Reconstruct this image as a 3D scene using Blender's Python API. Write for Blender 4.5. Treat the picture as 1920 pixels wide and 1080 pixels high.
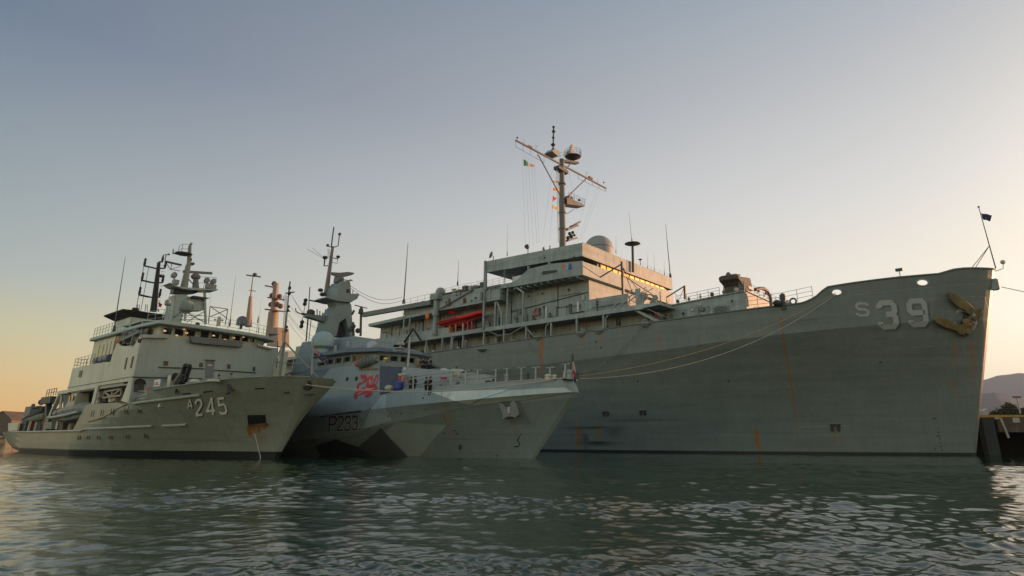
import bpy, bmesh, math, random
import numpy as np
from mathutils import Vector, Matrix
R = math.radians
C = bpy.context.scene.collection
SC = bpy.context.scene
for o in list(bpy.data.objects): bpy.data.objects.remove(o)
# ------------------------------------------------------------------ camera
# picture is 1920x1080 in the numbers below; principal point at (1020, 461)
PX0, PY0, FL, EYE = 1020., 461., 1157., 1.7
PITCH = math.atan(361./1157.)
SP, CP = math.sin(PITCH), math.cos(PITCH)
cam = bpy.data.cameras.new("camera"); cam_ob = bpy.data.objects.new("camera", cam); C.objects.link(cam_ob)
cam.sensor_width = 36.; cam.lens = 36.*FL/1920.
cam.shift_x = (960.-PX0)/1920.; cam.shift_y = -(540.-PY0)/1920.
cam_ob.location = (0, 0, EYE); cam_ob.rotation_euler = (math.pi/2+PITCH, 0, 0)
cam.clip_start = .2; cam.clip_end = 30000
SC.camera = cam_ob
# ------------------------------------------------------------------ light
SUN_AZ, SUN_EL = R(70), R(5.0)
SKY_FILL = (2.75, 2.75, 2.65); SKY_GAIN = .56; EXPO = .9          # clockwise from +Y
w = bpy.data.worlds.new("World"); SC.world = w; w.use_nodes = True
nt = w.node_tree; nt.nodes.clear()
def wn(t, **k):
    n = nt.nodes.new(t)
    for a, b in k.items(): setattr(n, a, b)
    return n
out = wn('ShaderNodeOutputWorld'); bg = wn('ShaderNodeBackground'); bg.inputs[1].default_value = 0.15
sky = wn('ShaderNodeTexSky', sky_type='NISHITA', sun_disc=False, sun_elevation=SUN_EL, sun_rotation=SUN_AZ,
         air_density=1.0, dust_density=1.5, ozone_density=1.5, altitude=0)
# a dusk haze belt low over the horizon: depends only on the direction looked at
tc = wn('ShaderNodeTexCoord'); sep = wn('ShaderNodeSeparateXYZ')
nt.links.new(tc.outputs['Generated'], sep.inputs[0])
def math_(op, a, b=None, clamp=False):
    n = wn('ShaderNodeMath', operation=op, use_clamp=clamp)
    for i, v in enumerate((a, b)):
        if v is None: continue
        if isinstance(v, (int, float)): n.inputs[i].default_value = v
        else: nt.links.new(v, n.inputs[i])
    return n.outputs[0]
def ramp_(fac, stops, interp='LINEAR'):
    n = wn('ShaderNodeValToRGB'); n.color_ramp.interpolation = interp
    el = n.color_ramp.elements
    while len(el) < len(stops): el.new(.5)
    for e, (p, c) in zip(el, stops): e.position = p; e.color = (*c, 1)
    nt.links.new(fac, n.inputs[0]); return n.outputs[0]
def s2l(c): return tuple(((v/255.)/12.92 if v/255. <= .04045 else ((v/255.+.055)/1.055)**2.4) for v in c)
def mixc(f, a, b, mode='MIX'):
    n = wn('ShaderNodeMix', data_type='RGBA', blend_type=mode)
    for i, v in ((0, f), (6, a), (7, b)):
        if isinstance(v, (int, float)): n.inputs[i].default_value = v
        elif isinstance(v, tuple): n.inputs[i].default_value = (*v, 1)
        else: nt.links.new(v, n.inputs[i])
    return n.outputs[2]
el_ = sep.outputs['Z']
# azimuth closeness to the sun, -1..1
sd = math_('ADD', math_('MULTIPLY', sep.outputs['X'], math.sin(SUN_AZ)), math_('MULTIPLY', sep.outputs['Y'], math.cos(SUN_AZ)))
hor = math_('SQRT', math_('ADD', math_('MULTIPLY', sep.outputs['X'], sep.outputs['X']), math_('MULTIPLY', sep.outputs['Y'], sep.outputs['Y'])))
az = math_('DIVIDE', sd, math_('MAXIMUM', hor, .001))
azf = math_('MULTIPLY_ADD', az, .5); nt.nodes[-1].inputs[2].default_value = .5   # 0 opposite .. 1 at the sun
def st(p, c, m=(1, 1, 1)): return (p, tuple(a_*b_ for a_, b_ in zip(s2l(c), m)))
away = ramp_(el_, [st(0.0, (230, 160, 76)), st(.075, (216, 184, 124)), st(.13, (198, 190, 150), (.97, 1, .98)), st(.2, (173, 178, 172), (.90, .98, 1.02)), st(.325, (151, 161, 168), (.82, .93, .95)), st(.487, (113, 128, 148), (.72, .86, .94)), st(.8, (104, 113, 120), (.85, .9, .95))])
near = ramp_(el_, [st(0.0, (255, 236, 200), (1.35, 1.35, 1.25)), st(.146, (254, 238, 218), (1.24, 1.3, 1.32)), st(.25, (242, 230, 216), (1.15, 1.2, 1.2)), st(.34, (229, 222, 215), (1.08, 1.13, 1.16)), st(.516, (195, 194, 198), (1.03, 1.07, 1.05)), st(.65, (172, 176, 186), (.84, .99, 1.04)), st(.9, (140, 147, 154), (.8, .88, .92))])
f = ramp_(azf, [(.25, (0, 0, 0)), (.95, (1, 1, 1))])
dusk = mixc(f, away, near)
final = mixc(.85, mixc(1., sky.outputs[0], (0.15, .15, .15), 'MULTIPLY'), dusk)
# fill added for the ship sides: unseen sky behind-left made brighter
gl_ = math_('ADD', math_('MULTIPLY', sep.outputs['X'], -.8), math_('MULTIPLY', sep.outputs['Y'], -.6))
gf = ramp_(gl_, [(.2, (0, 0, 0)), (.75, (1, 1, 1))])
filled_sky = mixc(1., final, mixc(gf, (1., 1., 1.), (SKY_FILL[0], SKY_FILL[1], SKY_FILL[2])), 'MULTIPLY')
# aureole round the low sun itself
dt = math_('ADD', math_('MULTIPLY', sd, math.cos(SUN_EL)), math_('MULTIPLY', sep.outputs['Z'], math.sin(SUN_EL)))
aur = math_('MULTIPLY', math_('POWER', math_('MAXIMUM', dt, 0.), 18.), 2.2)
vsc = wn('ShaderNodeVectorMath', operation='SCALE'); vsc.inputs[0].default_value = (1., .68, .32); nt.links.new(aur, vsc.inputs['Scale'])
filled_sky = mixc(1., filled_sky, vsc.outputs[0], 'ADD')
nt.links.new(filled_sky, bg.inputs[0]); bg.inputs[1].default_value = SKY_GAIN
nt.links.new(bg.outputs[0], out.inputs[0])
sun = bpy.data.lights.new("sun", 'SUN'); sun.energy = 5.0; sun.angle = R(.6); sun.color = (1., .50, .27)
sun_ob = bpy.data.objects.new("sun", sun); C.objects.link(sun_ob)
sv = Vector((math.sin(SUN_AZ)*math.cos(SUN_EL), math.cos(SUN_AZ)*math.cos(SUN_EL), math.sin(SUN_EL)))
sun_ob.rotation_euler = sv.to_track_quat('Z', 'Y').to_euler(); sun_ob.location = sv*300
vs = SC.view_settings; vs.view_transform = 'Standard'; vs.look = 'None'; vs.exposure = EXPO; vs.gamma = 1
SC.render.engine = 'CYCLES'
# ------------------------------------------------------------------ materials
def nodes(name):
    m = bpy.data.materials.new(name); m.use_nodes = True
    t = m.node_tree; b = t.nodes['Principled BSDF']
    def N(ty, ins=None, **k):
        n = t.nodes.new(ty)
        for a, v in k.items(): setattr(n, a, v)
        for a, v in (ins or {}).items():
            if hasattr(v, 'is_output'): t.links.new(v, n.inputs[a])
            else: n.inputs[a].default_value = v
        return n
    return m, t, b, N
def col4(c): return (c[0], c[1], c[2], 1)
PAINTS = {}
def paint(name, c, rough=.55, var=.12, streak=.18, seams=0., metal=0., rust=0., masks=(), spec=.4, strake=0.):
    """weathered paint in object (ship) space: mottling, run-off streaks, weld seams, optional hard-edged colour fields"""
    if name in PAINTS: return PAINTS[name]
    m, t, b, N = nodes(name)
    L = t.links.new
    tc = N('ShaderNodeTexCoord'); co = tc.outputs['Object']
    base = N('ShaderNodeRGB'); base.outputs[0].default_value = col4(c); colr = base.outputs[0]
    def mx(f, a, bb, mode='MIX'):
        n = N('ShaderNodeMix', data_type='RGBA', blend_type=mode)
        for i, v in ((0, f), (6, a), (7, bb)):
            if hasattr(v, 'is_output'): L(v, n.inputs[i])
            else: n.inputs[i].default_value = v if isinstance(v, (int, float)) else col4(v)
        return n.outputs[2]
    def mt(op, a, bb=None, cc=None, clamp=False):
        n = N('ShaderNodeMath', operation=op, use_clamp=clamp)
        for i, v in enumerate((a, bb, cc)):
            if v is None: continue
            if hasattr(v, 'is_output'): L(v, n.inputs[i])
            else: n.inputs[i].default_value = v
        return n.outputs[0]
    if masks:
        sx = N('ShaderNodeSeparateXYZ', {0: co}); X, Z = sx.outputs[0], sx.outputs[2]
        for poly, mc in masks:        # convex polygon in (x, z); orientation made counter-clockwise
            A2 = sum(poly[i][0]*poly[(i+1) % len(poly)][1]-poly[(i+1) % len(poly)][0]*poly[i][1] for i in range(len(poly)))
            P = poly if A2 > 0 else poly[::-1]
            f = None
            for i in range(len(P)):
                (x0, z0), (x1, z1) = P[i], P[(i+1) % len(P)]
                l = math.hypot(x1-x0, z1-z0)
                nx, nz = -(z1-z0)/l, (x1-x0)/l
                g = mt('MULTIPLY_ADD', X, nx, mt('MULTIPLY_ADD', Z, nz, -(nx*x0+nz*z0)))
                g = mt('MULTIPLY', g, 25., clamp=True)
                f = g if f is None else mt('MINIMUM', f, g)
            colr = mx(f, colr, mc)
    n1 = N('ShaderNodeTexNoise', {'Vector': co, 'Scale': .35, 'Detail': 6., 'Roughness': .65})
    colr = mx(1., colr, N('ShaderNodeMapRange', {0: n1.outputs[0], 1: .3, 2: .7, 3: 1-var, 4: 1+var*.6}).outputs[0], 'MULTIPLY')
    if streak:
        mp = N('ShaderNodeMapping', {0: co, 'Scale': (1., 1., .09)})
        n2 = N('ShaderNodeTexNoise', {'Vector': mp.outputs[0], 'Scale': 2.2, 'Detail': 5., 'Roughness': .7})
        colr = mx(1., colr, N('ShaderNodeMapRange', {0: n2.outputs[0], 1: .35, 2: .72, 3: 1., 4: 1-streak}).outputs[0], 'MULTIPLY')
    if rust:
        mp = N('ShaderNodeMapping', {0: co, 'Scale': (1., 1., .12)})
        n3 = N('ShaderNodeTexNoise', {'Vector': mp.outputs[0], 'Scale': 1.1, 'Detail': 8., 'Roughness': .75})
        colr = mx(N('ShaderNodeMapRange', {0: n3.outputs[0], 1: .66, 2: .78, 3: 0., 4: rust}).outputs[0], colr, (.16, .06, .018))
    bump_in = N('ShaderNodeTexNoise', {'Vector': co, 'Scale': .6, 'Detail': 3.}).outputs[0]
    if seams:
        br = N('ShaderNodeTexBrick', {'Scale': 1., 'Mortar Size': .012, 'Mortar Smooth': .3, 'Brick Width': 7.5, 'Row Height': seams, 'Color1': (.5, .5, .5, 1), 'Color2': (.62, .62, .62, 1), 'Mortar': (.0, .0, .0, 1)})
        sx2 = N('ShaderNodeSeparateXYZ', {0: co})
        cx = N('ShaderNodeCombineXYZ', {0: sx2.outputs[0], 1: sx2.outputs[2]}); L(cx.outputs[0], br.inputs['Vector'])
        colr = mx(.55 if not strake else strake, colr, N('ShaderNodeMapRange', {0: br.outputs[0], 1: .0, 2: .6, 3: .55, 4: 1.03}).outputs[0], 'MULTIPLY')
    if seams:
        n4 = N('ShaderNodeTexNoise', {'Vector': N('ShaderNodeMapping', {0: co, 'Scale': (.09, .1, 1.3)}).outputs[0], 'Scale': 1., 'Detail': 4., 'Roughness': .6})
        colr = mx(1., colr, N('ShaderNodeMapRange', {0: n4.outputs[0], 1: .3, 2: .7, 3: .86, 4: 1.10}).outputs[0], 'MULTIPLY')
        bump_in = mt('ADD', mt('MULTIPLY', bump_in, .6), mt('MULTIPLY', br.outputs[0], .5))
    L(colr, b.inputs['Base Color'])
    bp = N('ShaderNodeBump', {'Strength': .25, 'Distance': .06, 'Height': bump_in}); L(bp.outputs[0], b.inputs['Normal'])
    b.inputs['Roughness'].default_value = rough; b.inputs['Metallic'].default_value = metal
    b.inputs['Specular IOR Level'].default_value = spec
    PAINTS[name] = m
    return m
def plain(name, c, rough=.5, metal=0., emit=0.):
    if name in PAINTS: return PAINTS[name]
    m, t, b, N = nodes(name)
    tc = N('ShaderNodeTexCoord')
    n = N('ShaderNodeTexNoise', {'Vector': tc.outputs['Object'], 'Scale': 3., 'Detail': 4.})
    r = N('ShaderNodeMapRange', {0: n.outputs[0], 1: .3, 2: .7, 3: .85, 4: 1.1})
    mx = N('ShaderNodeMix', data_type='RGBA', blend_type='MULTIPLY'); mx.inputs[0].default_value = 1.; mx.inputs[6].default_value = col4(c)
    t.links.new(r.outputs[0], mx.inputs[7]); t.links.new(mx.outputs[2], b.inputs['Base Color'])
    b.inputs['Roughness'].default_value = rough; b.inputs['Metallic'].default_value = metal
    if emit:
        b.inputs['Emission Color'].default_value = col4(c); b.inputs['Emission Strength'].default_value = emit
    PAINTS[name] = m
    return m
# ------------------------------------------------------------------ mesh builder
class MB:
    def __init__(s): s.v = []; s.f = []
    def add(s, vs, fs):
        n = len(s.v); s.v += [tuple(map(float, v)) for v in vs]; s.f += [tuple(n+i for i in f) for f in fs]; return s
    def box(s, x0, x1, y0, y1, z0, z1):
        v = [(x, y, z) for x in (x0, x1) for y in (y0, y1) for z in (z0, z1)]
        return s.add(v, [(0, 1, 3, 2), (4, 6, 7, 5), (0, 4, 5, 1), (2, 3, 7, 6), (0, 2, 6, 4), (1, 5, 7, 3)])
    def beam(s, a, b, w, h, up=(0, 0, 1)):
        a, b = Vector(a), Vector(b); d = (b-a).normalized(); u = Vector(up)
        if abs(d.dot(u)) > .98: u = Vector((1, 0, 0))
        r = d.cross(u).normalized(); u = r.cross(d)
        v = [p+r*sx*w/2+u*sz*h/2 for p in (a, b) for sx in (-1, 1) for sz in (-1, 1)]
        return s.add(v, [(0, 1, 3, 2), (4, 6, 7, 5), (0, 4, 5, 1), (2, 3, 7, 6), (0, 2, 6, 4), (1, 5, 7, 3)])
    def prism(s, poly, ax, a0, a1):
        """poly in the two other axes (in xyz order), extruded along axis ax from a0 to a1"""
        def P(p, a):
            q = list(p); q.insert(ax, a); return q
        n = len(poly); v = [P(p, a0) for p in poly]+[P(p, a1) for p in poly]
        return s.add(v, [tuple(range(n))[::-1], tuple(range(n, 2*n))]+[(i, (i+1) % n, n+(i+1) % n, n+i) for i in range(n)])
    def loft(s, rings, cap=True, closed=True):
        n = len(rings[0]); v = [p for r in rings for p in r]; f = []
        for k in range(len(rings)-1):
            for i in range(n if closed else n-1):
                j = (i+1) % n; f.append((k*n+i, k*n+j, (k+1)*n+j, (k+1)*n+i))
        if cap: f += [tuple(range(n))[::-1], tuple(range((len(rings)-1)*n, len(rings)*n))]
        return s.add(v, f)
    def tube(s, pts, r, n=6):
        pts = [Vector(p) for p in pts]; rr = r if isinstance(r, (list, tuple)) else [r]*len(pts); rings = []
        prev = None
        for i, p in enumerate(pts):
            d = (pts[min(i+1, len(pts)-1)]-pts[max(i-1, 0)]).normalized()
            if prev is None:
                u = Vector((0, 0, 1)) if abs(d.z) < .9 else Vector((1, 0, 0))
                a = d.cross(u).normalized()
            else:
                a = (prev-d*prev.dot(d)).normalized()
            prev = a; b = d.cross(a)
            rings.append([p+(a*math.cos(2*math.pi*k/n)+b*math.sin(2*math.pi*k/n))*rr[i] for k in range(n)])
        return s.loft(rings)
    def lathe(s, prof, c=(0, 0, 0), n=16, axis=(0, 0, 1)):
        q = Vector((0, 0, 1)).rotation_difference(Vector(axis).normalized()); c = Vector(c)
        return s.loft([[c+q @ Vector((r*math.cos(2*math.pi*k/n), r*math.sin(2*math.pi*k/n), z)) for k in range(n)] for r, z in prof])
    def ball(s, c, r, n=16, m=10, sc=(1, 1, 1), lo=-1., hi=1.):
        c = Vector(c); rings = []
        for i in range(m+1):
            a = math.asin(lo)+(math.asin(hi)-math.asin(lo))*i/m
            rr = max(math.cos(a), .001)*r
            rings.append([c+Vector((rr*math.cos(2*math.pi*k/n)*sc[0], rr*math.sin(2*math.pi*k/n)*sc[1], math.sin(a)*r*sc[2])) for k in range(n)])
        return s.loft(rings)
    def torus(s, c, R_, r, nrm=(0, 1, 0), n=18, m=8, a0=0, a1=2*math.pi):
        q = Vector((0, 0, 1)).rotation_difference(Vector(nrm).normalized()); c = Vector(c)
        full = abs(a1-a0-2*math.pi) < 1e-6; cnt = n if full else n+1; rings = []
        for i in range(cnt):
            a = a0+(a1-a0)*i/n
            rings.append([c+q @ Vector(((R_+r*math.cos(2*math.pi*k/m))*math.cos(a), (R_+r*math.cos(2*math.pi*k/m))*math.sin(a), r*math.sin(2*math.pi*k/m))) for k in range(m)])
        if full: rings.append(rings[0])
        return s.loft(rings, cap=not full)
    def build(s, name, mat, parent=None, label=None, smooth=False):
        me = bpy.data.meshes.new(name); me.from_pydata(s.v, [], s.f); me.validate()
        if smooth:
            me.shade_smooth(); me.set_sharp_from_angle(angle=R(38))
        bm = bmesh.new(); bm.from_mesh(me); bmesh.ops.recalc_face_normals(bm, faces=bm.faces); bm.to_mesh(me); bm.free()
        me.materials.append(mat)
        o = bpy.data.objects.new(name, me); C.objects.link(o)
        if parent: o.parent = parent
        if label: o['label'] = label
        return o
def build_each(mb, name, mat, parent=None, label=None, smooth=False, gap=.05):
    """one object per piece: pieces are the connected shapes, joined when their boxes touch"""
    n = len(mb.v); par = list(range(n))
    def find(i):
        while par[i] != i: par[i] = par[par[i]]; i = par[i]
        return i
    for f in mb.f:
        a = find(f[0])
        for j in f[1:]: par[find(j)] = a
    comp = {}
    for i in range(n): comp.setdefault(find(i), []).append(i)
    boxes = [[[min(mb.v[i][k] for i in c)-(gap or 0) for k in range(3)], [max(mb.v[i][k] for i in c)+(gap or 0) for k in range(3)], set(c)] for c in comp.values()]
    merged = True
    while merged and gap is not None:
        merged = False; out_ = []
        for b in boxes:
            for o in out_:
                if all(b[0][k] <= o[1][k] and o[0][k] <= b[1][k] for k in range(3)):
                    o[0] = [min(b[0][k], o[0][k]) for k in range(3)]; o[1] = [max(b[1][k], o[1][k]) for k in range(3)]; o[2] |= b[2]; merged = True; break
            else: out_.append(b)
        boxes = out_
    res = []
    for _, _, ids in boxes:
        idx = {i: k for k, i in enumerate(sorted(ids))}; m2 = MB(); m2.v = [mb.v[i] for i in sorted(ids)]; m2.f = [tuple(idx[i] for i in f) for f in mb.f if f[0] in ids]
        res.append(m2.build(name, mat, parent, label, smooth))
    return res
def tag(o, label, cat, group=None, kind=None):
    if label: o['label'] = label
    if cat: o['category'] = cat
    if group: o['group'] = group
    if kind: o['kind'] = kind
    return o
def empty(name, label, cat, loc=(0, 0, 0), rz=0, group=None):
    o = bpy.data.objects.new(name, None); C.objects.link(o); o.location = loc; o.rotation_euler = (0, 0, rz)
    o.empty_display_size = .5
    return tag(o, label, cat, group)
def mesh_thing(mb, name, mat, label, cat, group=None, smooth=False, ship=None):
    """a thing of one mesh; if ship is given the builder is in that ship's frame"""
    c = Vector([(min(v[i] for v in mb.v)+max(v[i] for v in mb.v))/2 for i in range(2)]+[min(v[2] for v in mb.v)])
    mb.v = [tuple(Vector(v)-c) for v in mb.v]
    o = mb.build(name, mat, smooth=smooth)
    if ship: o.location = ship.W(c); o.rotation_euler = (0, 0, ship.th)
    else: o.location = c
    return tag(o, label, cat, group)
def rails(mb, pts, h=1.05, n=3, step=1.5, r=.025, posts=True):
    pts = [Vector(p) for p in pts]
    for k in range(1, n+1):
        mb.tube([p+Vector((0, 0, h*k/n)) for p in pts], r*.8, 4)
    if posts:
        for a, b in zip(pts[:-1], pts[1:]):
            m = max(1, int(round((b-a).length/step)))
            for i in range(m+(1 if b is pts[-1] else 0)):
                p = a.lerp(b, i/m); mb.tube([p, p+Vector((0, 0, h))], r, 4)
    return mb
# ------------------------------------------------------------------ picture -> place
def ray(x, y):
    v = (PY0-y)/FL
    return Vector(((x-PX0)/FL, CP-v*SP, SP+v*CP))
def interp(tab, x):
    if x <= tab[0][0]: return tab[0][1]
    for (a, u), (b, v) in zip(tab[:-1], tab[1:]):
        if x <= b: return u+(v-u)*(x-a)/(b-a)
    return tab[-1][1]
class Ship:
    def __init__(s, px, py, th=-39.):
        d = ray(px, py); t = -EYE/d.z; s.O = Vector((d.x*t, d.y*t, 0)); s.th = R(th)
        s.c, s.s = math.cos(s.th), math.sin(s.th)
        s.lo = s.L((0, 0, EYE))
    def L(s, p):
        X, Y = p[0]-s.O.x, p[1]-s.O.y
        return Vector((X*s.c+Y*s.s, -X*s.s+Y*s.c, p[2]))
    def W(s, p): return Vector((s.O.x+p[0]*s.c-p[1]*s.s, s.O.y+p[0]*s.s+p[1]*s.c, p[2]))
    def D(s, px, py):
        d = ray(px, py); return Vector((d.x*s.c+d.y*s.s, -d.x*s.s+d.y*s.c, d.z))
    def P(s, px, py, x=None, y=None, z=None):
        d = s.D(px, py)
        for k, v in enumerate((x, y, z)):
            if v is not None: t = (v-s.lo[k])/d[k]
        return s.lo+d*t
    def Q(s, pts, **k): return [s.P(*p, **k) for p in pts]
    def xz(s, pts, y): return [(q[0], q[2]) for q in s.Q(pts, y=y)]
    def yz(s, pts, x): return [(q[1], q[2]) for q in s.Q(pts, x=x)]
    def hit(s, px, py, off=.02):
        """first point where the view ray meets the starboard hull skin"""
        d = s.D(px, py); t0 = None; prev = None
        for i in range(900):
            t = 20+i*.25; p = s.lo+d*t; g = p.y+s.b(p.x, p.z)
            if prev is not None and prev < 0 <= g and s.b(p.x, p.z) > 0:
                a, bb = t-.25, t
                for _ in range(25):
                    m = (a+bb)/2; q = s.lo+d*m
                    if q.y+s.b(q.x, q.z) < 0: a = m
                    else: bb = m
                q = s.lo+d*a; q.y -= off; return q
            prev = g
        raise ValueError('no hit %s %s' % (px, py))
    def hull(s, stations, rows, xst, name, mat, parent, label=None, ends=True):
        """rows(d) -> list of z for station d aft of the stem"""
        mb = MB(); grid = []
        for d in stations:
            zs = rows(d); grid.append([(xst(z)-d, s.b(xst(z)-d, z), z) for z in zs])
        m = len(grid[0])
        for sg in (-1, 1):
            v = [(x, sg*b, z) for g in grid for x, b, z in g]
            mb.add(v, [(i*m+j, (i+1)*m+j, (i+1)*m+j+1, i*m+j+1) for i in range(len(grid)-1) for j in range(m-1)])
        g = grid[0]
        for j in range(m-1):
            if g[j][1]+g[j+1][1] > .05: mb.add([(g[j][0], -g[j][1], g[j][2]), (g[j+1][0], -g[j+1][1], g[j+1][2]), (g[j+1][0], g[j+1][1], g[j+1][2]), (g[j][0], g[j][1], g[j][2])], [(0, 1, 2, 3)])
        g = grid[-1]
        mb.add([(x, -b, z) for x, b, z in g]+[(x, b, z) for x, b, z in g], [(j, j+1, m+j+1, m+j) for j in range(m-1)])
        o = mb.build(name, mat, parent, label)
        return o, grid
# ------------------------------------------------------------------ three ships: frames and hull forms
S, T, A = Ship(1830, 854), Ship(1003, 860), Ship(521, 860.5)
# --- big grey tender
S_BD = [(0, 0), (.15, .55), (.5, 1.2), (1.2, 2.15), (2.5, 3.5), (4.5, 5.2), (8, 7.0), (13, 8.9), (20, 10.9), (28, 12.3), (36, 12.95), (45, 13.0), (400, 13.0)]
S_BW = [(0, 0), (.3, .5), (1.5, 1.1), (5, 2.6), (10, 4.3), (20, 6.7), (30, 8.9), (40, 10.5), (52, 11.4), (70, 11.7), (400, 11.7)]
S.xst = lambda z: 5.0*max(z, -3)/19.0
S.zk = lambda x: interp([(-190, 10.6), (-70, 11.0), (-43, 11.72), (-28, 12.05), (-14, 12.9), (-5, 13.3), (6, 13.8)], x)
def s_b(x, z):
    d = S.xst(z)-x
    if d <= 0: return 0.
    bd, bw, zk = interp(S_BD, d), interp(S_BW, d), S.zk(x)
    if z >= zk: return bd
    t = max(z, 0)/zk
    k = min(1, d/30.)
    return bw+(bd-bw)*(t**(1.9-.5*k))*(.94+.06*t)
S.b = s_b
def trace_edge(ship, pix, b_of_x, x0=-10):
    tab = []; x = x0
    for p in pix:
        for _ in range(12):
            q = ship.P(*p, y=-b_of_x(x)); x = .5*x+.5*q.x
        tab.append((q.x, q.z))
    return sorted(tab)
bS = lambda x: interp(S_BD, max(0., 5.-x))
S_TOP = trace_edge(S, [(1866, 505), (1840, 503), (1806, 502.5), (1776, 506), (1768, 509), (1760, 513), (1700, 518), (1620, 527), (1551, 538), (1544, 546), (1537, 554), (1525, 562), (1512, 567), (1497, 569), (1443, 575), (1397, 580.5), (1340, 588), (1240, 602), (1130, 617.5), (1000, 634.5), (900, 648), (820, 660)], bS, 2.)
S_TOP = [(-190, S_TOP[0][1])]+S_TOP
S.ztop = lambda x: interp(S_TOP, x)
# --- camouflaged patrol ship
T_BK = [(0, 0), (.3, .55), (1, 1.15), (2.5, 2.0), (5, 3.1), (9, 4.5), (14, 5.7), (19, 6.4), (25, 6.8), (400, 6.8)]   # at upper knuckle
T_BW = [(0, 0), (.3, .15), (3, .75), (8, 1.9), (14, 3.4), (20, 4.8), (28, 5.9), (40, 6.3), (400, 6.3)]
T.xst = lambda z: 4.85*z/5.45 if z < 5.45 else 4.85-(z-5.45)*1.05
T.zu = lambda x: interp([(-80, 3.7), (-26, 3.9), (-16.6, 4.25), (-11, 4.58), (-4, 4.95), (4.85, 5.5)], x)
T.zl = lambda x: interp([(-80, .6), (-30, .9), (-20, 1.75), (-16.4, 2.35), (-12.3, 2.95), (-8.5, 3.5), (-3.4, 4.3), (2, 4.95), (4.85, 5.42)], x)
def t_b(x, z):
    zu = T.zu(x); zl = min(T.zl(x), zu-.02)
    d = (4.85*min(z, 5.45)/5.45)-x
    if z > zu: d = 4.85-x
    if d <= 0: return 0.
    bk, bw = interp(T_BK, d), interp(T_BW, d)
    bk2 = interp(T_BK, max(0, 4.85-x))
    if z >= zu:
        return max(0., bk2-.32*(z-zu))
    bl = bw+(bk-bw)*(.62+.30*min(1, max(0, d)/28.))*1.0
    if z >= zl:
        return bl+(bk-bl)*(z-zl)/(zu-zl)
    return bw+(bl-bw)*max(0, z)/max(zl, .01)
T.b = t_b
T.ztop = lambda x: interp([(-80, 5.1), (-26, 5.3), (-14, 5.75), (-11.9, 6.1), (-5, 6.35), (2, 6.6), (3.9, 6.65), (4.85, 6.6)], x)
# --- survey ship
A_BD = [(0, 0), (.2, .9), (1, 2.0), (2.5, 3.3), (5, 4.7), (9, 6.2), (14, 7.3), (19, 7.7), (60, 7.7), (65, 7.0), (68, 6.2), (69.5, 5.3), (70.5, 4.2), (71, 3.2), (300, 3)]
A_BW = [(0, 0), (.3, .2), (3, .9), (8, 2.3), (15, 4.6), (22, 6.3), (30, 7.2), (50, 7.2), (58, 5.5), (66, 3.5), (300, 3.)]
A.xst = lambda z: 5.2*z/6.8
def a_b(x, z):
    d = A.xst(z)-x
    if d <= 0: return 0.
    bd, bw = interp(A_BD, d), interp(A_BW, d)
    zt = interp([(-80, 2.6), (-26, 2.7), (-14, 4.4), (-10, 5.6), (8, 6.8)], x)
    k = 2.65 if x < -8 else interp([(-8, 2.65), (-3, 3.1), (6, 6.8)], x)
    if z >= zt: return bd
    t = max(z, 0)/zt
    e = interp([(0, 1.5), (20, 1.0), (30, .5), (60, .55), (300, .9)], d)
    return bw+(bd-bw)*t**e
A.b = a_b
bA = lambda x: interp(A_BD, max(0., 5.2-x))
A_TOP = trace_edge(A, [(594, 708), (575, 705.5), (552, 705), (520, 705.5), (500, 705.5), (450, 708), (400, 713), (360, 719), (322, 724), (308, 730), (300, 746)], bA, 4.)
ST = [0, .05, .15, .3, .5, .8, 1.2, 1.8, 2.5, 3.3, 4.5, 6, 8, 10, 12.5, 15]
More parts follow.
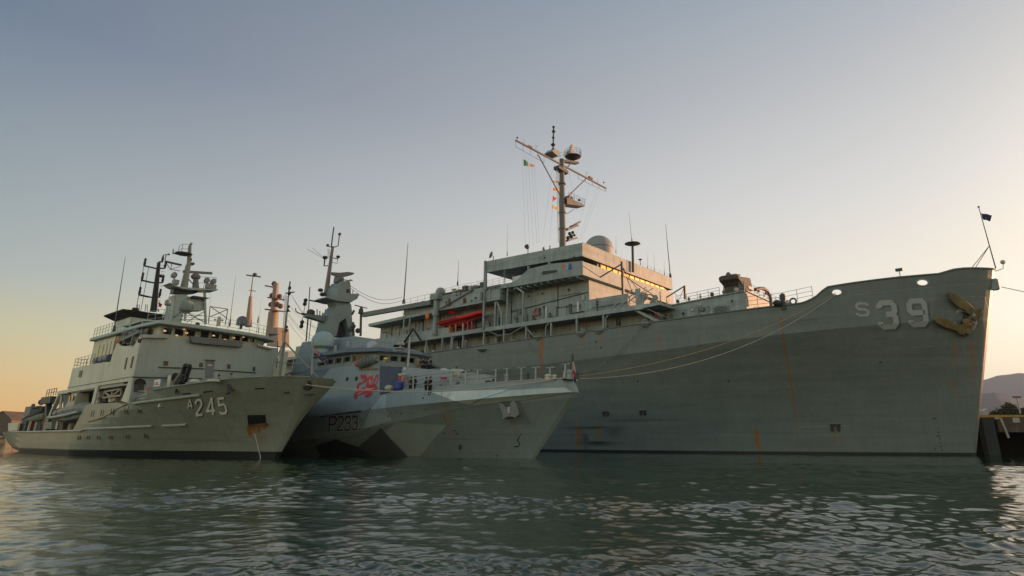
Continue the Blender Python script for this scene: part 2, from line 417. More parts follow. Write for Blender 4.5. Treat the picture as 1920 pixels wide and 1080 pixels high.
# ------------------------------------------------------------------ water
def make_water():
    rng = np.random.default_rng(5)
    rs = [1.2*1.06**k for k in range(25)]
    while rs[-1] < 420: rs.append(rs[-1]*1.0048)
    while rs[-1] < 16000: rs.append(rs[-1]*1.25)
    rs = np.array(rs)
    az = np.concatenate([np.radians(np.linspace(-180, -52, 24, endpoint=False)), np.radians(np.linspace(-52, 48, 640)), np.radians(np.linspace(48, 180, 24)[1:])])
    Rr, Az = np.meshgrid(rs, az, indexing='ij')
    X = Rr*np.sin(Az); Y = Rr*np.cos(Az); Z = np.zeros_like(X)
    sp = Rr*.0048
    wd = R(200)
    for i in range(160):
        lam = .15*(10**(rng.random()**1.35))
        a = wd+rng.normal(0, 1.0)
        k = 2*math.pi/lam
        amp = .0025*lam**.85*(.4+rng.random())
        fade = np.clip((lam/sp-2.4)/2., 0, 1)
        ph = rng.random()*6.28
        s = np.sin(k*(X*math.sin(a)+Y*math.cos(a))+ph)
        Z += amp*fade*(s-.25*np.cos(2*(k*(X*math.sin(a)+Y*math.cos(a))+ph)))
    # long slow patches: gusts that roughen or smooth the surface
    g = np.zeros_like(X)
    for i in range(16):
        lam = 3.5+16*rng.random(); a = rng.random()*6.28; g += np.sin(2*math.pi/lam*(X*math.sin(a)*.5+Y*math.cos(a))+rng.random()*6.28)
    Z *= np.clip(.92+.14*g, .5, 1.6)
    m, n = X.shape
    me = bpy.data.meshes.new('water')
    co = np.stack([X, Y, Z], -1).reshape(-1, 3)
    I = np.arange(m*n).reshape(m, n)
    q = np.stack([I[:-1, :-1], I[1:, :-1], I[1:, 1:], I[:-1, 1:]], -1).reshape(-1, 4)[:, ::-1]
    me.vertices.add(len(co)); me.vertices.foreach_set('co', co.ravel())
    me.loops.add(q.size); me.loops.foreach_set('vertex_index', q.ravel())
    me.polygons.add(len(q)); me.polygons.foreach_set('loop_start', np.arange(0, q.size, 4)); me.polygons.foreach_set('loop_total', np.full(len(q), 4))
    me.update(); me.validate(); me.shade_smooth()
    mt, t, b, N = nodes('sea_water')
    tc = N('ShaderNodeTexCoord'); co_ = tc.outputs['Object']
    b.inputs['Base Color'].default_value = (.005, .029, .013, 1)
    b.inputs['Roughness'].default_value = .04; b.inputs['IOR'].default_value = 1.4
    b.inputs['Specular IOR Level'].default_value = .5
    mp = N('ShaderNodeMapping', {0: co_, 'Rotation': (0, 0, R(8)), 'Scale': (.4, 1., 1.)})
    n0 = N('ShaderNodeTexNoise', {'Vector': N('ShaderNodeMapping', {0: co_, 'Scale': (.05, .14, 1.)}).outputs[0], 'Scale': 1., 'Detail': 3.})
    gust = N('ShaderNodeMapRange', {0: n0.outputs[0], 1: .35, 2: .68, 3: .45, 4: 1.35})
    n1 = N('ShaderNodeTexNoise', {'Vector': mp.outputs[0], 'Scale': 7., 'Detail': 4., 'Roughness': .6})
    n2 = N('ShaderNodeTexNoise', {'Vector': mp.outputs[0], 'Scale': 16., 'Detail': 3., 'Roughness': .6})
    b1 = N('ShaderNodeBump', {'Strength': 1., 'Distance': .008, 'Height': n1.outputs[0]})
    b2 = N('ShaderNodeBump', {'Strength': 1., 'Distance': .003, 'Height': n2.outputs[0], 'Normal': b1.outputs[0]})
    for bb, k in ((b1, 1.), (b2, 1.)): t.links.new(gust.outputs[0], bb.inputs['Strength'])
    t.links.new(b2.outputs[0], b.inputs['Normal'])
    me.materials.append(mt)
    o = bpy.data.objects.new('water', me); C.objects.link(o)
    return tag(o, 'dark green rippled harbour water reflecting the dusk sky', 'water', kind='structure')
make_water()
# ------------------------------------------------------------------ palette
DECK = paint('deck_paint', (.075, .082, .078), .7, streak=0.)
BOOT = paint('boot_topping', (.008, .009, .009), .5, streak=0.)
BLACK = plain('black_paint', (.012, .012, .012), .5)
DARK = plain('dark_metal', (.045, .045, .042), .5)
WHITE = plain('white_paint', (.62, .62, .58), .5)
CREAM = plain('cream_cover', (.50, .46, .36), .8)
RED = plain('red_paint', (.50, .02, .012), .5)
ORANGE = plain('orange_paint', (.62, .16, .02), .5)
YELLOW = plain('yellow_paint', (.65, .42, .03), .5)
BLUE = plain('blue_plastic', (.01, .04, .22), .4)
ROPE = plain('rope_fibre', (.42, .36, .26), .9)
ROPE2 = plain('tan_rope_fibre', (.36, .26, .12), .9)
WIRE = plain('wire', (.07, .07, .07), .5)
RUSTM = paint('rusty_anchor_iron', (.19, .14, .055), .85, var=.6, streak=.3, rust=.6)
GOLD = None
def glass(name, c, rough=.05, spec=.6):
    m, t, b, N = nodes(name)
    b.inputs['Base Color'].default_value = col4(c); b.inputs['Roughness'].default_value = rough; b.inputs['Specular IOR Level'].default_value = spec
    return m
GLASS = glass('dark_window_glass', (.008, .010, .010))
GOLD, _t, _b, _N = nodes('gold_coated_glass'); _b.inputs['Base Color'].default_value = (.33, .195, .05, 1); _b.inputs['Metallic'].default_value = 1.; _b.inputs['Roughness'].default_value = .3
def hullpt(ship, px, py):
    q = ship.hit(px, py, 0); return (q.x, q.z)
def hull_paint(name, c, ship, rusts=(), holes=(), dark=(), **k):
    """hull paint with run-off rust below fittings, scuffs and see-through chock openings, all in ship space"""
    m = paint(name, c, **k); t = m.node_tree; b = t.nodes['Principled BSDF']
    def N(ty, ins=None, **kk):
        n = t.nodes.new(ty)
        for a, v in kk.items(): setattr(n, a, v)
        for a, v in (ins or {}).items():
            if hasattr(v, 'is_output'): t.links.new(v, n.inputs[a])
            else: n.inputs[a].default_value = v
        return n
    def mt(op, a, bb=None, cc=None, clamp=False): return N('ShaderNodeMath', {i: v for i, v in enumerate((a, bb, cc)) if v is not None}, operation=op, use_clamp=clamp).outputs[0]
    co = N('ShaderNodeTexCoord').outputs['Object']; s = N('ShaderNodeSeparateXYZ', {0: co}); X, Y, Z = s.outputs
    src = b.inputs['Base Color'].links[0].from_socket
    star = mt('LESS_THAN', Y, 0.)
    tot = None
    if rusts or dark:
        nz = N('ShaderNodeTexNoise', {'Vector': N('ShaderNodeMapping', {0: co, 'Scale': (4., 1., .5)}).outputs[0], 'Scale': 1.5, 'Detail': 5., 'Roughness': .7}).outputs[0]
    for grp, colr in ((rusts, (.27, .105, .02, 1)), (dark, (.012, .016, .014, 1))):
        tot = None
        for (a, bq, w, st) in grp:
            (xa, za), (xb, zb) = hullpt(ship, *a), hullpt(ship, *bq)
            sl = (xb-xa)/(zb-za) if abs(zb-za) > .01 else 0.
            dx = mt('ABSOLUTE', mt('SUBTRACT', mt('MULTIPLY_ADD', Z, -sl, X), xa-sl*za))
            dx = mt('ADD', dx, mt('MULTIPLY', mt('SUBTRACT', nz, .5), w*1.2))
            g = mt('SUBTRACT', 1., mt('DIVIDE', dx, w), clamp=True)
            v = mt('MINIMUM', mt('MULTIPLY', mt('SUBTRACT', za, Z), 4., clamp=True), mt('MULTIPLY', mt('SUBTRACT', Z, zb), 1./max(.2, .6*(za-zb)), clamp=True))
            g = mt('MULTIPLY', mt('MULTIPLY', g, v), mt('MULTIPLY', mt('ADD', nz, .25), st*1.5))
            tot = g if tot is None else mt('MAXIMUM', tot, g)
        if tot is not None:
            mx = N('ShaderNodeMix', {0: mt('MULTIPLY', tot, star, clamp=True), 6: src, 7: colr}, data_type='RGBA'); src = mx.outputs[2]
    t.links.new(src, b.inputs['Base Color'])
    if holes:
        al = None
        for (px, py, rw, rh) in holes:
            q = ship.hit(px, py, 0)
            e = mt('ADD', mt('POWER', mt('DIVIDE', mt('SUBTRACT', X, q.x), rw), 2.), mt('POWER', mt('DIVIDE', mt('SUBTRACT', Z, q.z), rh), 2.))
            e = mt('GREATER_THAN', e, 1.)
            al = e if al is None else mt('MINIMUM', al, e)
        t.links.new(mt('MAXIMUM', al, mt('SUBTRACT', 1., star)), b.inputs['Alpha'])
    return m
def stroke(ship, quad, pts, w, off, mb, size=(1., 1.)):
    """mitred stroke of width w along pts (unit square coordinates), laid on the hull skin inside a picture quad"""
    sx, sy = size; P = [Vector((p[0]*sx, p[1]*sy, 0)) for p in pts]; L_, R_ = [], []
    closed = (P[0]-P[-1]).length < 1e-6
    n = len(P)
    for i in range(n):
        a = (P[i]-P[i-1]) if i > 0 else ((P[-1]-P[-2]) if closed else P[1]-P[0])
        b = (P[i+1]-P[i]) if i < n-1 else ((P[1]-P[0]) if closed else P[-1]-P[-2])
        a.normalize(); b.normalize()
        na, nb = Vector((-a.y, a.x, 0)), Vector((-b.y, b.x, 0)); m = (na+nb)
        m = m/max(m.length_squared/2, .35)
        L_.append(P[i]+m*w/2); R_.append(P[i]-m*w/2)
    def mp(p):
        u, v = p.x/sx, p.y/sy
        (x0, y0), (x1, y1), (x2, y2), (x3, y3) = quad      # tl, tr, br, bl
        x = (x0*(1-u)+x1*u)*v+(x3*(1-u)+x2*u)*(1-v); y = (y0*(1-u)+y1*u)*v+(y3*(1-u)+y2*u)*(1-v)
        return ship.hit(x, y, off)
    vs, fs = [], []
    for i in range(n-1):
        for k in range(3):
            t0, t1 = k/3., (k+1)/3.
            c = [L_[i].lerp(L_[i+1], t0), L_[i].lerp(L_[i+1], t1), R_[i].lerp(R_[i+1], t1), R_[i].lerp(R_[i+1], t0)]
            j = len(vs); vs += [mp(p) for p in c]; fs.append((j, j+1, j+2, j+3))
    mb.add(vs, fs)
GLY = {
 'S': [(.95, .78), (.95, .86), (.8, 1), (.2, 1), (.05, .86), (.05, .66), (.2, .54), (.8, .46), (.95, .34), (.95, .14), (.8, 0), (.2, 0), (.05, .14), (.05, .22)],
 '3': [(.05, .78), (.05, .86), (.22, 1), (.78, 1), (.95, .86), (.95, .64), (.78, .52), (.42, .52)],
 '3b': [(.78, .52), (.95, .38), (.95, .14), (.78, 0), (.22, 0), (.05, .14), (.05, .22)],
 '9': [(.95, .5), (.22, .5), (.05, .62), (.05, .86), (.22, 1), (.78, 1), (.95, .86), (.95, .14), (.78, 0), (.22, 0), (.05, .14), (.05, .2)],
 '2': [(.06, .74), (.06, .85), (.24, 1), (.76, 1), (.94, .85), (.94, .64), (.06, .1), (.06, 0), (.98, 0)],
 '4': [(.72, -.05), (.72, 1), (.6, 1), (.02, .28), (.02, .22), (1., .22)],
 '5': [(.92, 1), (.1, 1), (.1, .56), (.74, .6), (.94, .46), (.94, .14), (.76, 0), (.24, 0), (.04, .14)],
 'A': [(.0, -.05), (.12, .55), (.42, 1.05), (.58, 1.05), (.88, .55), (1., -.05)], 'Ab': [(.1, .3), (.9, .3)],
 'P': [(.08, -.05), (.08, 1), (.78, 1), (.95, .86), (.95, .6), (.78, .46), (.08, .46)],
 '6': [(.95, .86), (.78, 1), (.22, 1), (.05, .86), (.05, .14), (.22, 0), (.78, 0), (.95, .14), (.95, .4), (.78, .54), (.05, .54)]}
def glyph(ship, quad, keys, w, off, mat, parent, name='numeral', size=(.62, 1.)):
    mb = MB()
    for i, k in enumerate(keys): stroke(ship, quad, GLY[k], w, off+.006*i, mb, size)
    return mb.build(name, mat, parent)
def on_hull(ship, poly, off0, off1, mb, inset=0.):
    """plate traced on the hull skin, standing off between off0 and off1"""
    cx = sum(p[0] for p in poly)/len(poly); cy = sum(p[1] for p in poly)/len(poly)
    rings = []
    for o, k in ((off0, 0.), ((off0+off1)/2, -.02), (off1, inset)):
        rings.append([ship.hit(x+(cx-x)*k, y+(cy-y)*k, o) for x, y in poly])
    return mb.loft(rings)
def deckplate(ship, xs, z, inset, mat, parent, name='deck', bf=None):
    mb = MB(); v = []
    for x in xs:
        b = max(.05, (bf or (lambda q: ship.b(q, z)))(x)-inset); v += [(x, -b, z), (x, b, z)]
    mb.add(v, [(2*i, 2*i+1, 2*i+3, 2*i+2) for i in range(len(xs)-1)])
    return mb.build(name, mat, parent)
# ------------------------------------------------------------------ the grey tender
s39 = empty('naval_tender', 'huge grey naval support ship with S 39 on its bow, tallest of three', 'ship', S.O, S.th)
RUSTS = [((1017, 633), (1015, 715), .55, 1.2), ((1093, 628), (1092, 650), .35, .7), ((1128, 624), (1130, 655), .4, .5), ((1166, 598), (1170, 640), .25, .4),
         ((1236, 622), (1240, 668), .13, 1.2), ((1466, 592), (1497, 850), .10, 1.7), ((1537, 640), (1560, 800), .06, .3), ((1418, 806), (1423, 852), .28, 2.2), ((1564, 812), (1567, 840), .1, 1.3),
         ((1575, 812), (1578, 840), .1, 1.), ((1785, 708), (1790, 750), .16, .8), ((1748, 753), (1752, 790), .07, .6), ((1798, 733), (1802, 755), .12, .6), ((1535, 696), (1539, 722), .1, .6),
         ((1790, 640), (1795, 700), .3, .5), ((1822, 640), (1826, 740), .35, .5), ((1340, 598), (1340, 620), .2, .35), ((1636, 532), (1637, 550), .3, .35), ((1120, 792), (1120, 850), .5, .5), ((1085, 800), (1085, 852), .5, 1.), ((942, 650), (943, 672), .25, .6)]
DARKS = [((1110, 798), (1110, 806), 6., .8), ((1120, 826), (1122, 838), 4., .9), ((1200, 784), (1200, 792), 7., .5), ((1098, 812), (1098, 852), .8, .5), ((1150, 800), (1150, 830), 2., .4)]
GREY = hull_paint('tender_hull_paint', (.155, .182, .158), S, RUSTS, [(1569, 548, .46, .32), (1729.5, 530, .44, .29)], DARKS, rough=.5, var=.11, streak=.16, seams=2.3, rust=.15, strake=.5)
GREY2 = paint('tender_house_paint', (.33, .375, .345), .6, var=.22, streak=.35, seams=1.25, rust=.6)
def rowsS(d):
    xg = 4.8-d; zt = S.ztop(min(xg, 4.9)); zk = S.zk(xg)
    return [-1.2, 0.0, .7, 2.2, 4, 6, 8, 10, zk*.93, zk]+[zk+(zt-zk)*k/5 for k in range(1, 6)]
stS = ST[:-2]+[12+.5*k for k in range(18)]+[22, 24, 26, 28, 32, 36, 40, 45, 50, 56, 62, 70, 80, 95, 110, 130, 150, 190]
hullS, gS = S.hull(sorted(set(stS)), rowsS, S.xst, 'hull', GREY, s39)
# thin dark waterline band
mb = MB()
for sg in (-1, 1):
    v = []; n = 0
    for d in stS:
        for z in (-.5, .27): v.append((S.xst(z)-d+.0, sg*(S.b(S.xst(z)-d, z)+.02), z))
        n += 1
    mb.add(v, [(2*i, 2*i+2, 2*i+3, 2*i+1) for i in range(n-1)])
mb.build('boot_topping', BOOT, s39)
mb = MB(); pts = [Vector((g[-1][0], -g[-1][1], g[-1][2])) for g in gS if g[-1][0] > -100]
mb.tube(pts, .11, 6); mb.tube([(p.x, -p.y, p.z) for p in pts], .11, 6); mb.build('cap_rail', GREY, s39)
bulk = lambda x: interp(S_BD, max(0, 4.4-x))
deckplate(S, [3.9, 3.2, 2, 0, -3, -7, -11.5], 16.3, .1, DECK, s39, 'forecastle_deck', bulk)
deckplate(S, [-11.4, -16, -22, -30, -40, -60, -190], 14.3, .12, DECK, s39, 'main_deck', bulk)
# strakes along the bow: raised weld seams
mb = MB()
for pix in ([(1600, 553), (1680, 545), (1760, 537), (1820, 533), (1856, 535)], [(1720, 565), (1780, 558), (1840, 556), (1858, 557)], [(1675, 655), (1720, 651), (1757, 648)], [(1818, 568), (1838, 568)], [(1760, 640), (1800, 636)], [(1500, 801), (1560, 799), (1610, 798)]):
    pp = []
    for (a, b) in zip(pix[:-1], pix[1:]):
        for k in range(4): pp.append(S.hit(a[0]+(b[0]-a[0])*k/4, a[1]+(b[1]-a[1])*k/4, .01))
    mb.tube(pp, .022, 4)
build_each(mb, 'weld_seam', plain('pale_weld', (.34, .36, .33), .5), s39)
# bow letters with their painted shade
SH = plain('numeral_shade_paint', (.09, .10, .09), .6); NUM = paint('numeral_paint', (.335, .345, .31), .5, streak=.1)
for quad, keys, w in (([(1604.5, 569), (1627, 569), (1630, 591), (1606.5, 591.5)], 'S', .2), ([(1645, 568.5), (1677, 567), (1683, 612), (1651, 614)], '3', .22), ([(1702, 565), (1734, 563.5), (1739, 608), (1707, 609.5)], '9', .22)):
    ks = ['3', '3b'] if keys == '3' else [keys]
    if keys != 'S': glyph(S, [(x+5., y+2.5) for x, y in quad], ks, w, .012, SH, s39, 'numeral_shade', (.72, 1.))
    glyph(S, quad, ks, w, .035, NUM, s39, 'numeral', (.72 if keys != 'S' else .95, 1.))
# chock rims
mb = MB()
for px, py in ((1569, 548), (1729.5, 530)):
    q = S.hit(px, py, .0); nrm = Vector((-.35, -1, 0)) if px < 1600 else Vector((.55, -1, 0))
    ring = []
    for k in range(21):
        a = 2*math.pi*k/20; x = q.x+.5*math.cos(a); z = q.z+.35*math.sin(a); ring.append((x, -S.b(x, z)-.02, z))
    mb.tube(ring, .07, 6)
build_each(mb, 'chock_rim', GREY2, s39, smooth=True)
# bow anchor
anc = MB()
on_hull(S, [(1780.5, 549.5), (1786, 550), (1796, 555), (1808, 562), (1818, 570), (1826, 578), (1833, 584), (1843, 581), (1838, 588), (1829, 594), (1818, 592), (1813, 585), (1803, 581), (1793, 574), (1786, 568), (1782, 560)], .35, .75, anc, .12)
on_hull(S, [(1749.5, 600.5), (1757, 597), (1766, 597), (1777, 600), (1788, 606), (1797, 611), (1806, 610), (1814, 606), (1818, 620), (1816, 629), (1811, 632), (1804, 630), (1797, 623), (1785, 620), (1773, 616), (1762, 610), (1754, 605)], .35, .75, anc, .12)
anchor = anc.build('anchor', RUSTM, s39)
cr = MB(); rc = random.Random(8)
for k in range(26):
    t_ = rc.random(); x = 1812+20*t_+rc.gauss(0, 2.5); y = 612-14*t_+rc.gauss(0, 4); cr.ball(S.hit(x, y, .45+.35*rc.random()), .16+.17*rc.random(), 7, 5, (1, .8, .7+.6*rc.random()))
cb0 = MB(); cb0.beam(S.hit(1835, 588, .55), S.hit(1812, 627, .55), .5, .55); cb0.beam(S.hit(1838, 586, .6), S.hit(1842, 582, .8), .3, .4); cb0.build('anchor_crossbar', RUSTM, anchor)
cr.build('anchor_crown', paint('rust_orange_iron', (.26, .16, .085), .9, var=.6, streak=0, rust=.6), anchor)
mb = MB(); a, b = S.hit(1806, 598, -.5), S.hit(1822, 603, .8); mb.tube([a, b], .26, 8); mb.build('anchor_shank', RUSTM, anchor)
mb = MB(); q = S.hit(1807, 600, .05); mb.torus(q, 1.05, .26, (.5, -1, -.15), 22, 8); mb.build('hawse_pipe', GREY2, s39, smooth=True)
mb = MB(); mb.lathe([(.85, 0), (.85, .05)], S.hit(1807, 600, -.0), 16, (.5, -1, -.15)); mb.build('hawse_opening', BLACK, s39)
# bow fairlead roller on the stem, small fittings
mb = MB(); mb.lathe([(.2, -.6), (.3, -.5), (.3, .5), (.2, .6)], (4.85, 0, 17.6), 12, (0, 0, 1)); mb.box(4.2, 4.95, -.32, .32, 17.0, 18.2); mb.build('stem_fairlead', GREY2, s39, smooth=True)
mb = MB()
for px, py in ((1650, 679), (1366, 714), (1118, 641), (1127, 652), (1196, 715), (1139, 678)): mb.lathe([(.13, 0), (.13, .04)], S.hit(px, py, .0), 10, (0, -1, 0))
build_each(mb, 'scupper', BLACK, s39)
mb = MB(); mb2 = MB()
for (px, py, k) in ((1567, 802, 1.), (1136, 776, .62), (1206, 774, .62)):
    P = lambda x, y: (px+x*k, py+y*k)
    on_hull(S, [P(-10, -7), P(9, -7), P(9, -4), P(-10, -4)], .0, .25, mb, 0)
    for s_ in (-1, 1): on_hull(S, [P(s_*6-3, -4), P(s_*6+3, -4), P(s_*6+3, 5), P(s_*6, 8), P(s_*6-3, 5)], .0, .2, mb, .1)
build_each(mb, 'overboard_discharge_guard', DARK, s39)
# draught marks and bow mark
for i, (x, y) in enumerate([(1752, 785), (1755.5, 791), (1757, 797), (1758.3, 803), (1759.5, 811), (1759.3, 817.5), (1762, 823), (1763.3, 830), (1764.8, 837), (1766.5, 844), (1767.3, 850)]):
    mb = MB(); w = 2.6 if i in (0, 5) else 1.3
    on_hull(S, [(x-w, y-1.2), (x+w, y-1.2), (x+w, y+1.2), (x-w, y+1.2)], .0, .012, mb); mb.build('draught_mark', BLACK, s39)
mb = MB()
for a in (0, 60, 120):
    c, s_ = math.cos(R(a))*3.5, math.sin(R(a))*4; on_hull(S, [(1753.5-c-.25, 842-s_-.25), (1753.5+c-.25, 842+s_-.25), (1753.5+c+.25, 842+s_+.25), (1753.5-c+.25, 842-s_+.25)], 0, .012, mb)
mb.build('bow_thruster_mark', BLACK, s39)
# ---- superstructure
house = MB(); house.box(-92, -30.5, -10.2, 10.2, 14.32, 17.45).box(-170, -92, -9.5, 9.5, 14.32, 17.45)
house.box(-89.2, -56.2, -10.5, 10.5, 18.12, 22.1)
house.prism([(-70.4, 22.15), (-56.2, 22.15), (-56.2, 24.6), (-70.4, 24.62)], 1, -13, 13)
house.prism([(-89.6, 21.6), (-70.45, 22.0), (-70.45, 22.6), (-89.6, 22.1)], 1, -13, 13)
house.box(-80, -70.5, -12.6, 12.6, 22.62, 23.5)
hs = house.build('deckhouse', GREY2, s39)
mb = MB(); mb.box(-170, -31.2, -13, 13, 17.47, 18.1); mb.prism([(-31.2, 17.6), (-31.2, 18.1), (-28.8, 18.0), (-28.8, 17.7)], 1, -13, 13)
mb.box(-92, -67.5, -13.02, -12.85, 18.1, 19.05); mb.box(-92, -67.5, 12.85, 13.02, 18.1, 19.05)
build_each(mb, 'gallery_deck', GREY2, s39)
tower = MB(); tower.box(-56, -41.3, -10.4, 10.6, 18.12, 23.6)
tower.box(-52, -41.0, -8.6, 12.4, 23.86, 26.9)
tw = tower.build('bridge_tower', GREY2, s39)
wing = MB()
wing.prism([(-59.4, 23.9), (-40.5, 23.5), (-40.5, 23.85), (-59.4, 24.2)], 1, -13, 13.8)
for y0, y1 in ((-13, -12.85), (13.65, 13.8)):
    wing.prism([(-59.4, 24.2), (-40.5, 23.85), (-40.5, 25.52), (-46.4, 26.12), (-50.5, 26.02), (-51.8, 25.3), (-52.6, 24.75), (-53.8, 24.5), (-59.4, 24.5)], 1, y0, y1)
wing.prism([(-12.85, 23.85), (13.65, 23.85), (13.65, 25.75), (-12.85, 25.45)], 0, -40.65, -40.5)
wing.build('bridge_wing', GREY2, s39)
mb = MB()
mb.prism([(-59.4, 26.97), (-40.5, 26.22), (-40.5, 27.1), (-59.4, 27.7)], 1, -13, 13.8)
for y0, y1 in ((-13, -12.88), (13.68, 13.8)): mb.prism([(-59.4, 27.7), (-40.5, 27.1), (-40.5, 28.2), (-59.4, 28.82)], 1, y0, y1)
mb.box(-40.62, -40.5, -12.88, 13.68, 27.1, 28.3); mb.box(-59.4, -59.3, -12.88, 13.68, 27.7, 28.8)
mb.build('bridge_roof', GREY2, s39)
# bridge windows: starboard corner dark, the rest gold coated glass
for k in range(12):
    y0 = -7.9+k*1.62
    mb = MB(); mb.box(-40.95, -40.88, y0, y0+1.5, 25.3, 26.6); wdw = mb.build('bridge_window', GOLD, s39)
    mb = MB(); mb.box(-40.98, -40.8, y0-.14, y0-.0, 25.3, 26.65); mb.box(-40.87, -40.8, y0+.5, y0+1.1, 26.2, 26.5) if k % 2 else None; mb.build('window_mullion', DARK, wdw)
mb = MB(); mb.box(-52, -42, -8.9, -8.75, 24.6, 26.3); mb.build('side_window_or_shade_band', GLASS, tw)
# dark slot, painted award badges, brackets on the wing
mb = MB(); q = S.xz([(1016, 511), (1018, 508.5), (1044, 506), (1044, 510.5), (1018, 515.5), (1016, 515)], -13.02); mb.prism(q, 1, -13.03, -13.01); mb.build('wing_slot', BLACK, s39)
for (px, c, nm) in ((1057, ORANGE, 0), (1062.5, plain('pale_blue_paint', (.2, .4, .55), .5), 1), (1069, BLUE, 2)):
    a = S.P(px, 498, y=-13.03); mb = MB()
    mb.prism([(a.x-.33, a.z-.1), (a.x+.33, a.z-.1), (a.x, a.z+.4)], 1, -13.035, -13.01); mb.prism([(a.x-.33, a.z+.05-.6), (a.x+.3, a.z-.55), (a.x+.3, a.z-.2), (a.x-.33, a.z-.2)], 1, -13.03, -13.01)
    build_each(mb, 'award_badge', c, s39)
mb = MB()
for (a, b) in (((920+93, 478), (1021, 484)), ((1059, 471), (1076, 481)), ((911, 511), (911, 545))):
    p, q = S.P(*a, y=-13.1), S.P(*b, y=-13.1); mb.beam(p, q, .28, .3)
for x in (-46.5, -50.5): mb.beam((x, -12.92, 26.0), (x, -12.92, 26.5), .3, .3)
mb.beam((-55.5, -12.9, 24.2), (-55.5, -12.9, 27.3), .1, .1)
build_each(mb, 'wing_bracket', GREY2, s39)
mb = MB(); mb.box(-54.4, -52.6, -12.2, -11.2, 24.25, 25.6); mb.build('wing_locker', WHITE, s39)
mb = MB(); mb.tube([(-59.5, -13.12, 17.9), (-59.5, -13.12, 28.9)], .2, 8); mb.build('wing_post', GREY2, s39)
mb = MB()
for x in (-57.5, -55.0): mb.beam((x, -12.6, 18.1), (x, -12.6, 23.9), .22, .22)
mb.beam((-58.2, -12.5, 23.7), (-56.2, -12.5, 20.0), .22, .22); mb.beam((-56.2, -12.5, 18.2), (-56.2, -12.5, 20.2), .3, .3); mb.beam((-51.8, -12.6, 18.1), (-51.8, -12.6, 22.8), .25, .25); mb.beam((-51.8, -12.6, 22.7), (-53.2, -12.6, 23.7), .25, .25)
build_each(mb, 'wing_stanchion', GREY2, s39)
# dark underside ribs of the wing
mb = MB()
for i in range(14): mb.box(-58.6+i*1.3, -58.5+i*1.3, -12.9, -10.5, 23.3, 23.62)
build_each(mb, 'wing_rib', GREY2, s39)
# house forward of the bridge, forecastle house, ladder between
mb = MB(); mb.box(-41.28, -34.2, -11.7, 11.7, 18.12, 20.15); mb.build('forward_house', GREY2, s39)
mb = MB(); mb.prism([(-33.2, 18.05), (-19.3, 18.75), (-19.3, 14.32), (-33.2, 14.32)], 1, -9.0, 9.0)
mb.box(-33.2, -19.2, -9.08, 9.08, 18.6, 18.62) if False else None
fh = mb.build('forecastle_house', GREY2, s39)
mb = MB(); mb.prism([(-33.2, 18.06), (-19.1, 18.76), (-19.1, 18.9), (-33.2, 18.2)], 1, -9.2, 9.2); mb.build('house_roof_edge', GREY2, fh)
mb = MB(); q = S.xz([(1340, 577), (1343, 574.5), (1360, 573.5), (1363.5, 576), (1363, 583), (1360, 585), (1342, 588), (1340, 586)], -9.03); mb.prism(q, 1, -9.06, -9.01); mb.build('louvre_vent', DARK, fh)
mb = MB()
for i in range(5):
    z = 16.5+i*.17; mb.box(-23.6, -21.4, -9.12, -9.03, z, z+.05)
mb.build('vent_slat', GREY2, fh)
dr = MB(); dr.box(-19.28, -19.2, -6.4, -5.2, 14.8, 17.2); dr.build('door', paint('pale_door', (.12, .12, .10), .6), fh)
mb = MB()
for (x, z) in ((-26.3, 17.3), (-25.2, 17.8), (-24.9, 17.2)): mb.ball((x, -9.2, z), .14, 8, 6)
build_each(mb, 'bulkhead_lamp', WHITE, fh)
mb = MB()
for i in range(9): mb.tube([(-26.0+.0*i, -9.08, 15+i*.35), (-25.2, -9.08, 15+i*.35)], .03, 4)
for x in (-27.3, -25.6, -24.2): mb.tube([(x, -9.1, 15), (x, -9.1, 17.6)], .09, 6)
build_each(mb, 'wall_pipe', GREY2, fh)
# inclined ladder
lad = MB(); a, b = Vector((-33.5, -12.6, 18.1)), Vector((-28.6, -12.6, 15.2))
for dy in (0, 1.4): lad.beam(a+Vector((0, dy, 0)), b+Vector((0, dy, 0)), .08, .34)
for k in range(1, 12): p = a.lerp(b, k/12); lad.box(p.x-.15, p.x+.15, p.y+.04, p.y+1.36, p.z-.02, p.z+.02)
for dy in (-.02, 1.42): lad.tube([a+Vector((0, dy, 1)), b+Vector((0, dy, 1))], .04, 5)
lad.build('inclined_ladder', GREY2, s39)
lad = MB()
for dx in (0, 1.1, 2.0):
    a, b = Vector((-34.1+dx, -10.5, 20.9)), Vector((-36.6+dx, -12.4, 18.2)); lad.beam(a, b, .12, .14)
    lad.tube([(-33.8+dx*1.0, -12.2, 18.1), (-33.6+dx, -12.2, 19.6), (-32.6+dx, -11.2, 20.4)], .06, 5)
build_each(lad, 'stair_rail', paint('pale_stair_paint', (.42, .40, .36), .6), s39)
mb = MB()
for (x, y, z, r) in ((-32.2, -10.8, 19.6, .55), (-30.6, -10.8, 19.2, .4), (-31.5, -9.8, 18.8, .5)): mb.ball((x, y, z), r, 10, 7, (1, .6, 1))
mb.box(-33.1, -32.3, -11.6, -10.8, 18.12, 20.6); mb.tube([(-30, -10.5, 18.1), (-30, -10.5, 20)], .09)
mb.tube([(-32.6, -11, 18.1), (-31.8, -11, 19.8), (-30.9, -11, 19.6), (-30.2, -11, 18.1)], .12)
build_each(mb, 'deck_machinery', GREY2, s39, smooth=True)
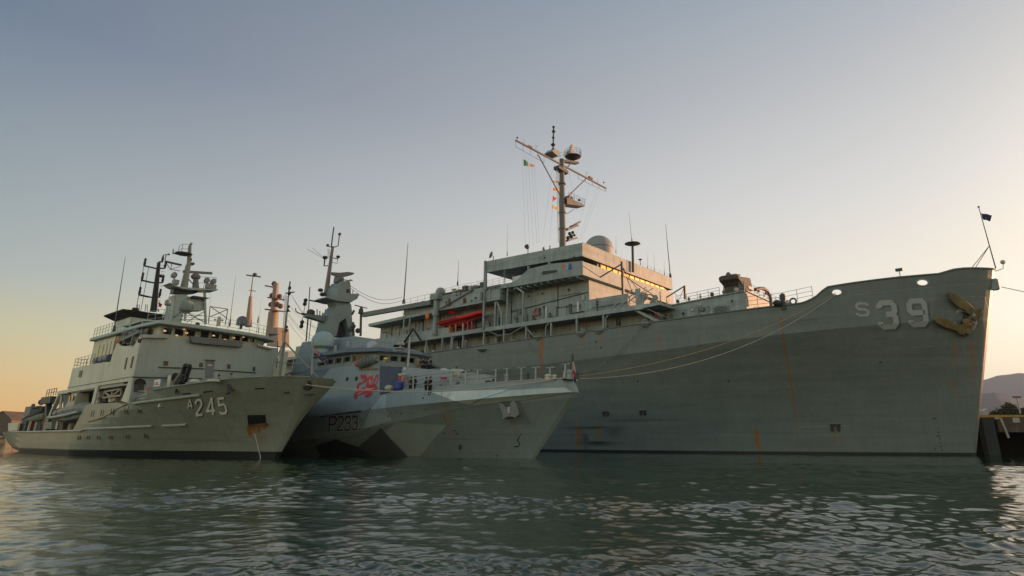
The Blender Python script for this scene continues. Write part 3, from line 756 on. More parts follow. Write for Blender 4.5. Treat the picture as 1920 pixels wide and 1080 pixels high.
# pillars and gear of the main deck recess
mb = MB(); xs = [-77.7, -73.1, -69.1, -66.9, -64.2, -59.6, -55.4, -51.0, -46.3, -41.8, -37.4]
for x in xs+[-82, -87, -92, -97, -102, -108, -115]:
    mb.box(x-.12, x+.12, -12.92, -12.66, 14.3, 17.47)
build_each(mb, 'deck_pillar', GREY2, s39)
rng = random.Random(3)
mb = MB()
for (x, dz) in ((-46.8, 0), (-36.6, 0), (-66.2, 0)):
    mb.tube([(x, -12.8, 17.4), (x-.5, -12.8, 16.9), (x-.5, -12.8, 15.1)], .1, 6)
mb.tube([(-58.5, -12.9, 17.5), (-56.5, -12.9, 16.6), (-54.2, -12.9, 16.55), (-51.4, -12.9, 17.5)], .06, 5)
mb.beam((-51.3, -12.7, 17.5), (-49.6, -12.7, 15.8), .14, .14)
build_each(mb, 'recess_pipe', GREY2, s39)
for i in range(30):
    x = -91+i*2.05+rng.random()*.8
    w_, h_ = .3+rng.random()*.7, .4+rng.random()*1.1; z = 14.6+rng.random()*1.4
    mb = MB(); 
    if i % 3 == 0: mb.lathe([(.24, 0), (.26, .1), (.26, .7), (.2, .8)], (x, -12.2, 15.0), 10)
    elif i % 3 == 1: mb.box(x, x+w_, -10.6, -10.2, z, z+h_).box(x+.05, x+w_-.05, -10.7, -10.6, z+.1, z+h_-.1)
    else: mb.box(x, x+.06, -10.4, -10.2, 14.3, 17.3).box(x+.5, x+.56, -10.4, -10.2, 14.3, 17.3).box(x, x+.5, -10.35, -10.3, 15.5, 15.6)
    mb.build('wall_fitting', (GREY2, DARK, WHITE, GREY2, CREAM)[i % 5], hs)
for i in range(16):
    x = -53.5+i*1.45; mb = MB()
    if i % 4 == 1: mb.box(x, x+.9, -10.5, -10.41, 18.3, 20.2); nm = 'door'
    else: mb.box(x, x+.25+.3*rng.random(), -10.6, -10.41, 18.6+rng.random(), 20.1+rng.random()*.5); nm = 'wall_fitting'
    if x < -41.8: mb.build(nm, (GREY2, GREY2, DARK, WHITE)[i % 4], tw)
for i in range(14):
    x = -88+i*2.2; mb = MB(); mb.box(x, x+.18, -10.62, -10.51, 18.2, 21.9) if i % 3 else mb.box(x, x+.9, -10.7, -10.51, 19.3, 20.4); mb.build('wall_fitting', (GREY2, DARK)[i % 2], hs)
mb = MB(); mb.tube([(-56, -10.55, 20.6), (-41.3, -10.5, 21.6)], .05, 4); mb.tube([(-46.9, -10.5, 18.2), (-46.9, -10.5, 23.5)], .06, 4); mb.tube([(-31, -10.25, 15.8), (-90, -10.25, 15.8)], .05, 4); mb.tube([(-40, -11.75, 18.9), (-34.3, -11.75, 18.9)], .04, 4)
build_each(mb, 'cable_run', DARK, tw)
# oval boat platform light tubs on the bulwark
mb = MB()
for (px, py, r) in ((905, 655, .9), (1009, 632, .7), (1090, 625, .7), (1123, 620, .75), (1209, 607, .75)):
    q = S.P(px, py, y=-13.0); mb.lathe([(.25, -.35), (r, .05), (r, .12), (r*.75, .2)], (q.x, -13.0, q.z-.1), 14)
    mb.tube([(q.x-.3, -12.9, q.z+.1), (q.x-.3, -12.9, q.z+.55), (q.x+.3, -12.9, q.z+.55), (q.x+.3, -12.9, q.z+.1)], .06, 5)
build_each(mb, 'bollard_platform', GREY2, s39, smooth=True)
# rails
mb = MB(); rails(mb, [(-80, -12.7, 23.5), (-70.5, -12.8, 23.6)], 1.9, 3, 2.0, .03); rails(mb, [(-70.4, -12.9, 24.6), (-59.7, -12.9, 24.6)], 1.2, 3, 1.6, .03); rails(mb, [(-59.4, -12.9, 24.5), (-53.8, -12.9, 24.5)], 1.1, 3, 1.3, .025)
rails(mb, [(-54.5, -12.85, 18.1), (-31.2, -12.85, 18.1)], 1.05, 3, 1.5, .022); rails(mb, [(-28.6, -8.9, 18.3), (-22.6, -8.9, 18.6)], 1.15, 3, 1.7, .035)
rails(mb, [(-20, -8.9, 18.9), (-19.3, -8.9, 18.9), (-19.3, 8, 18.9)], 1.1, 3, 1.6, .03); rails(mb, [(-18.5, -bS(-18.5)+.1, 15.7+.3), (-14.5, -bS(-14.5)+.1, 16.05), (-11.4, -bS(-11.4)+.1, 16.5)], 1.5, 3, 1.6, .03)
rails(mb, [(-41.2, 13.5, 28.2), (-41.2, 5, 28.2)], 1.0, 2, 3, .02)
rails(mb, [(-125, -12.8, 18.1), (-92, -12.8, 18.1)], 1.1, 3, 2.0, .04)
rails(mb, [(-54, -12.9, 14.3), (-30, -12.9, 14.3)], 1.2, 1, 3., .03)
build_each(mb, 'guard_rail', GREY2, s39)
# boom crane
cr = MB(); cr.tube([(-70.6, -13.3, 18.1), (-70.6, -13.3, 21.3)], .42, 10); cr.tube([(-70.6, -13.3, 21.3), (-70.6, -13.3, 21.8)], .62, 10); cr.tube([(-70.6, -13.3, 21.8), (-70.6, -13.3, 24.6)], .45, 10)
cr.box(-71.6, -69.6, -13.9, -12.75, 24.0, 25.0)
crane = cr.build('crane', GREY2, s39, smooth=True)
mb = MB(); mb.beam((-91, -13.4, 23.9), (-71.6, -13.4, 23.65), .7, .8); mb.build('crane_boom', paint('boom_paint', (.16, .18, .165), .6, streak=.2), crane)
mb = MB(); mb.beam((-69.8, -13.3, 22.3), (-62.0, -13.1, 24.5), .12, .16); mb.tube([(-62.2, -13.1, 24.5), (-69.5, -13.2, 24.9)], .05); mb.build('crane_stay', DARK, crane)
mb = MB(); mb.ball((-72.3, -13.6, 21.4), .5, 10, 8, (1, .5, 1.2)); mb.tube([(-72.3, -13.6, 20.9), (-72.3, -13.6, 19.3)], .07); mb.build('hook_block', ORANGE, crane, smooth=True)
mb = MB(); mb.tube([(-78.5, -13.2, 17.6), (-76.8, -13.5, 18.8), (-75.9, -13.6, 19.6), (-75.2, -13.5, 18.9), (-73.8, -13.3, 17.2)], .16, 8); mb.build('black_hose', BLACK, s39, smooth=True)
for x in (-77.7, -79.3):
    mb = MB(); mb.beam((x, -12.9, 18.1), (x, -12.9, 22.0), .2, .2); mb.build('davit_post', GREY2, s39)
# small radome, searchlights, whip aerials
mb = MB(); mb.tube([(-70.9, -12.2, 24.6), (-70.9, -12.2, 25.0)], .35, 8); mb.ball((-70.9, -12.2, 25.55), .85, 16, 10); mb.build('small_radome', paint('radome_paint', (.29, .30, .28), .45, streak=.05), s39, smooth=True)
q = S.P(1123, 467, x=-46); RD = (-46, q.y, q.z); rr = 2.35
mb = MB(); mb.lathe([(rr, -2.6), (rr, 0)]+[(rr*math.cos(a), rr*.95*math.sin(a)) for a in [R(8*i) for i in range(1, 12)]], RD, 32); dome = mb.build('radome', PAINTS['radome_paint'], s39, smooth=True)
mb = MB(); mb.lathe([(rr+.03, .0), (rr+.03, .08)], RD, 32); mb.build('radome_seam', DARK, dome)
mb = MB()
q = S.P(925, 480, y=-12.7); mb.lathe([(.1, 0), (.55, .25), (.58, .3), (.1, .32)], (q.x, q.y-.2, q.z+.05), 14, (-.4, -1, .2)); mb.tube([(q.x, -12.7, 28.6), (q.x, -12.7, q.z)], .07)
q = S.P(990, 464.5, y=-12.7); mb.lathe([(.3, 0), (.36, .4), (.1, .45)], (q.x, q.y-.1, q.z), 12, (.3, -1, .3)); mb.tube([(q.x, -12.7, 28.2), (q.x, -12.7, q.z)], .06)
build_each(mb, 'searchlight', DARK, s39, smooth=True)
def whip(ship, top, bot, parent, r=.05, plane=('y', -12.), mat=None, name='whip_aerial'):
    a = ship.P(*bot, **{plane[0]: plane[1]}); b = ship.P(*top, **{plane[0]: plane[1]})
    b = Vector((a.x, a.y, b.z)) if abs((b-a).x)+abs((b-a).y) < .0 else b
    mb = MB(); mb.tube([a, a.lerp(b, .5), b], [r, r*.7, r*.3], 5); mb.lathe([(r*2.5, 0), (r*2.2, .5), (r, .8)], a, 8); return mb.build(name, mat or DARK, parent)
whip(S, (765, 455), (757, 569), s39, .13, ('y', -12.3)); whip(S, (860, 488), (858, 535), s39, .06, ('y', -12.)); whip(S, (951, 420), (951, 480), s39, .03, ('y', -8))
whip(S, (1248, 420), (1257, 520), s39, .1, ('x', -43)); whip(S, (1179, 395), (1185, 455), s39, .04, ('x', -43)); whip(S, (1213, 470), (1214.5, 506), s39, .03, ('x', -46)); whip(S, (1226, 475), (1227, 510), s39, .03, ('x', -47)); whip(S, (1245, 487), (1246, 516), s39, .03, ('x', -46)); whip(S, (1155, 440), (1155, 475), s39, .03, ('x', -50))
mb = MB(); a = S.P(1187, 510, x=-40.2); b = S.P(1186, 458, x=-40.2); mb.tube([a, b], .2, 8); mb.lathe([(.15, -.3), (1.25, .05), (1.25, .12), (.1, .25)], b, 20)
for k in range(18): p = a.lerp(b, k/18); mb.tube([p+Vector((.2, -.2, 0)), p+Vector((.2, -.55, 0))], .03, 4)
mb.tube([a+Vector((.2, -.55, 0)), b+Vector((.2, -.55, -.4))], .03, 4); mb.build('discone_antenna', DARK, s39, smooth=True)
mb = MB(); a = S.P(1201, 497, x=-42); mb.tube([a, a+Vector((0, 0, .8))], .06); mb.lathe([(.1, 0), (.35, .15), (.1, .3)], a+Vector((0, 0, .8)), 10); mb.build('small_beacon', DARK, s39)
# kingposts with booms on the forward decks
mb = MB(); mb.beam((-35.3, -11, 20.15), (-35.3, -11, 24.9), .3, .3); a = S.P(1125, 520, y=-13.3); mb.beam((-35.3, -11, 24.6), a, .14, .18); mb.tube([(-35.3, -11, 24.4), S.P(1178, 520, y=-10.5), S.P(1200, 548, y=-10.5)], .04, 4)
mb.tube([a, S.P(1092, 498, y=-13.1)], .04, 4)
mb.tube([(-35.3, -11, 23), S.P(1235, 560, y=-9.5)], .05, 4); mb.tube([(-35.3, -11, 24.4), S.P(1190, 560, y=-11)], .04, 4); mb.build('kingpost', DARK, s39)
mb = MB(); a = S.P(1284, 536, y=-8); b = S.P(1285, 561, y=-8); mb.beam(b, a, .28, .28); c = S.P(1249, 558, y=-8.5); mb.beam(a, c, .12, .14); mb.tube([a, S.P(1274, 560, y=-8), S.P(1265, 550, y=-8)], .04, 4); mb.build('kingpost', DARK, s39)
# covered winch head on the forecastle house roof
X0 = -21.2
mb = MB(); Y = lambda x, y: S.P(x, y, x=X0)
prof = [(1377, 549), (1375, 537), (1370, 529), (1365, 524), (1363, 517), (1367, 515), (1369, 522), (1374, 521), (1385, 522), (1391, 523), (1393, 532), (1397, 548)]
ring = lambda dx, k: [Vector((X0+dx, p.y, p.z)).lerp(Vector((X0+dx, Y(1383, 535).y, Y(1383, 535).z)), k) for p in [Y(*q) for q in prof]]
mb.loft([ring(-1.3, .15), ring(-1.0, 0), ring(.9, 0), ring(1.2, .15)]); mb.ball(Y(1366, 517), .34, 10, 8, (1, 1, 1.4)); mb.build('covered_winch', paint('tarpaulin', (.14, .125, .10), .8, var=.3), s39)
mb = MB(); mb.beam(Y(1381, 523), Y(1388, 515.5), .22, .22); mb.build('winch_lever', DARK, s39)
mb = MB(); F = lambda x, y: S.P(x, y, x=-17.5)
mb.tube([F(1416, 543), F(1424, 540.5), F(1432, 541), F(1439, 546), (F(1443, 553)), F(1445, 562), F(1446, 574)], .2, 8); mb.build('hose_arch', BLACK, s39, smooth=True)
mb = MB()
for (px, py) in ((1422, 545), (1436, 550)): mb.ball(F(px, py), .2, 8, 6); mb.tube([F(px, py), F(px-3, py+6)], .05)
build_each(mb, 'arch_fitting', ORANGE, s39)
mb = MB(); mb.tube([F(1395, 528), F(1395, 548)], .06); mb.box(-17.55, -17.45, F(1403, 539).y, F(1412, 539).y, F(1406, 542).z, F(1406, 537).z); build_each(mb, 'small_sign', DARK, s39)
mb = MB(); a = S.P(1468, 562, x=-14.5)
mb.lathe([(.28, -1.2), (.28, 0), (.35, .05), (.35, .55), (.1, .75)], a, 10); a = S.P(1487, 565, x=-13.5); mb.torus(a, .34, .1, (0, -1, 0), 14, 6); a = S.P(1458, 569, x=-15); mb.ball(a, .5, 10, 8, (1, 1.6, .8)); mb.ball(a+Vector((0, .9, -.1)), .45, 10, 8)
build_each(mb, 'mooring_gear', DARK, s39, smooth=True)
mb = MB(); mb.ball(S.P(1476, 567.5, x=-14.5), .32, 10, 7); mb.box(-13.9, -13.4, S.P(1503, 565, x=-13.6).y, S.P(1512, 565, x=-13.6).y, 15.9, 16.45); build_each(mb, 'white_fitting', WHITE, s39)
mb = MB(); a = S.P(1688, 519, y=-5.2); mb.tube([a, a+Vector((0, 0, .7))], .04, 4); mb.box(a.x-.35, a.x+.35, a.y-.15, a.y+.15, a.z+.65, a.z+.95); mb.build('bulwark_lamp', DARK, s39)
mb = MB(); mb.tube([(5.1, -.6, 18.9), (5.8, -.5, 19.1), (5.9, -.5, 19.6)], .04, 5); mb.ball((5.9, -.5, 19.8), .24, 10, 8); mb.build('stem_lamp', CREAM, s39)
mb = MB(); a = S.P(1867, 503, y=0); b = S.P(1835, 388, y=0); c = a.lerp(b, .36)
mb.tube([a, b], [.07, .04], 6); mb.tube([c, (a.x-2.6, -1.1, 18.9)], .035, 4); mb.tube([c, (a.x-2.6, .9, 18.9)], .035, 4); mb.ball(b, .12, 8, 6); mb.build('jackstaff', DARK, s39)
# ---- deck clutter in many small pieces
rng = random.Random(77)
WORN = paint('worn_fitting_paint', (.17, .18, .16), .6, rust=.6); PALE = plain('pale_fitting', (.42, .42, .38), .6); BRZ = plain('brown_fitting', (.13, .085, .045), .7); DGR = plain('dark_green_fitting', (.03, .05, .04), .6)
def clutter(parent, n, x0, x1, y, z0, z1, names=('wall_box', 'wall_pipe', 'wall_valve', 'wall_lamp', 'wall_locker'), out=.25):
    for i in range(n):
        x = x0+(x1-x0)*(i+rng.random())/n; z = z0+(z1-z0)*rng.random(); m_ = (WORN, DARK, PALE, BRZ, DGR, WORN, WORN)[rng.randrange(7)]; k = rng.randrange(5); mb = MB(); w_ = .15+.5*rng.random(); h_ = .2+.7*rng.random(); d_ = .08+out*rng.random()
        if k == 0: mb.box(x, x+w_, y-d_, y-.005, z, min(z+h_, z1+.3)); mb.box(x+.03, x+w_-.03, y-d_-.03, y-d_, z+.05, min(z+h_, z1+.3)-.05)
        elif k == 1: l_ = 1+3*rng.random(); mb.tube([(x, y-.1, z), (x+l_, y-.1, z), (x+l_, y-.1, max(z0-.2, z-1.2*rng.random()))], .035+.03*rng.random(), 6)
        elif k == 2: mb.lathe([(.05, 0), (.16, .05), (.18, .16), (.06, .2)], (x, y, z), 10, (0, -1, 0)); mb.tube([(x, y-.1, z), (x, y-.1, z0-.1)], .03, 5)
        elif k == 3: mb.ball((x, y-.12, z1), .1+.06*rng.random(), 8, 6); mb.tube([(x, y-.02, z1+.1), (x, y-.12, z1)], .03, 4)
        else: mb.box(x, x+.35, y-d_-.1, y-.005, z0, z0+.9+.5*rng.random()); mb.box(x+.4, x+.6, y-d_*.7, y-.005, z0, z0+.6)
        mb.build(names[k], m_, parent)
clutter(hs, 44, -91, -31.5, -10.21, 14.9, 17.0, out=.5)
clutter(hs, 26, -88.5, -58, -10.51, 18.6, 21.6); clutter(tw, 16, -55.5, -42, -10.41, 18.5, 22.6); clutter(fh, 10, -32, -20, -9.02, 16.0, 17.8); clutter(hs, 10, -69.5, -57, -13.01, 22.6, 24.2, out=.1)
for i in range(26):        # gear standing along the bulwark and on the roofs
    x = -90+i*2.3+rng.random(); mb = MB(); r_ = .12+.2*rng.random(); mb.lathe([(r_, 0), (r_*1.1, .3), (r_*.7, .5+.5*rng.random()), (r_*.3, .9+.4*rng.random())], (x, -12.3, 14.32), 8); mb.tube([(x+.4, -12.5, 14.32), (x+.4, -12.5, 16.2+rng.random())], .04, 5); mb.build('deck_gear', (WORN, DARK, PALE, BRZ)[i % 4], s39)
for i in range(22):
    x = -78+i*.95+rng.random()*.5; z = 23.5 if x < -70.5 else 24.62; mb = MB(); w_ = .2+.35*rng.random()
    if x > -59.6: continue
    (mb.ball((x, -12.2, z+.35), w_*1.3, 8, 6, (1.5, 1, .8)) if i % 4 == 0 else mb.box(x-w_, x+w_, -12.6, -12.0, z, z+.3+.8*rng.random())); mb.build('roof_gear', (WORN, BRZ, DARK, CREAM)[i % 4], s39)
for i in range(9):
    x = -33.5+i*1.6; mb = MB(); z = 18.1 if x < -31 else 18.1+.05*(x+31); mb.tube([(x, -8.2, z), (x, -8.2, z+.5+rng.random())], .06+.08*rng.random(), 6); mb.ball((x, -8.2, z+.7), .15+.15*rng.random(), 8, 6); mb.build('roof_gear', (DARK, WORN, PALE)[i % 3], s39)
# bracing wires and lines on the gallery
mb = MB()
for (a_, b_) in (((-57.5, -12.7, 23.6), (-60.5, -12.8, 18.3)), ((-55, -12.7, 23.4), (-51.5, -12.8, 18.3)), ((-70.5, -13.3, 24.5), (-66, -12.4, 21.2)), ((-62.2, -13.1, 24.3), (-65, -12.4, 21.2)), ((-80, -13.2, 23.6), (-77, -13.0, 18.6)), ((-79, -13.2, 23.6), (-80.5, -13.0, 18.6))): mb.tube([a_, b_], .025, 4)
build_each(mb, 'stay_wire', WIRE, s39)
# ---- main mast
mast = MB(); MX = -53.9; M = lambda x, y, xx=MX: S.P(x, y, x=xx)
base, top = Vector((MX, .05, 27.4)), Vector((MX, .05, M(1052, 298).z))
mast.tube([base, base.lerp(top, .5), top], [.62, .54, .44], 12)
for z0 in (30, 36.5, 39.5, 45): mast.lathe([(.7, 0), (.7, .25)], (MX, .05, z0), 12)
MASTP = paint('mast_paint', (.17, .165, .145), .6, streak=.2, rust=.5)
mst = mast.build('main_mast', MASTP, s39, smooth=True)
mb = MB(); l0, l1 = M(1049.5, 456), M(1046, 318)
for dy in (0, -.5): mb.tube([l0+Vector((0, dy+.1, 0)), l1+Vector((0, dy+.1, 0))], .05, 4)
n = 60
for k in range(n): p = l0.lerp(l1, k/n); mb.tube([p+Vector((0, .1, 0)), p+Vector((0, -.4, 0))], .03, 4)
mb.build('mast_ladder', CREAM, mst)
mb = MB(); yl, yr = M(967, 263), M(1136, 353)
mb.tube([yl, Vector((MX, 0, (yl.z+yr.z)/2)), yr], .17, 8)
for s_, (a, b) in ((-1, ((967, 275), (1020, 305))), (1, ((1084, 335), (1136, 359)))):
    p, q = M(*a), M(*b); mb.tube([p, q], .04, 4)
    for k in range(5): r0 = p.lerp(q, k/4); t_ = (r0.y-yl.y)/(yr.y-yl.y); mb.tube([r0, yl.lerp(yr, t_)], .035, 4)
mb.tube([M(1009, 290), M(1050, 366)], .1, 6); mb.tube([M(1099, 335), M(1062, 371)], .1, 6)
for (x, y) in ((970, 258), (1132, 342)): mb.ball(M(x, y), .18, 8, 6)
for (x, y) in ((982, 261), (1121, 335)): mb.tube([M(x, y), M(x, y+10)], .03, 4)
for (x, y) in ((1005, 274), (1100, 323)):
    mb.tube([M(x, y), M(x, y+11)], .03, 4); mb.tube([M(x-2.5, y-.5), M(x+4, y)], .03, 4)
for (x, y) in ((994, 276), (1107, 334)): mb.box(MX-.2, MX+.2, M(x-3, y).y, M(x+3, y).y, M(x, y+2).z, M(x, y-2).z)
mb.build('yardarm', paint('yard_paint', (.16, .12, .10), .6), mst, smooth=True)
pm = MB(); c0 = M(1037, 284); pm.tube([c0, M(1038, 240)], .13, 6)
for (x, y, r) in ((1038, 238, .28), (1038, 246.5, .35), (1037.5, 258, .28), (1037.5, 259, .24), (1037, 271.5, .42), (1037, 280, .3)): pm.ball(M(x, y), r, 8, 6, (1, 1, .7))
pm.tube([M(1035, 246.5), M(1042, 246.5)], .04, 4)
pm.build('top_pole', BLACK, mst)
pb = MB(); q = [M(*p) for p in ((1028, 286), (1033, 281), (1044, 288), (1043, 295), (1038, 295))]; pb.loft([[Vector((MX-.9, p.y, p.z)) for p in q], [Vector((MX+.9, p.y, p.z)) for p in q]]); pb.build('antenna_box', GREY2, mst)
pp = MB()
q = M(1073, 301); zt = M(1073, 293).z
pp.lathe([(.6, -.55), (1.45, -.12), (1.55, 0), (.3, .02)], (MX, M(1073, 293).y+.2, zt), 16)
pp.beam((MX, 0, M(1050, 300).z), (MX, q.y+1.5, q.z), .9, .4); pp.beam((MX, -1.6, M(1040, 312).z), (MX, 1.2, M(1040, 312).z-.2), 1.2, .6)
pp.beam((MX, 2.9, M(1070, 305).z), (MX, .2, M(1055, 325).z), .15, .2)
build_each(pp, 'mast_platform', DARK, mst)
pr = MB(); cy = M(1073, 293).y+.2
rails(pr, [(MX+1.55*math.cos(a), cy+1.55*math.sin(a), zt) for a in [R(30*i) for i in range(13)]], 1.2, 3, 2., .03)
rails(pr, [M(1050, 299), M(1064, 293)], 1.2, 2, 1.2, .03)
pr.build('platform_rail', DARK, mst)
pf = MB(); pf.beam((MX, M(1067, 288).y, zt+.1), (MX, M(1073, 273).y, M(1073, 273).z), .55, .5); pf.box(MX-.5, MX+.5, M(1068, 290).y-.3, M(1074, 290).y+.1, zt+.05, zt+.7); pf.build('satcom_head', CREAM, mst)
p2 = MB(); z2 = M(1075, 385).z; cy2 = M(1082, 380).y
p2.prism([(0.3, z2-.9), (cy2+1.1, z2+.25), (cy2+1.3, z2+.6), (0.3, z2+.4)], 0, MX-.9, MX+.9)
p2.tube([M(1063, 401), M(1076, 392)], .05, 4)
rails(p2, [(MX-.9, .8, z2+.45), (MX-.9, cy2+1.2, z2+.6), (MX+.9, cy2+1.2, z2+.6), (MX+.9, .8, z2+.45)], 1.1, 2, .8, .03)
p2.box(MX-.6, MX+.6, 1.2, 2.6, z2+.6, z2+1.1); p2.ball((MX, cy2+.7, z2+1.6), .25); p2.build('lower_platform', DARK, mst)
p3 = MB(); p3.beam(M(1061, 431), M(1081, 423), .9, .35); p3.beam(M(1070, 425), M(1087, 416), .5, .22); p3.tube([M(1074, 424), M(1073, 428)], .15)
p3.beam(M(1061, 452), M(1078, 447), 1.2, .3)
for (x, y, r) in ((1068, 438, .32), (1074, 436, .3), (1071, 443, .4), (1077, 441, .25), (1065, 446, .35)): p3.ball(M(x, y), r, 8, 6)
p3.build('navigation_radar', DARK, mst)
hal = MB()
for (x0, y0, x1, y1) in ((979, 285, 985, 465), (985, 292, 993, 462), (990, 296, 1000, 461), (996, 298, 1007, 458), (1001, 300, 1012, 456), (1035, 320, 1017, 452), (1042, 330, 1030, 452), (1105, 345, 1078, 452), (1120, 352, 1084, 452), (1125, 355, 1090, 448), (1066, 320, 1082, 395)):
    hal.tube([M(x0, y0), S.P(x1, y1, x=-52.5)], .012, 4)
build_each(hal, 'halyard', WIRE, mst)
# aft kingposts, far masts of the tender
def aftpole(pts, rad, mat, name, y=0, yy=None):
    mb = MB(); mb.tube([S.P(*p, y=y) for p in pts], rad, 10); return mb.build(name, mat, s39, smooth=True)
AFT = paint('aft_mast_paint', (.30, .22, .16), .6)
aftpole([(466, 612), (470, 556)], [.95, .45], AFT, 'aft_kingpost', 0); aftpole([(470, 556), (475, 512)], [.2, .12], AFT, 'aft_topmast', 0)
mb = MB(); mb.beam(S.P(463, 516, y=0), S.P(488, 519, y=0), .4, .4); mb.ball(S.P(478, 515.5, y=0), .6); mb.beam(S.P(467, 544, y=0), S.P(479, 546, y=0), .2, .2); mb.build('aft_crosstree', DARK, s39)
aftpole([(508, 640), (513, 585)], [1.5, 1.25], AFT, 'aft_kingpost', -3); aftpole([(513, 585), (518, 532)], [.85, .7], AFT, 'aft_topmast', -3)
mb = MB()
for (x, y, w_) in ((515, 582, 12), (518, 560, 10), (510, 538, 7)): mb.beam(S.P(x-w_, y-1.2, y=-3), S.P(x+w_*.9, y+1.2, y=-3), 2., .35)
for (x, y) in ((510, 554), (524, 556), (526, 574), (514, 532), (508, 571), (520, 571)): mb.ball(S.P(x, y, y=-3), .7, 8, 6)
mb.build('aft_mast_platform', paint('aft_dark', (.13, .06, .04), .6), s39)
mb = MB(); q = [S.P(*p, y=-3) for p in ((512, 617), (531, 615), (532, 650), (511, 650))]; mb.loft([[(p.x, -4.5, p.z) for p in q], [(p.x, -1.5, p.z) for p in q]]); mb.build('crane_cab', AFT, s39)
mb = MB()
for k in range(7): mb.box(-128+k*5, -126+k*5, -11-(k % 2), -8, 18.1, 19.6+(k % 3)*.5)
build_each(mb, 'deck_locker', GREY2, s39)
# ------------------------------------------------------------------ camouflaged patrol ship
T_A, T_L, T_M, T_D = (.25, .295, .275), (.55, .61, .55), (.155, .18, .17), (.07, .08, .078)
T_N = (.10, .125, .145)
p233 = empty('patrol_ship', 'blue and grey camouflaged patrol ship numbered P233, moored in the middle', 'ship', T.O, T.th)
hz = lambda *pts: [hullpt(T, *p) for p in pts]
def ext(p, q, k):      # carry edge p->q past q by factor k
    return (p[0]+(q[0]-p[0])*k, p[1]+(q[1]-p[1])*k)
MK = []
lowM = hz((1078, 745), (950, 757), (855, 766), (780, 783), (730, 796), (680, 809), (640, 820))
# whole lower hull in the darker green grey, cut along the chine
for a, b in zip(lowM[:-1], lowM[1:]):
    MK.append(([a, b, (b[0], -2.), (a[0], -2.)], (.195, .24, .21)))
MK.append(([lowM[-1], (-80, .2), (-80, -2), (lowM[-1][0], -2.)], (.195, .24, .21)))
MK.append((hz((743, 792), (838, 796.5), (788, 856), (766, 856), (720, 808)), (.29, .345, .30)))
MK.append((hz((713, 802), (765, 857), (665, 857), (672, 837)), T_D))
MK.append((hz((628, 823), (672, 838), (700, 857), (600, 857), (590, 835)), (.03, .038, .038)))  # survey ship's cast shadow painted in as near black
MK.append((hz((720, 736), (725, 738), (735, 788), (678, 806)), (.36, .43, .40)))
MK.append((hz((805, 734), (957, 730), (879, 759)), T_L))
MK.append((hz((879, 760.5), (957, 731), (1060, 726), (1078, 737), (975, 752)), (.47, .54, .49)))
MK.append(([(-26.5, 9.9), (-25.9, 3.9), (-80, 3.5), (-80, 9.9)], (.12, .155, .17)))
MK.append((hz((934, 753), (974, 751), (997, 796), (958, 797)), (.155, .18, .165)))
CAMO = hull_paint('hull_camouflage_and_shadow', T_A, T, [((829, 774), (838, 796), .12, 1.3), ((830, 725), (831, 760), .1, .5), ((966, 800), (970, 822), .35, .4), ((846, 733), (847, 850), .4, .3)], (), [((940, 812), (940, 817), 5., .45), ((860, 820), (860, 826), 4., .4)], rough=.5, streak=.12, masks=MK)
def rowsT(d):
    xg = 4.85-d; zt = T.ztop(xg); zu = T.zu(xg); zl = min(T.zl(xg), zu-.02)
    return [-1., 0, zl*.5, zl, (zl+zu)/2, zu, (zu+zt)/2, zt]
stT = ST+[17, 19, 21, 23, 25, 28, 31, 35, 40, 50, 65, 85]
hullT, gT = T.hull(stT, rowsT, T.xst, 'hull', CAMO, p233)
# citadel flush with the sloping sides
CIT = paint('camouflage_side_paint', T_A, .5, streak=.12, masks=[([(-26.2, 9.4), (-25.0, 9.4), (-28.5, 5), (-34, 4), (-80, 4), (-80, 9.4)], (.115, .145, .16))])
yb = lambda x, z: interp(T_BK, 4.85-x)-.32*(z-T.zu(x))
cit = MB(); rg = []
for x, dx in ((-62, 0), (-45, 0), (-34, 0), (-27, 0), (-22, 0), (-16.4, 1.6)):
    zb = T.ztop(x+dx); zt = 9.12 if x < -20 else 8.75; a, b = yb(x+dx, zb), yb(x, zt)
    rg.append([(x+dx, -a, zb), (x, -b, zt), (x, b, zt), (x+dx, a, zb)])
a = rg[-1]
rg.append([(-13.6, -4.7, T.ztop(-14)), (-14.3, -3.9, 8.6), (-14.3, 3.9, 8.6), (-13.6, 4.7, T.ztop(-14))])
cit.loft(rg); citadel = cit.build('citadel', CIT, p233)
fr = MB()      # navy blue facet on the front of the citadel
q = [Vector(rg[-2][0]), Vector(rg[-2][1]), Vector(rg[-1][1]), Vector(rg[-1][0])]
nn = (q[1]-q[0]).cross(q[3]-q[0]).normalized(); nn = nn if nn.y < 0 else -nn
fr.add([p+nn*.012 for p in q], [(0, 1, 2, 3)]); fr.build('front_facet', paint('navy_facet_paint', (.075, .085, .11), .55), citadel)
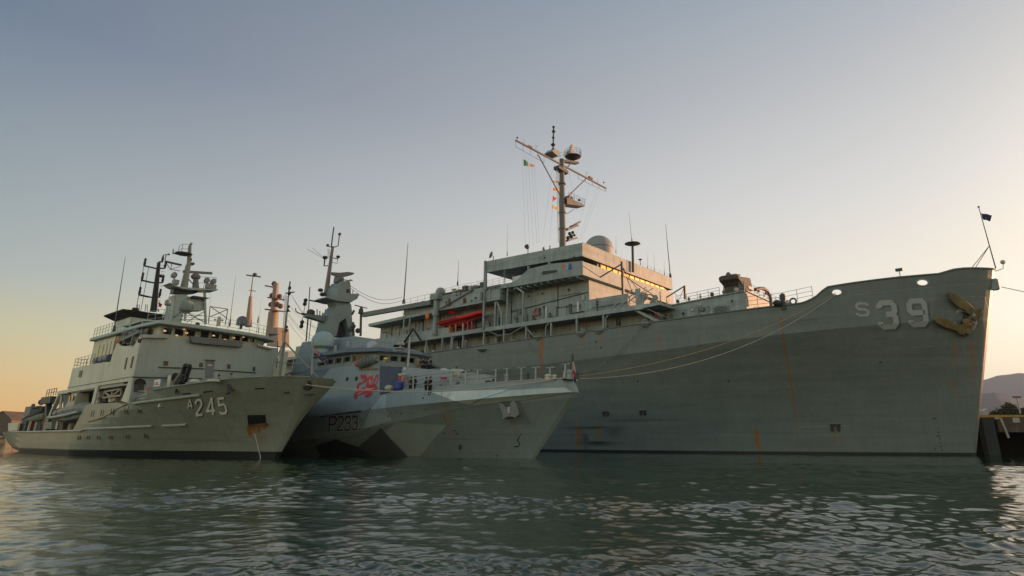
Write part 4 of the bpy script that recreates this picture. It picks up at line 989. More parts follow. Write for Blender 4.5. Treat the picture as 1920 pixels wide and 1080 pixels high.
# gun house
gh = MB(); LT = paint('light_side_paint', (.30, .33, .305), .5, streak=.2)
gh.loft([[(-13.62, -4.65, 5.9), (-14.28, -3.85, 8.58), (-14.28, 3.85, 8.58), (-13.62, 4.65, 5.9)], [(-7.4, -3.7, 6.2), (-8.1, -3.1, 7.9), (-8.1, 3.1, 7.9), (-7.4, 3.7, 6.2)], [(-6.2, -1.5, 6.25), (-7.2, -1.2, 7.8), (-7.2, 1.2, 7.8), (-6.2, 1.5, 6.25)]])
gunhouse = gh.build('gun_house', LT, p233)
mb = MB(); v = []; 
for x in (3.9, 2, 0, -3, -7, -12, -16, -30): z = T.ztop(x)-.06; b = max(.02, T.b(x, z)-.03); v += [(x, -b, z), (x, b, z)]
mb.add(v, [(2*i, 2*i+1, 2*i+3, 2*i+2) for i in range(7)]); mb.build('deck', DECK, p233)
mb = MB(); mb.tube([(x, -T.b(x, T.ztop(x))-.01, T.ztop(x)) for x in (3.85, 2, 0, -3, -7, -11.8, -14)], .05, 5); mb.build('deck_edge', paint('deck_edge_paint', (.42, .37, .31), .6), p233)
mb = MB(); mb.box(-13.5, -12.6, -5.6, -5.3, 6.1, 6.12); 
# pennant number P233, outlined
quadP = [[(617.5, 782.5), (632, 781.5), (630, 807), (616.5, 808.5)], [(634, 782), (645, 781.5), (644, 806), (633, 807)], [(648, 781.5), (658, 781), (657.5, 806), (646.5, 806.5)], [(661, 781), (671, 780.5), (671, 805), (660, 805.5)]]
PK, PW = plain('numeral_black', (.03, .032, .032), .5), plain('numeral_outline', (.46, .42, .42), .5)
for qd, ks in zip(quadP, (['P'], ['2'], ['3', '3b'], ['3', '3b'])):
    glyph(T, qd, ks, .25, .012, PW, p233, 'numeral_outline', (.62, 1.)); glyph(T, qd, ks, .13, .04, PK, p233, 'numeral', (.62, 1.))
# heraldic beast on the side
RD_ = paint('crest_red', (.48, .022, .018), .5, var=.25, streak=0.); CP_ = plain('crest_pink', (.55, .26, .24), .5)
ysk = lambda px, py, off: (lambda q: q)(T.hit(px, py, off))
def side(px, py, off=.03):
    d = T.D(px, py); best = None
    for i in range(1400):
        t = 30+i*.05; p = T.lo+d*t; y = yb(p.x, p.z) if p.z > T.zu(p.x) else T.b(p.x, p.z)
        if -p.y <= y+off and p.x < 0: return p
    raise ValueError
CZ = lambda x, y: (640+x/16., 690+y/16.)
def ribbon(pts, ws, mat, off, name='crest'):
    mb = MB(); L_, R_ = [], []
    for i, (x, y) in enumerate(pts):
        a = pts[max(i-1, 0)]; b = pts[min(i+1, len(pts)-1)]; l = math.hypot(b[0]-a[0], b[1]-a[1]); nx, ny = -(b[1]-a[1])/l, (b[0]-a[0])/l; w_ = ws[i]*.62
        L_.append(side(*CZ(x+nx*w_, y+ny*w_), off)); R_.append(side(*CZ(x-nx*w_, y-ny*w_), off))
    n_ = len(pts); mb.add(L_+R_, [(i, i+1, n_+i+1, n_+i) for i in range(n_-1)]); return mb.build(name, mat, crest)
cb = MB(); cb.add([side(*CZ(x, y), .03) for x, y in ((860, 560), (830, 500), (1000, 520), (1080, 560), (1080, 640), (960, 720), (850, 700), (700, 760), (640, 700), (700, 600))], [tuple(range(10))])
crest = cb.build('crest', RD_, p233)
ribbon([(430, 930), (415, 820), (450, 760), (560, 740), (680, 690), (780, 640)], [60, 75, 80, 85, 120, 160], RD_, .034)
ribbon([(700, 620), (560, 665), (490, 630), (480, 540), (530, 470), (640, 440), (715, 380), (725, 290), (690, 230)], [90, 50, 45, 45, 45, 40, 40, 50, 70], RD_, .036)
ribbon([(600, 190), (625, 280), (700, 300)], [30, 90, 60], RD_, .038); ribbon([(700, 190), (690, 250), (720, 300)], [25, 60, 60], RD_, .040)
ribbon([(830, 560), (820, 420), (850, 330), (880, 280), (930, 260)], [140, 110, 110, 100, 60], RD_, .042)
ribbon([(980, 530), (1010, 420), (1050, 330), (1060, 250), (1095, 200)], [90, 80, 80, 70, 50], RD_, .044)
ribbon([(860, 700), (850, 780), (770, 830), (700, 850)], [120, 90, 90, 50], RD_, .046)
ribbon([(830, 240), (880, 170), (930, 230)], [50, 60, 40], plain('crest_gold', (.5, .33, .08), .5), .05)
ribbon([(860, 520), (850, 400), (885, 330)], [30, 40, 30], CP_, .056); ribbon([(720, 600), (820, 640), (1000, 600)], [30, 35, 20], CP_, .056); ribbon([(1000, 480), (1050, 370), (1070, 280)], [20, 25, 20], CP_, .056)
ribbon([(940, 350), (975, 320)], [25, 20], plain('crest_blue', (.05, .14, .3), .5), .056); ribbon([(700, 640), (600, 730), (480, 790)], [20, 25, 20], CP_, .056)
mb = MB()
for (x, y) in ((623, 714), (651, 711), (668, 710)): q = side(x, y, .01); mb.box(q.x-.13, q.x+.13, q.y-.05, q.y+.05, q.z-.2, q.z+.2)
build_each(mb, 'porthole', BLACK, citadel)
# ---- bridge
BR = paint('bridge_paint', (.25, .285, .26), .5, streak=.08); RF = paint('bridge_roof_paint', (.125, .155, .185), .45, streak=.05)
def plan(k, z, dx=0): return [(x*1.+dx*(1 if x > -20 else 0), y*k, z) for x, y in ((-29, -5.0), (-22.3, -5.1), (-19.0, -3.6), (-18.0, -1.3), (-18.0, 1.3), (-19.0, 3.6), (-22.3, 5.1), (-29, 5.0))]
br = MB(); br.loft([plan(.86, 8.9, -.6), plan(.86, 9.75, -.6)]); br.loft([plan(.88, 10.25, -.35), plan(.9, 10.65, -.2)]); bridge = br.build('bridge', BR, p233)
gl = MB(); gl.loft([plan(.84, 9.75, -.8), plan(.85, 10.25, -.7)]); gl.build('window_band', GLASS, bridge)
ps = plan(.875, 9.7, -.5); 
for i in range(7):
    if i == 3: n_ = 2
    else: n_ = 4 if i in (0, 6) else 2
    for k in range(n_):
        p = Vector(ps[i]).lerp(Vector(ps[i+1]), k/n_); mb = MB(); mb.beam(p, p+Vector((.08, 0, .65)), .28, .28); mb.build('window_post', BR, bridge)
rf = MB(); rf.loft([plan(1.0, 10.5, .0), plan(1.06, 10.6, .35), plan(1.04, 10.95, .25), plan(.78, 11.3, -.9)]); rf.build('roof', RF, bridge)
# deckhouse and radar mast
TX = -33.0; Tm = lambda x, y, xx=TX: T.P(x, y, x=xx)
dh = MB(); dh.loft([[(-36, -3.8, 9.1), (-35.5, -3.0, 13.2), (-35.5, 3.0, 13.2), (-36, 3.8, 9.1)], [(-24.6, -3.4, 9.1), (-25.2, -2.5, 13.0), (-25.2, 2.5, 13.0), (-24.6, 3.4, 9.1)], [(-21.8, -1.9, 9.1), (-23.2, -1.3, 12.6), (-23.2, 1.3, 12.6), (-21.8, 1.9, 9.1)]])
dhs = dh.build('upper_deckhouse', paint('upper_paint', (.22, .265, .255), .5, streak=.08), p233)
dome = MB(); c = T.P(606, 638, y=-4.6); dome.lathe([(.7, -1.5), (.75, -1.05), (1.22, -.75), (1.3, -.2)]+[(1.3*math.cos(a), -.2+1.25*math.sin(a)) for a in [R(9*i) for i in range(1, 11)]], c, 24); dm = dome.build('radome', paint('blue_radome', (.30, .40, .40), .4, var=.04, streak=0), p233, smooth=True)
mb = MB(); mb.lathe([(.5, -2.6), (.4, -1.5)], c, 10); mb.build('radome_stand', LT, dm)
mb = MB(); c = T.P(698, 646, x=-20.5); mb.lathe([(.55, -.9), (.62, -.2)]+[(.62*math.cos(a), -.2+.62*math.sin(a)) for a in [R(10*i) for i in range(1, 10)]], c, 18); mb.build('radome', paint('white_radome', (.42, .44, .42), .4, var=.04, streak=0), p233, smooth=True)
MS = PAINTS['upper_paint']
ms = MB()
def yzprism(mb, pts, x0, x1, tilt=0):
    q = [Tm(*p) for p in pts]; return mb.loft([[(x0, p.y, p.z) for p in q], [(x1, p.y, p.z) for p in q]])
yzprism(ms, [(598, 635), (608, 598), (624, 575), (650, 572), (652, 590), (628, 606), (622, 632)], TX-1.2, TX+1.0)
yzprism(ms, [(640, 598), (651, 590), (654, 632), (648, 632)], TX-1.2, TX+1.0)
yzprism(ms, [(624, 575), (619, 560), (630, 562), (650, 566), (650, 573)], TX-1., TX+.8)
tmast = ms.build('radar_mast', MS, p233)
mb = MB(); yzprism(mb, [(622, 633), (628, 607), (650, 598), (650, 632)], TX-.8, TX-.7); mb.build('mast_recess', BLACK, tmast)
for k in range(6):
    mb = MB(); mb.beam(Tm(624+k*4, 631, TX+.2), Tm(629+k*3.6, 609, TX+.2), .12, .12); mb.build('recess_tube', DARK, tmast)
mb = MB(); yzprism(mb, [(572, 594), (575, 590), (626, 594), (626, 604), (612, 606)], TX-.5, TX+.4); mb.build('yard_arm', paint('dark_upper_paint', (.14, .175, .165), .5), tmast)
mb = MB()
q = [Tm(*p) for p in ((600, 561), (613, 556), (660, 553), (662, 557), (648, 569), (622, 567))]; mb.loft([[(TX-1.8, p.y, p.z) for p in q], [(TX+1.4, p.y, p.z) for p in q]])
mb.build('mast_platform', MS, tmast)
mb = MB(); q = [Tm(*p) for p in ((621, 556), (625, 540), (632, 530), (646, 529), (648, 535), (649, 554))]; mb.loft([[(TX-1.3, p.y, p.z) for p in q], [(TX+1.1, p.y, p.z) for p in q]]); mb.build('radar_house', MS, tmast)
mb = MB(); q = [Tm(*p) for p in ((640, 544), (646, 544), (646.5, 551.5), (639.5, 551.5))]; mb.loft([[(TX+1.1, p.y, p.z) for p in q], [(TX+1.12, p.y, p.z) for p in q]]); mb.build('access_opening', BLACK, tmast)
mb = MB(); top = [(619, 511), (634, 512), (650, 510.5), (660, 512), (662, 513.5)]; bot = [(619.5, 516), (626, 518.5), (636, 521), (648, 519), (657, 516.5)][::-1]
q = [Tm(*p) for p in top+bot]; mb.loft([[(TX+.35, p.y, p.z) for p in q], [(TX+.15, p.y*1., p.z) for p in q]]); mb.beam(Tm(636, 520), Tm(634, 531), .9, .9); mb.beam(Tm(638, 524, TX+.4), Tm(658, 526.5, TX+2), .12, .12); mb.beam(Tm(656, 524, TX+2), Tm(661, 526.5, TX+2), .1, .1); mb.build('radar_dish', paint('radar_grey', (.12, .125, .125), .5, streak=0), tmast)
mb = MB(); a = Tm(611, 555, TX-1.5); b = Tm(624, 462, TX-1.5); mb.tube([a, b], [.33, .17], 8); mb.build('pole_mast', paint('pole_paint', (.23, .19, .16), .5), tmast)
mb = MB(); Tp = lambda x, y: T.P(x, y, x=TX-1.5)
mb.tube([Tp(621, 464), Tp(626, 426)], .09, 5); mb.tube([Tp(622, 465), Tp(634, 461), Tp(636.5, 440)], .07, 5); mb.ball(Tp(637, 439), .22, 8, 6)
mb.tube([Tp(619, 463), Tp(615, 461)], .07, 5); mb.ball(Tp(614.5, 460), .2, 8, 6)
for (x, y, r) in ((609.5, 483, .35), (634, 481.5, .28), (601, 544, .35), (666, 558, .35), (605, 552, .4)): mb.ball(Tp(x, y), r, 8, 6, (1, 1, .7))
mb.tube([Tp(609, 485), Tp(607.5, 499), Tp(614, 498)], .1, 5); mb.tube([Tp(620, 483), Tp(634, 485.5), Tp(634, 482)], .06, 5); mb.tube([Tp(623, 484), Tp(623, 492), Tp(632, 494), Tp(633, 486)], .04, 4)
for k in range(7): mb.tube([Tp(619, 468+k*2.6), Tp(614, 468+k*2.6)], .03, 4)
mb.tube([Tp(576, 467), Tp(606, 484)], .02, 4); mb.tube([Tp(585, 464), Tp(607, 483)], .02, 4)
mb.tube([Tp(581, 563), Tp(605, 568)], .09, 4); mb.tube([Tp(661, 556), Tp(662, 543)], .06, 4); mb.tube([Tp(658, 562), Tp(666, 562)], .06, 4)
build_each(mb, 'mast_aerials', DARK, tmast)
mb = MB()
for k in range(9): x = 579+k*5.2; mb.tube([Tp(x, 594), Tp(x, 580+(k % 3)*3)], .07, 5)
mb.lathe([(.5, 0), (.5, .6), (.2, .8)], Tp(582, 592), 10); mb.beam(Tp(566, 588.5), Tp(578, 590), .25, .25); mb.tube([Tp(554, 578), Tp(555, 584), Tp(562, 588), Tp(567, 588.5)], .07, 5)
build_each(mb, 'yard_fittings', DARK, tmast)
for (a, b) in (((573, 563), (571.5, 570)), ((566.5, 604), (565, 612))):
    mb = MB(); mb.tube([Tp(*a), Tp(*b)], .2, 6); mb.ball(Tp(*a), .26, 8, 6); mb.ball(Tp(*b), .26, 8, 6); mb.build('day_shape_light', BLACK, tmast)
mb = MB(); mb.tube([Tp(572.5, 570), Tp(569, 589)], .04, 4); mb.tube([Tp(569, 589), Tp(566, 604)], .04, 4); mb.tube([Tp(581, 538), Tp(578, 590)], .07, 4)
mb.tube([Tp(578, 590), Tp(574, 640)], .1, 4); mb.tube([Tp(584, 592), Tp(579, 640)], .05, 4)
for k in range(4): mb.tube([Tp(596+k*6, 597), Tp(594+k*6, 634)], .02, 4)
build_each(mb, 'halyard', WIRE, tmast)
mb = MB(); a = T.P(676, 582, x=-30); mb.beam(T.P(665, 572, x=-30), T.P(688, 578, x=-30), .12, .1); mb.lathe([(.35, -.5), (.25, .1), (.1, .4)], T.P(677, 581, x=-30), 8); mb.tube([T.P(677, 585, x=-30), T.P(676, 630, x=-30)], .16, 6); mb.beam(T.P(660, 590, x=-30), T.P(664, 582, x=-30), .2, .2); mb.build('navigation_radar', DARK, p233)
mb = MB(); 
for (x, y) in ((662, 612), (671, 620), (656, 618)): mb.ball(T.P(x, y, x=-28), .32, 8, 6)
mb.tube([T.P(663, 630, x=-28), T.P(662, 604, x=-28)], .16, 6); build_each(mb, 'director_post', DARK, p233)
# wires from the patrol ship mast to the tender boom
mb = MB()
for (p, q) in (((648, 530), (754, 557)), ((652, 537), (753, 564))):
    a, b = T.W(Tm(*p)), S.W(S.P(*q, y=-13.2)); pts = [a.lerp(b, k/10)-Vector((0, 0, 1.3*math.sin(math.pi*k/10))) for k in range(11)]; mb.tube([T.L(p_) for p_ in pts], .03, 4)
build_each(mb, 'aerial_wire', WIRE, tmast)
# covered tube on the bridge wing, lamps, small domes along the roof
mb = MB(); a, b = T.P(674, 683, y=-5.45), T.P(708, 672, y=-5.2); mb.tube([a, a.lerp(b, .1), a.lerp(b, .9), b], [.38, .5, .42, .3], 12)
for k in range(5): c = a.lerp(b, .15+.17*k); mb.lathe([(.53, -.05), (.53, .05)], c, 12, (b-a))
cv = mb.build('covered_canister', paint('camouflage_tarp', (.17, .20, .17), .8, var=.3, streak=0), p233, smooth=True)
mb = MB(); c = T.P(724, 672, x=-19.2); mb.ball(c, .2, 10, 8, (1, 1.6, .6)); mb.build('yellow_lamp', plain('lamp_amber', (.75, .48, .08), .4, emit=.15), p233)
mb = MB(); c = T.P(720, 677.5, x=-19.4); mb.ball(c, .22, 10, 8); mb.build('lamp', CREAM, p233)
mb = MB(); c = T.P(670, 682, y=-5.5); mb.ball(c, .26, 10, 8, (1, 1, 1.4)); mb.build('red_float', plain('float_red', (.6, .06, .03), .5), p233)
mb = MB(); mb.prism([(p.x, p.z) for p in T.Q([(673, 694), (675, 680), (690, 689), (708, 690), (708, 693)], y=-5.3)], 1, -5.35, -5.2); mb.build('canvas_screen', paint('brown_canvas', (.21, .17, .10), .9, streak=0), p233)
mb = MB()
for (x, y, r) in ((652, 643, .18), (679, 648, .12), (706, 648, .2), (712, 652, .2), (718, 650, .3), (723, 652, .32), (730, 652, .14), (738, 655, .14), (629, 651, .14)): c = T.P(x, y, x=-22 if x < 700 else -19.5); mb.lathe([(r, -.5), (r, 0), (r*.6, .2)], c, 8)
build_each(mb, 'roof_fitting', paint('roof_fitting_paint', (.30, .32, .30), .5, streak=0), bridge)
mb = MB(); c = T.P(751, 647, x=-16.5); mb.lathe([(.1, -.6), (.12, 0), (.42, .0), (.45, .18), (.3, .3)], c, 12); mb.lathe([(.2, .0), (.62, .05), (.62, .12), (.1, .25)], T.P(751, 655, x=-16.5), 12); mb.beam(T.P(737, 656.5, x=-16.5), T.P(752, 657, x=-16.5), .12, .12); mb.build('satellite_antenna', paint('antenna_white', (.40, .38, .34), .5, streak=0), p233, smooth=True)
mb = MB(); a, b = T.P(764.5, 688, x=-13.8), T.P(769, 632, x=-13.8); mb.tube([a, a.lerp(b, .45), a.lerp(b, .46), b], [.11, .11, .08, .07], 8); mb.build('whip_aerial', paint('antenna_white', (0, 0, 0)), p233)
# bridge wing strip to port
mb = MB(); q = [T.P(*p, x=-21.5) for p in ((745, 664), (775, 672), (812, 691), (806, 692), (770, 678))]; mb.loft([[(-23, p.y, p.z) for p in q], [(-20, p.y, p.z) for p in q]]); mb.build('wing_roof', RF, bridge)
mb = MB(); q = [T.P(*p, x=-22.4) for p in ((746, 672), (800, 684), (800, 694), (746, 690))]; mb.loft([[(-23, p.y, p.z) for p in q], [(-22.4, p.y, p.z) for p in q]]); mb.build('wing_screen', BR, bridge)
# gun
gx = -7.6; G = lambda x, y, yy=-2.3: T.P(x, y, y=yy)
mb = MB(); c = G(858, 712); mb.lathe([(.6, -1.1), (.5, 0), (.35, .15), (.35, .4)], c, 12)
q = [G(*p) for p in ((846, 697), (852, 692), (862, 692), (867, 698), (866, 706), (858, 714), (852, 711), (846, 703))]; mb.loft([[(p.x, p.y-.35, p.z) for p in q], [(p.x, p.y+.45, p.z) for p in q]])
for (x, y, r) in ((837, 700, .5), (832, 696, .4), (842, 706, .35)): mb.ball(G(x, y), r, 8, 6, (1.2, 1, .8))
gun = mb.build('deck_gun', paint('gun_paint', (.46, .49, .45), .5), p233)
mb = MB(); mb.tube([G(864, 699), G(884, 694)], .07, 6); mb.tube([G(855, 692), G(857, 687)], .08, 5); mb.build('gun_barrel', DARK, gun)
mb = MB(); c = G(854, 701.5, -2.68); mb.ball(c, .17, 8, 6, (1.6, .6, 1)); mb.build('gun_marker', YELLOW, gun)
mb = MB(); a = T.P(835, 709, y=-3.9); mb.beam(T.P(827, 709.5, y=-4.0), T.P(837, 709.5, y=-4.0), .16, .2); mb.build('valve_head', RED, p233)
for (x, y, r) in ((861, 725, .5), (828, 727, .33)):
    mb = MB(); mb.torus(T.P(x, y+.5, y=-3.8), r, .17, (0, -1, 0), 16, 8, 0, math.pi); build_each(mb, 'fairlead', LT, p233, smooth=True)
mb = MB(); c = T.P(757, 702, y=-4.6); mb.box(c.x-.55, c.x+.5, c.y-.25, c.y+.1, c.z-.12, c.z+.1); mb.build('flood_lamp', CREAM, p233); mb = MB(); c = T.P(760, 692, y=-4.5); mb.lathe([(.1, 0), (.16, .12), (.05, .2)], c, 8, (0, -1, .3)); mb.build('flood_lamp', WHITE, p233)
# rails: heavy stanchions and wires along the forecastle
for px in (774.5, 804, 845, 872.5, 895, 929, 950, 977, 1004, 1031, 1060):
    yy = -T.b(T.P(px, 722, y=-4).x, 6.3)+.12 if px < 1055 else -.7
    x = T.P(px, 722 if px < 900 else 718, y=yy).x; z = T.ztop(x); h_ = 1.25
    mb = MB(); mb.box(x-.055, x+.055, yy-.055, yy+.055, z, z+h_); mb.beam((x-.45, yy, z+h_-.02), (x-.15, yy, z+h_-.02), .05, .07); mb.beam((x+.15, yy, z+h_-.02), (x+.5, yy, z+h_-.02), .05, .07); mb.build('rail_stanchion', paint('stanchion_paint', (.36, .37, .34), .5, streak=0), p233)
mb = MB(); 
for k in (.45, .85, 1.2): mb.tube([(x, -T.b(x, 6.3)+.12 if x < 3 else -.7, T.ztop(x)+k) for x in (-13, -9, -5, -1, 2, 3.8)], .014, 4)
mb.build('rail_wire', WIRE, p233)
for (x, y, w_, h_) in ((911, 722, .5, .6), (923, 722, .4, .7), (945, 718, .3, 1.0), (986, 715, .18, .9), (1024, 715, .5, .5), (1045, 712, .2, .7), (1056, 714, .5, .8), (1070, 713, .25, .6), (1036, 716, .3, .4), (1008, 718, .3, .25)):
    xx = T.P(x, y, y=-1.5); mb = MB(); z = T.ztop(xx.x)-.05; mb.lathe([(w_*.7, 0), (w_*.6, h_*.6), (w_*.75, h_*.65), (w_*.5, h_)], (xx.x, -1.2 if x < 1040 else -.5, z), 10); mb.build('deck_fitting', (LT, CREAM, DARK)[int(x) % 3], p233)
# anchor in its recess, bow mark, scuttles
AN = paint('anchor_grey', (.30, .325, .315), .5, streak=0)
mb = MB(); on_hull(T, [(940, 756.5), (944, 757), (954, 767), (957, 770), (962, 773), (958, 779), (950, 785.5), (948, 783)], .12, .35, mb, .06); on_hull(T, [(962, 754), (966, 752.5), (970, 756), (974, 768), (976, 776), (974, 781), (962, 778), (960, 770)], .12, .35, mb, .06); on_hull(T, [(948, 783), (958, 778), (968, 777), (977, 778), (974, 783), (964, 781), (955, 783), (949, 786.5)], .35, .5, mb, .0); anc2 = mb.build('anchor', AN, p233)
mb = MB(); mb.tube([T.hit(958, 764, .3), T.hit(959, 774, .3)], .13, 8); mb.build('anchor_shank', WHITE, anc2)
mb = MB()
pp = [(974, 817.5), (971, 824), (969.5, 826), (973, 828.5), (974.5, 832), (972.5, 836), (969, 837.5), (964, 837.2)]
mb.tube([T.hit(x, y, .01) for x, y in pp], .05, 4); mb.tube([T.hit(976, 814, .01), T.hit(977, 815.5, .01)], .05, 4); build_each(mb, 'bow_mark', BLACK, p233)
mb = MB(); c = T.hit(862.5, 838, .01); mb.torus(c, .26, .04, (-.5, -1, 0), 14, 4); mb.tube([T.hit(859.5, 835, .01), T.hit(865.5, 841.5, .01)], .04, 4); mb.tube([T.hit(859.5, 841, .01), T.hit(865.5, 835, .01)], .03, 4); build_each(mb, 'thruster_mark', BLACK, p233)
for i, (x, y) in enumerate(((734.5, 775), (744, 772), (752, 775.5), (728, 780), (753, 768.5), (799, 768), (694, 767), (678, 787), (833, 812.5), (853, 807), (857, 813), (793, 746.5), (691, 804), (932, 854))):
    mb = MB(); c = T.hit(x, y, .0); mb.box(c.x-(.2 if i in (1, 9, 10, 13) else .08), c.x+.08, c.y-.02, c.y+.02, c.z-.06, c.z+.06); build_each(mb, 'scupper', BLACK, p233)
mb = MB()
for zz in ((580, 772, 680, 770), ): pass
for pts in ([(600, 781), (640, 775), (677, 770.5)], ):
    mb.tube([T.hit(x, y, .02) for x, y in pts], .09, 4)
mb.build('fender_strip', DARK, p233)
mb = MB()
for y in (786.5, 806, 844): mb.tube([T.hit(x, y+(.5*(x-900)/100), .004) for x in range(850, 1035 if y < 800 else (1020 if y < 820 else 1000), 12)], .012, 4)
build_each(mb, 'weld_seam', plain('pale_weld', (.3, .3, .3)), p233)
# ------------------------------------------------------------------ survey ship
a245 = empty('survey_ship', 'grey survey ship numbered A 245 in white, nearest and leftmost of the three', 'ship', A.O, A.th)
A_R = [((467, 798), (470, 822), .35, 2.), ((476, 798), (477, 812), .3, 1.5), ((485, 798), (486, 816), .3, 1.5), ((495, 797), (496, 806), .35, 2.), ((478, 808), (481, 850), .5, .35), ((490, 808), (492, 845), .6, .3), ((531, 807), (533, 820), .12, .8), ((176, 835), (176, 850), .1, 1.2), ((420, 806), (422, 830), .6, .15), ((530, 735), (531, 745), .1, .4)]
A_D = [((330, 820), (330, 826), 4., .35), ((400, 822), (400, 829), 4.5, .4), ((455, 818), (455, 824), 3., .35), ((350, 828), (350, 832), 3., .3)]
AC = (.255, .285, .215)
AGREY = hull_paint('survey_hull_paint', AC, A, A_R, (), A_D, rough=.5, streak=.18, masks=[([(-90, .62), (3, .62), (3, -3), (-90, -3)], (.012, .016, .015))])
AHSE = paint('survey_house_paint', (.62, .62, .47), .55, streak=.3, seams=0., var=.1)
AFR = paint('survey_front_paint', (.35, .40, .34), .55, streak=.12)
A.ztop = lambda x: interp([(-80, 2.5), (-25.5, 2.6), (-24.9, 5.12), (-15.6, 5.0), (-14.2, 4.85), (-10.4, 4.95), (-9.9, 6.05)]+[t for t in A_TOP if t[0] > -9.5], x)
def rowsA(d):
    xg = 5.2-d; zt = A.ztop(xg); z0 = min(2.4, zt-.2)
    return [-1., 0, .5, 1.2, 1.9, z0]+[z0+(zt-z0)*k/4 for k in range(1, 5)]
stA = ST+[15.1, 15.7, 17, 19, 19.5, 20.9, 21.1, 23, 25, 27, 29, 30.1, 30.7, 31.0, 32.1, 35, 40, 45, 50, 55, 58, 61, 64, 66, 68, 69.5, 70.2, 70.7, 71.0]
def a_b2(x, z, f=a_b):
    b = f(x, z)
    # counter stern: the underside rises aft
    zc = interp([(-70, 2.2), (-68, 1.7), (-65, .95), (-61, .3), (-56, -.3), (-50, -1.), (10, -1.)], x)
    if z < zc: return b*max(0., (1-(zc-z)/1.4)) if zc-z < 1.4 else 0.
    return b
A.b = a_b2
hullA, gA = A.hull(sorted(set(stA)), rowsA, A.xst, 'hull', AGREY, a245)
mb = MB()
for x0, x1, z in ((-25.4, -72, 2.5), (-25.2, -9.9, 4.3), (-9.9, 4.5, 5.3)):
    v = []
    for k in range(13):
        x = x0+(x1-x0)*k/12; b = max(.1, A.b(x, z)-.12); v += [(x, -b, z), (x, b, z)]
    mb.add(v, [(2*i, 2*i+1, 2*i+3, 2*i+2) for i in range(12)])
mb.build('deck', DECK, a245)
mb = MB(); mb.tube([(x, -A.b(x, A.ztop(x))-.0, A.ztop(x)) for x in (4.9, 4.6, 4, 3, 1, -1, -4, -7, -9.6)], .06, 6); mb.build('cap_rail', AGREY, a245)
RR = paint('rubbing_rail_paint', (.36, .38, .30), .5, streak=.1)
for pix in ([(375, 741), (330, 746.5), (280, 752.5), (241, 758)], [(350, 796.5), (325, 798), (299, 798.5)], [(286, 799), (240, 801), (200, 803), (160, 804.5), (152, 808), (130, 808.5), (90, 809), (50, 810), (20, 810)]):
    mb = MB(); pp = []
    for a, b in zip(pix[:-1], pix[1:]):
        for k in range(4): pp.append(A.hit(a[0]+(b[0]-a[0])*k/4, a[1]+(b[1]-a[1])*k/4, .05))
    mb.tube(pp, .12, 6); mb.build('rubbing_rail', RR, a245, smooth=True)
# number A 245
WN = plain('numeral_white', (.80, .78, .70), .5)
for qd, ks, nm in (([(353.5, 751.5), (359.5, 750.5), (361, 764.5), (353.5, 766)], ['A', 'Ab'], .17), ([(367, 751), (379, 749.5), (381, 777.5), (369, 779)], ['2'], .165), ([(390, 748.5), (401.5, 747.5), (405, 776), (389, 777.5)], ['4'], .165), ([(408.5, 748), (422, 746.5), (427, 774.5), (413, 776)], ['5'], .165)):
    glyph(A, [(x+1.1, y+.9) for x, y in qd], ks, nm, .014, PK, a245, 'numeral_shade', (.62, 1.)); glyph(A, qd, ks, nm, .05, WN, a245, 'numeral', (.62, 1.))
# scuttles in pairs
for (px, py) in ((173.7, 775.5), (191.7, 774), (210.5, 772.2), (235.3, 770.2), (260.5, 768), (148.7, 818.5), (165.5, 818.2), (184.5, 817.7), (206.7, 817.3), (238.5, 816), (272.3, 815)):
    for dx in (-1.5-.003*px, 1.5+.003*px):
        c = A.hit(px+dx, py, 0); mb = MB(); h_ = .34; mb.loft([[(c.x+.13*math.cos(a)+.0, c.y+.01-o, c.z+h_*math.sin(a)) for a in [2*math.pi*k/10 for k in range(10)]] for o in (0, .035)]); mb.build('scuttle', BLACK, a245)
mb = MB(); on_hull(A, [(464.5, 778.5), (498, 778), (499.5, 795.5), (466.5, 798)], .03, .05, mb); mb.build('anchor_pocket', BLACK, a245)
mb = MB(); on_hull(A, [(466.5, 796), (484, 795), (502, 793), (503.5, 798), (485, 799.5), (467, 801)], .02, .12, mb); mb.build('pocket_sill', paint('rusty_sill', (.20, .10, .03), .9, var=.6, rust=.8), a245)
mb = MB(); on_hull(A, [(478, 728), (496, 727.2), (496, 729.5), (478, 730.4)], .0, .02, mb); mb.build('bow_slot', BLACK, a245)
mb = MB(); on_hull(A, [(342, 738), (357, 736.5), (357, 738.5), (342, 740)], .0, .02, mb); mb.build('bow_slot', BLACK, a245)
mb = MB(); on_hull(A, [(381, 734.5), (399, 732.5), (399, 734.5), (381, 736.5)], .0, .02, mb); mb.build('bow_slot', BLACK, a245)
mb = MB(); on_hull(A, [(428.5, 737), (434, 736.5), (434, 740), (428.5, 740.5)], .0, .02, mb); mb.build('small_plate', WHITE, a245)
mb = MB(); on_hull(A, [(434, 731), (442, 730), (442, 732), (434, 733)], .0, .02, mb); mb.build('small_plate', RED, a245)
mb = MB(); c = A.hit(330, 733.5, .01); mb.lathe([(.24, 0), (.24, .06)], c, 12, (-.3, -1, 0)); mb.build('fairlead_opening', BLACK, a245)
cF = A.hit(577, 721.5, .03); mb = MB(); mb.torus(cF, .34, .11, (.6, -1, -.3), 16, 8); mb.lathe([(.3, -.02), (.3, .02)], cF, 12, (.6, -1, -.3)); build_each(mb, 'bow_fairlead', BLACK, a245, smooth=True)
for i in range(13):
    mb = MB(); t = i/12.; x = 478+t*10.5+(1.5 if i % 2 else 0)*.3; y = 815+t*43; c = A.hit(x, y, .005); mb.box(c.x-.07, c.x+.07, c.y-.02, c.y+.01, c.z-.05, c.z+.05)
    mb.build('draught_mark', WHITE, a245)
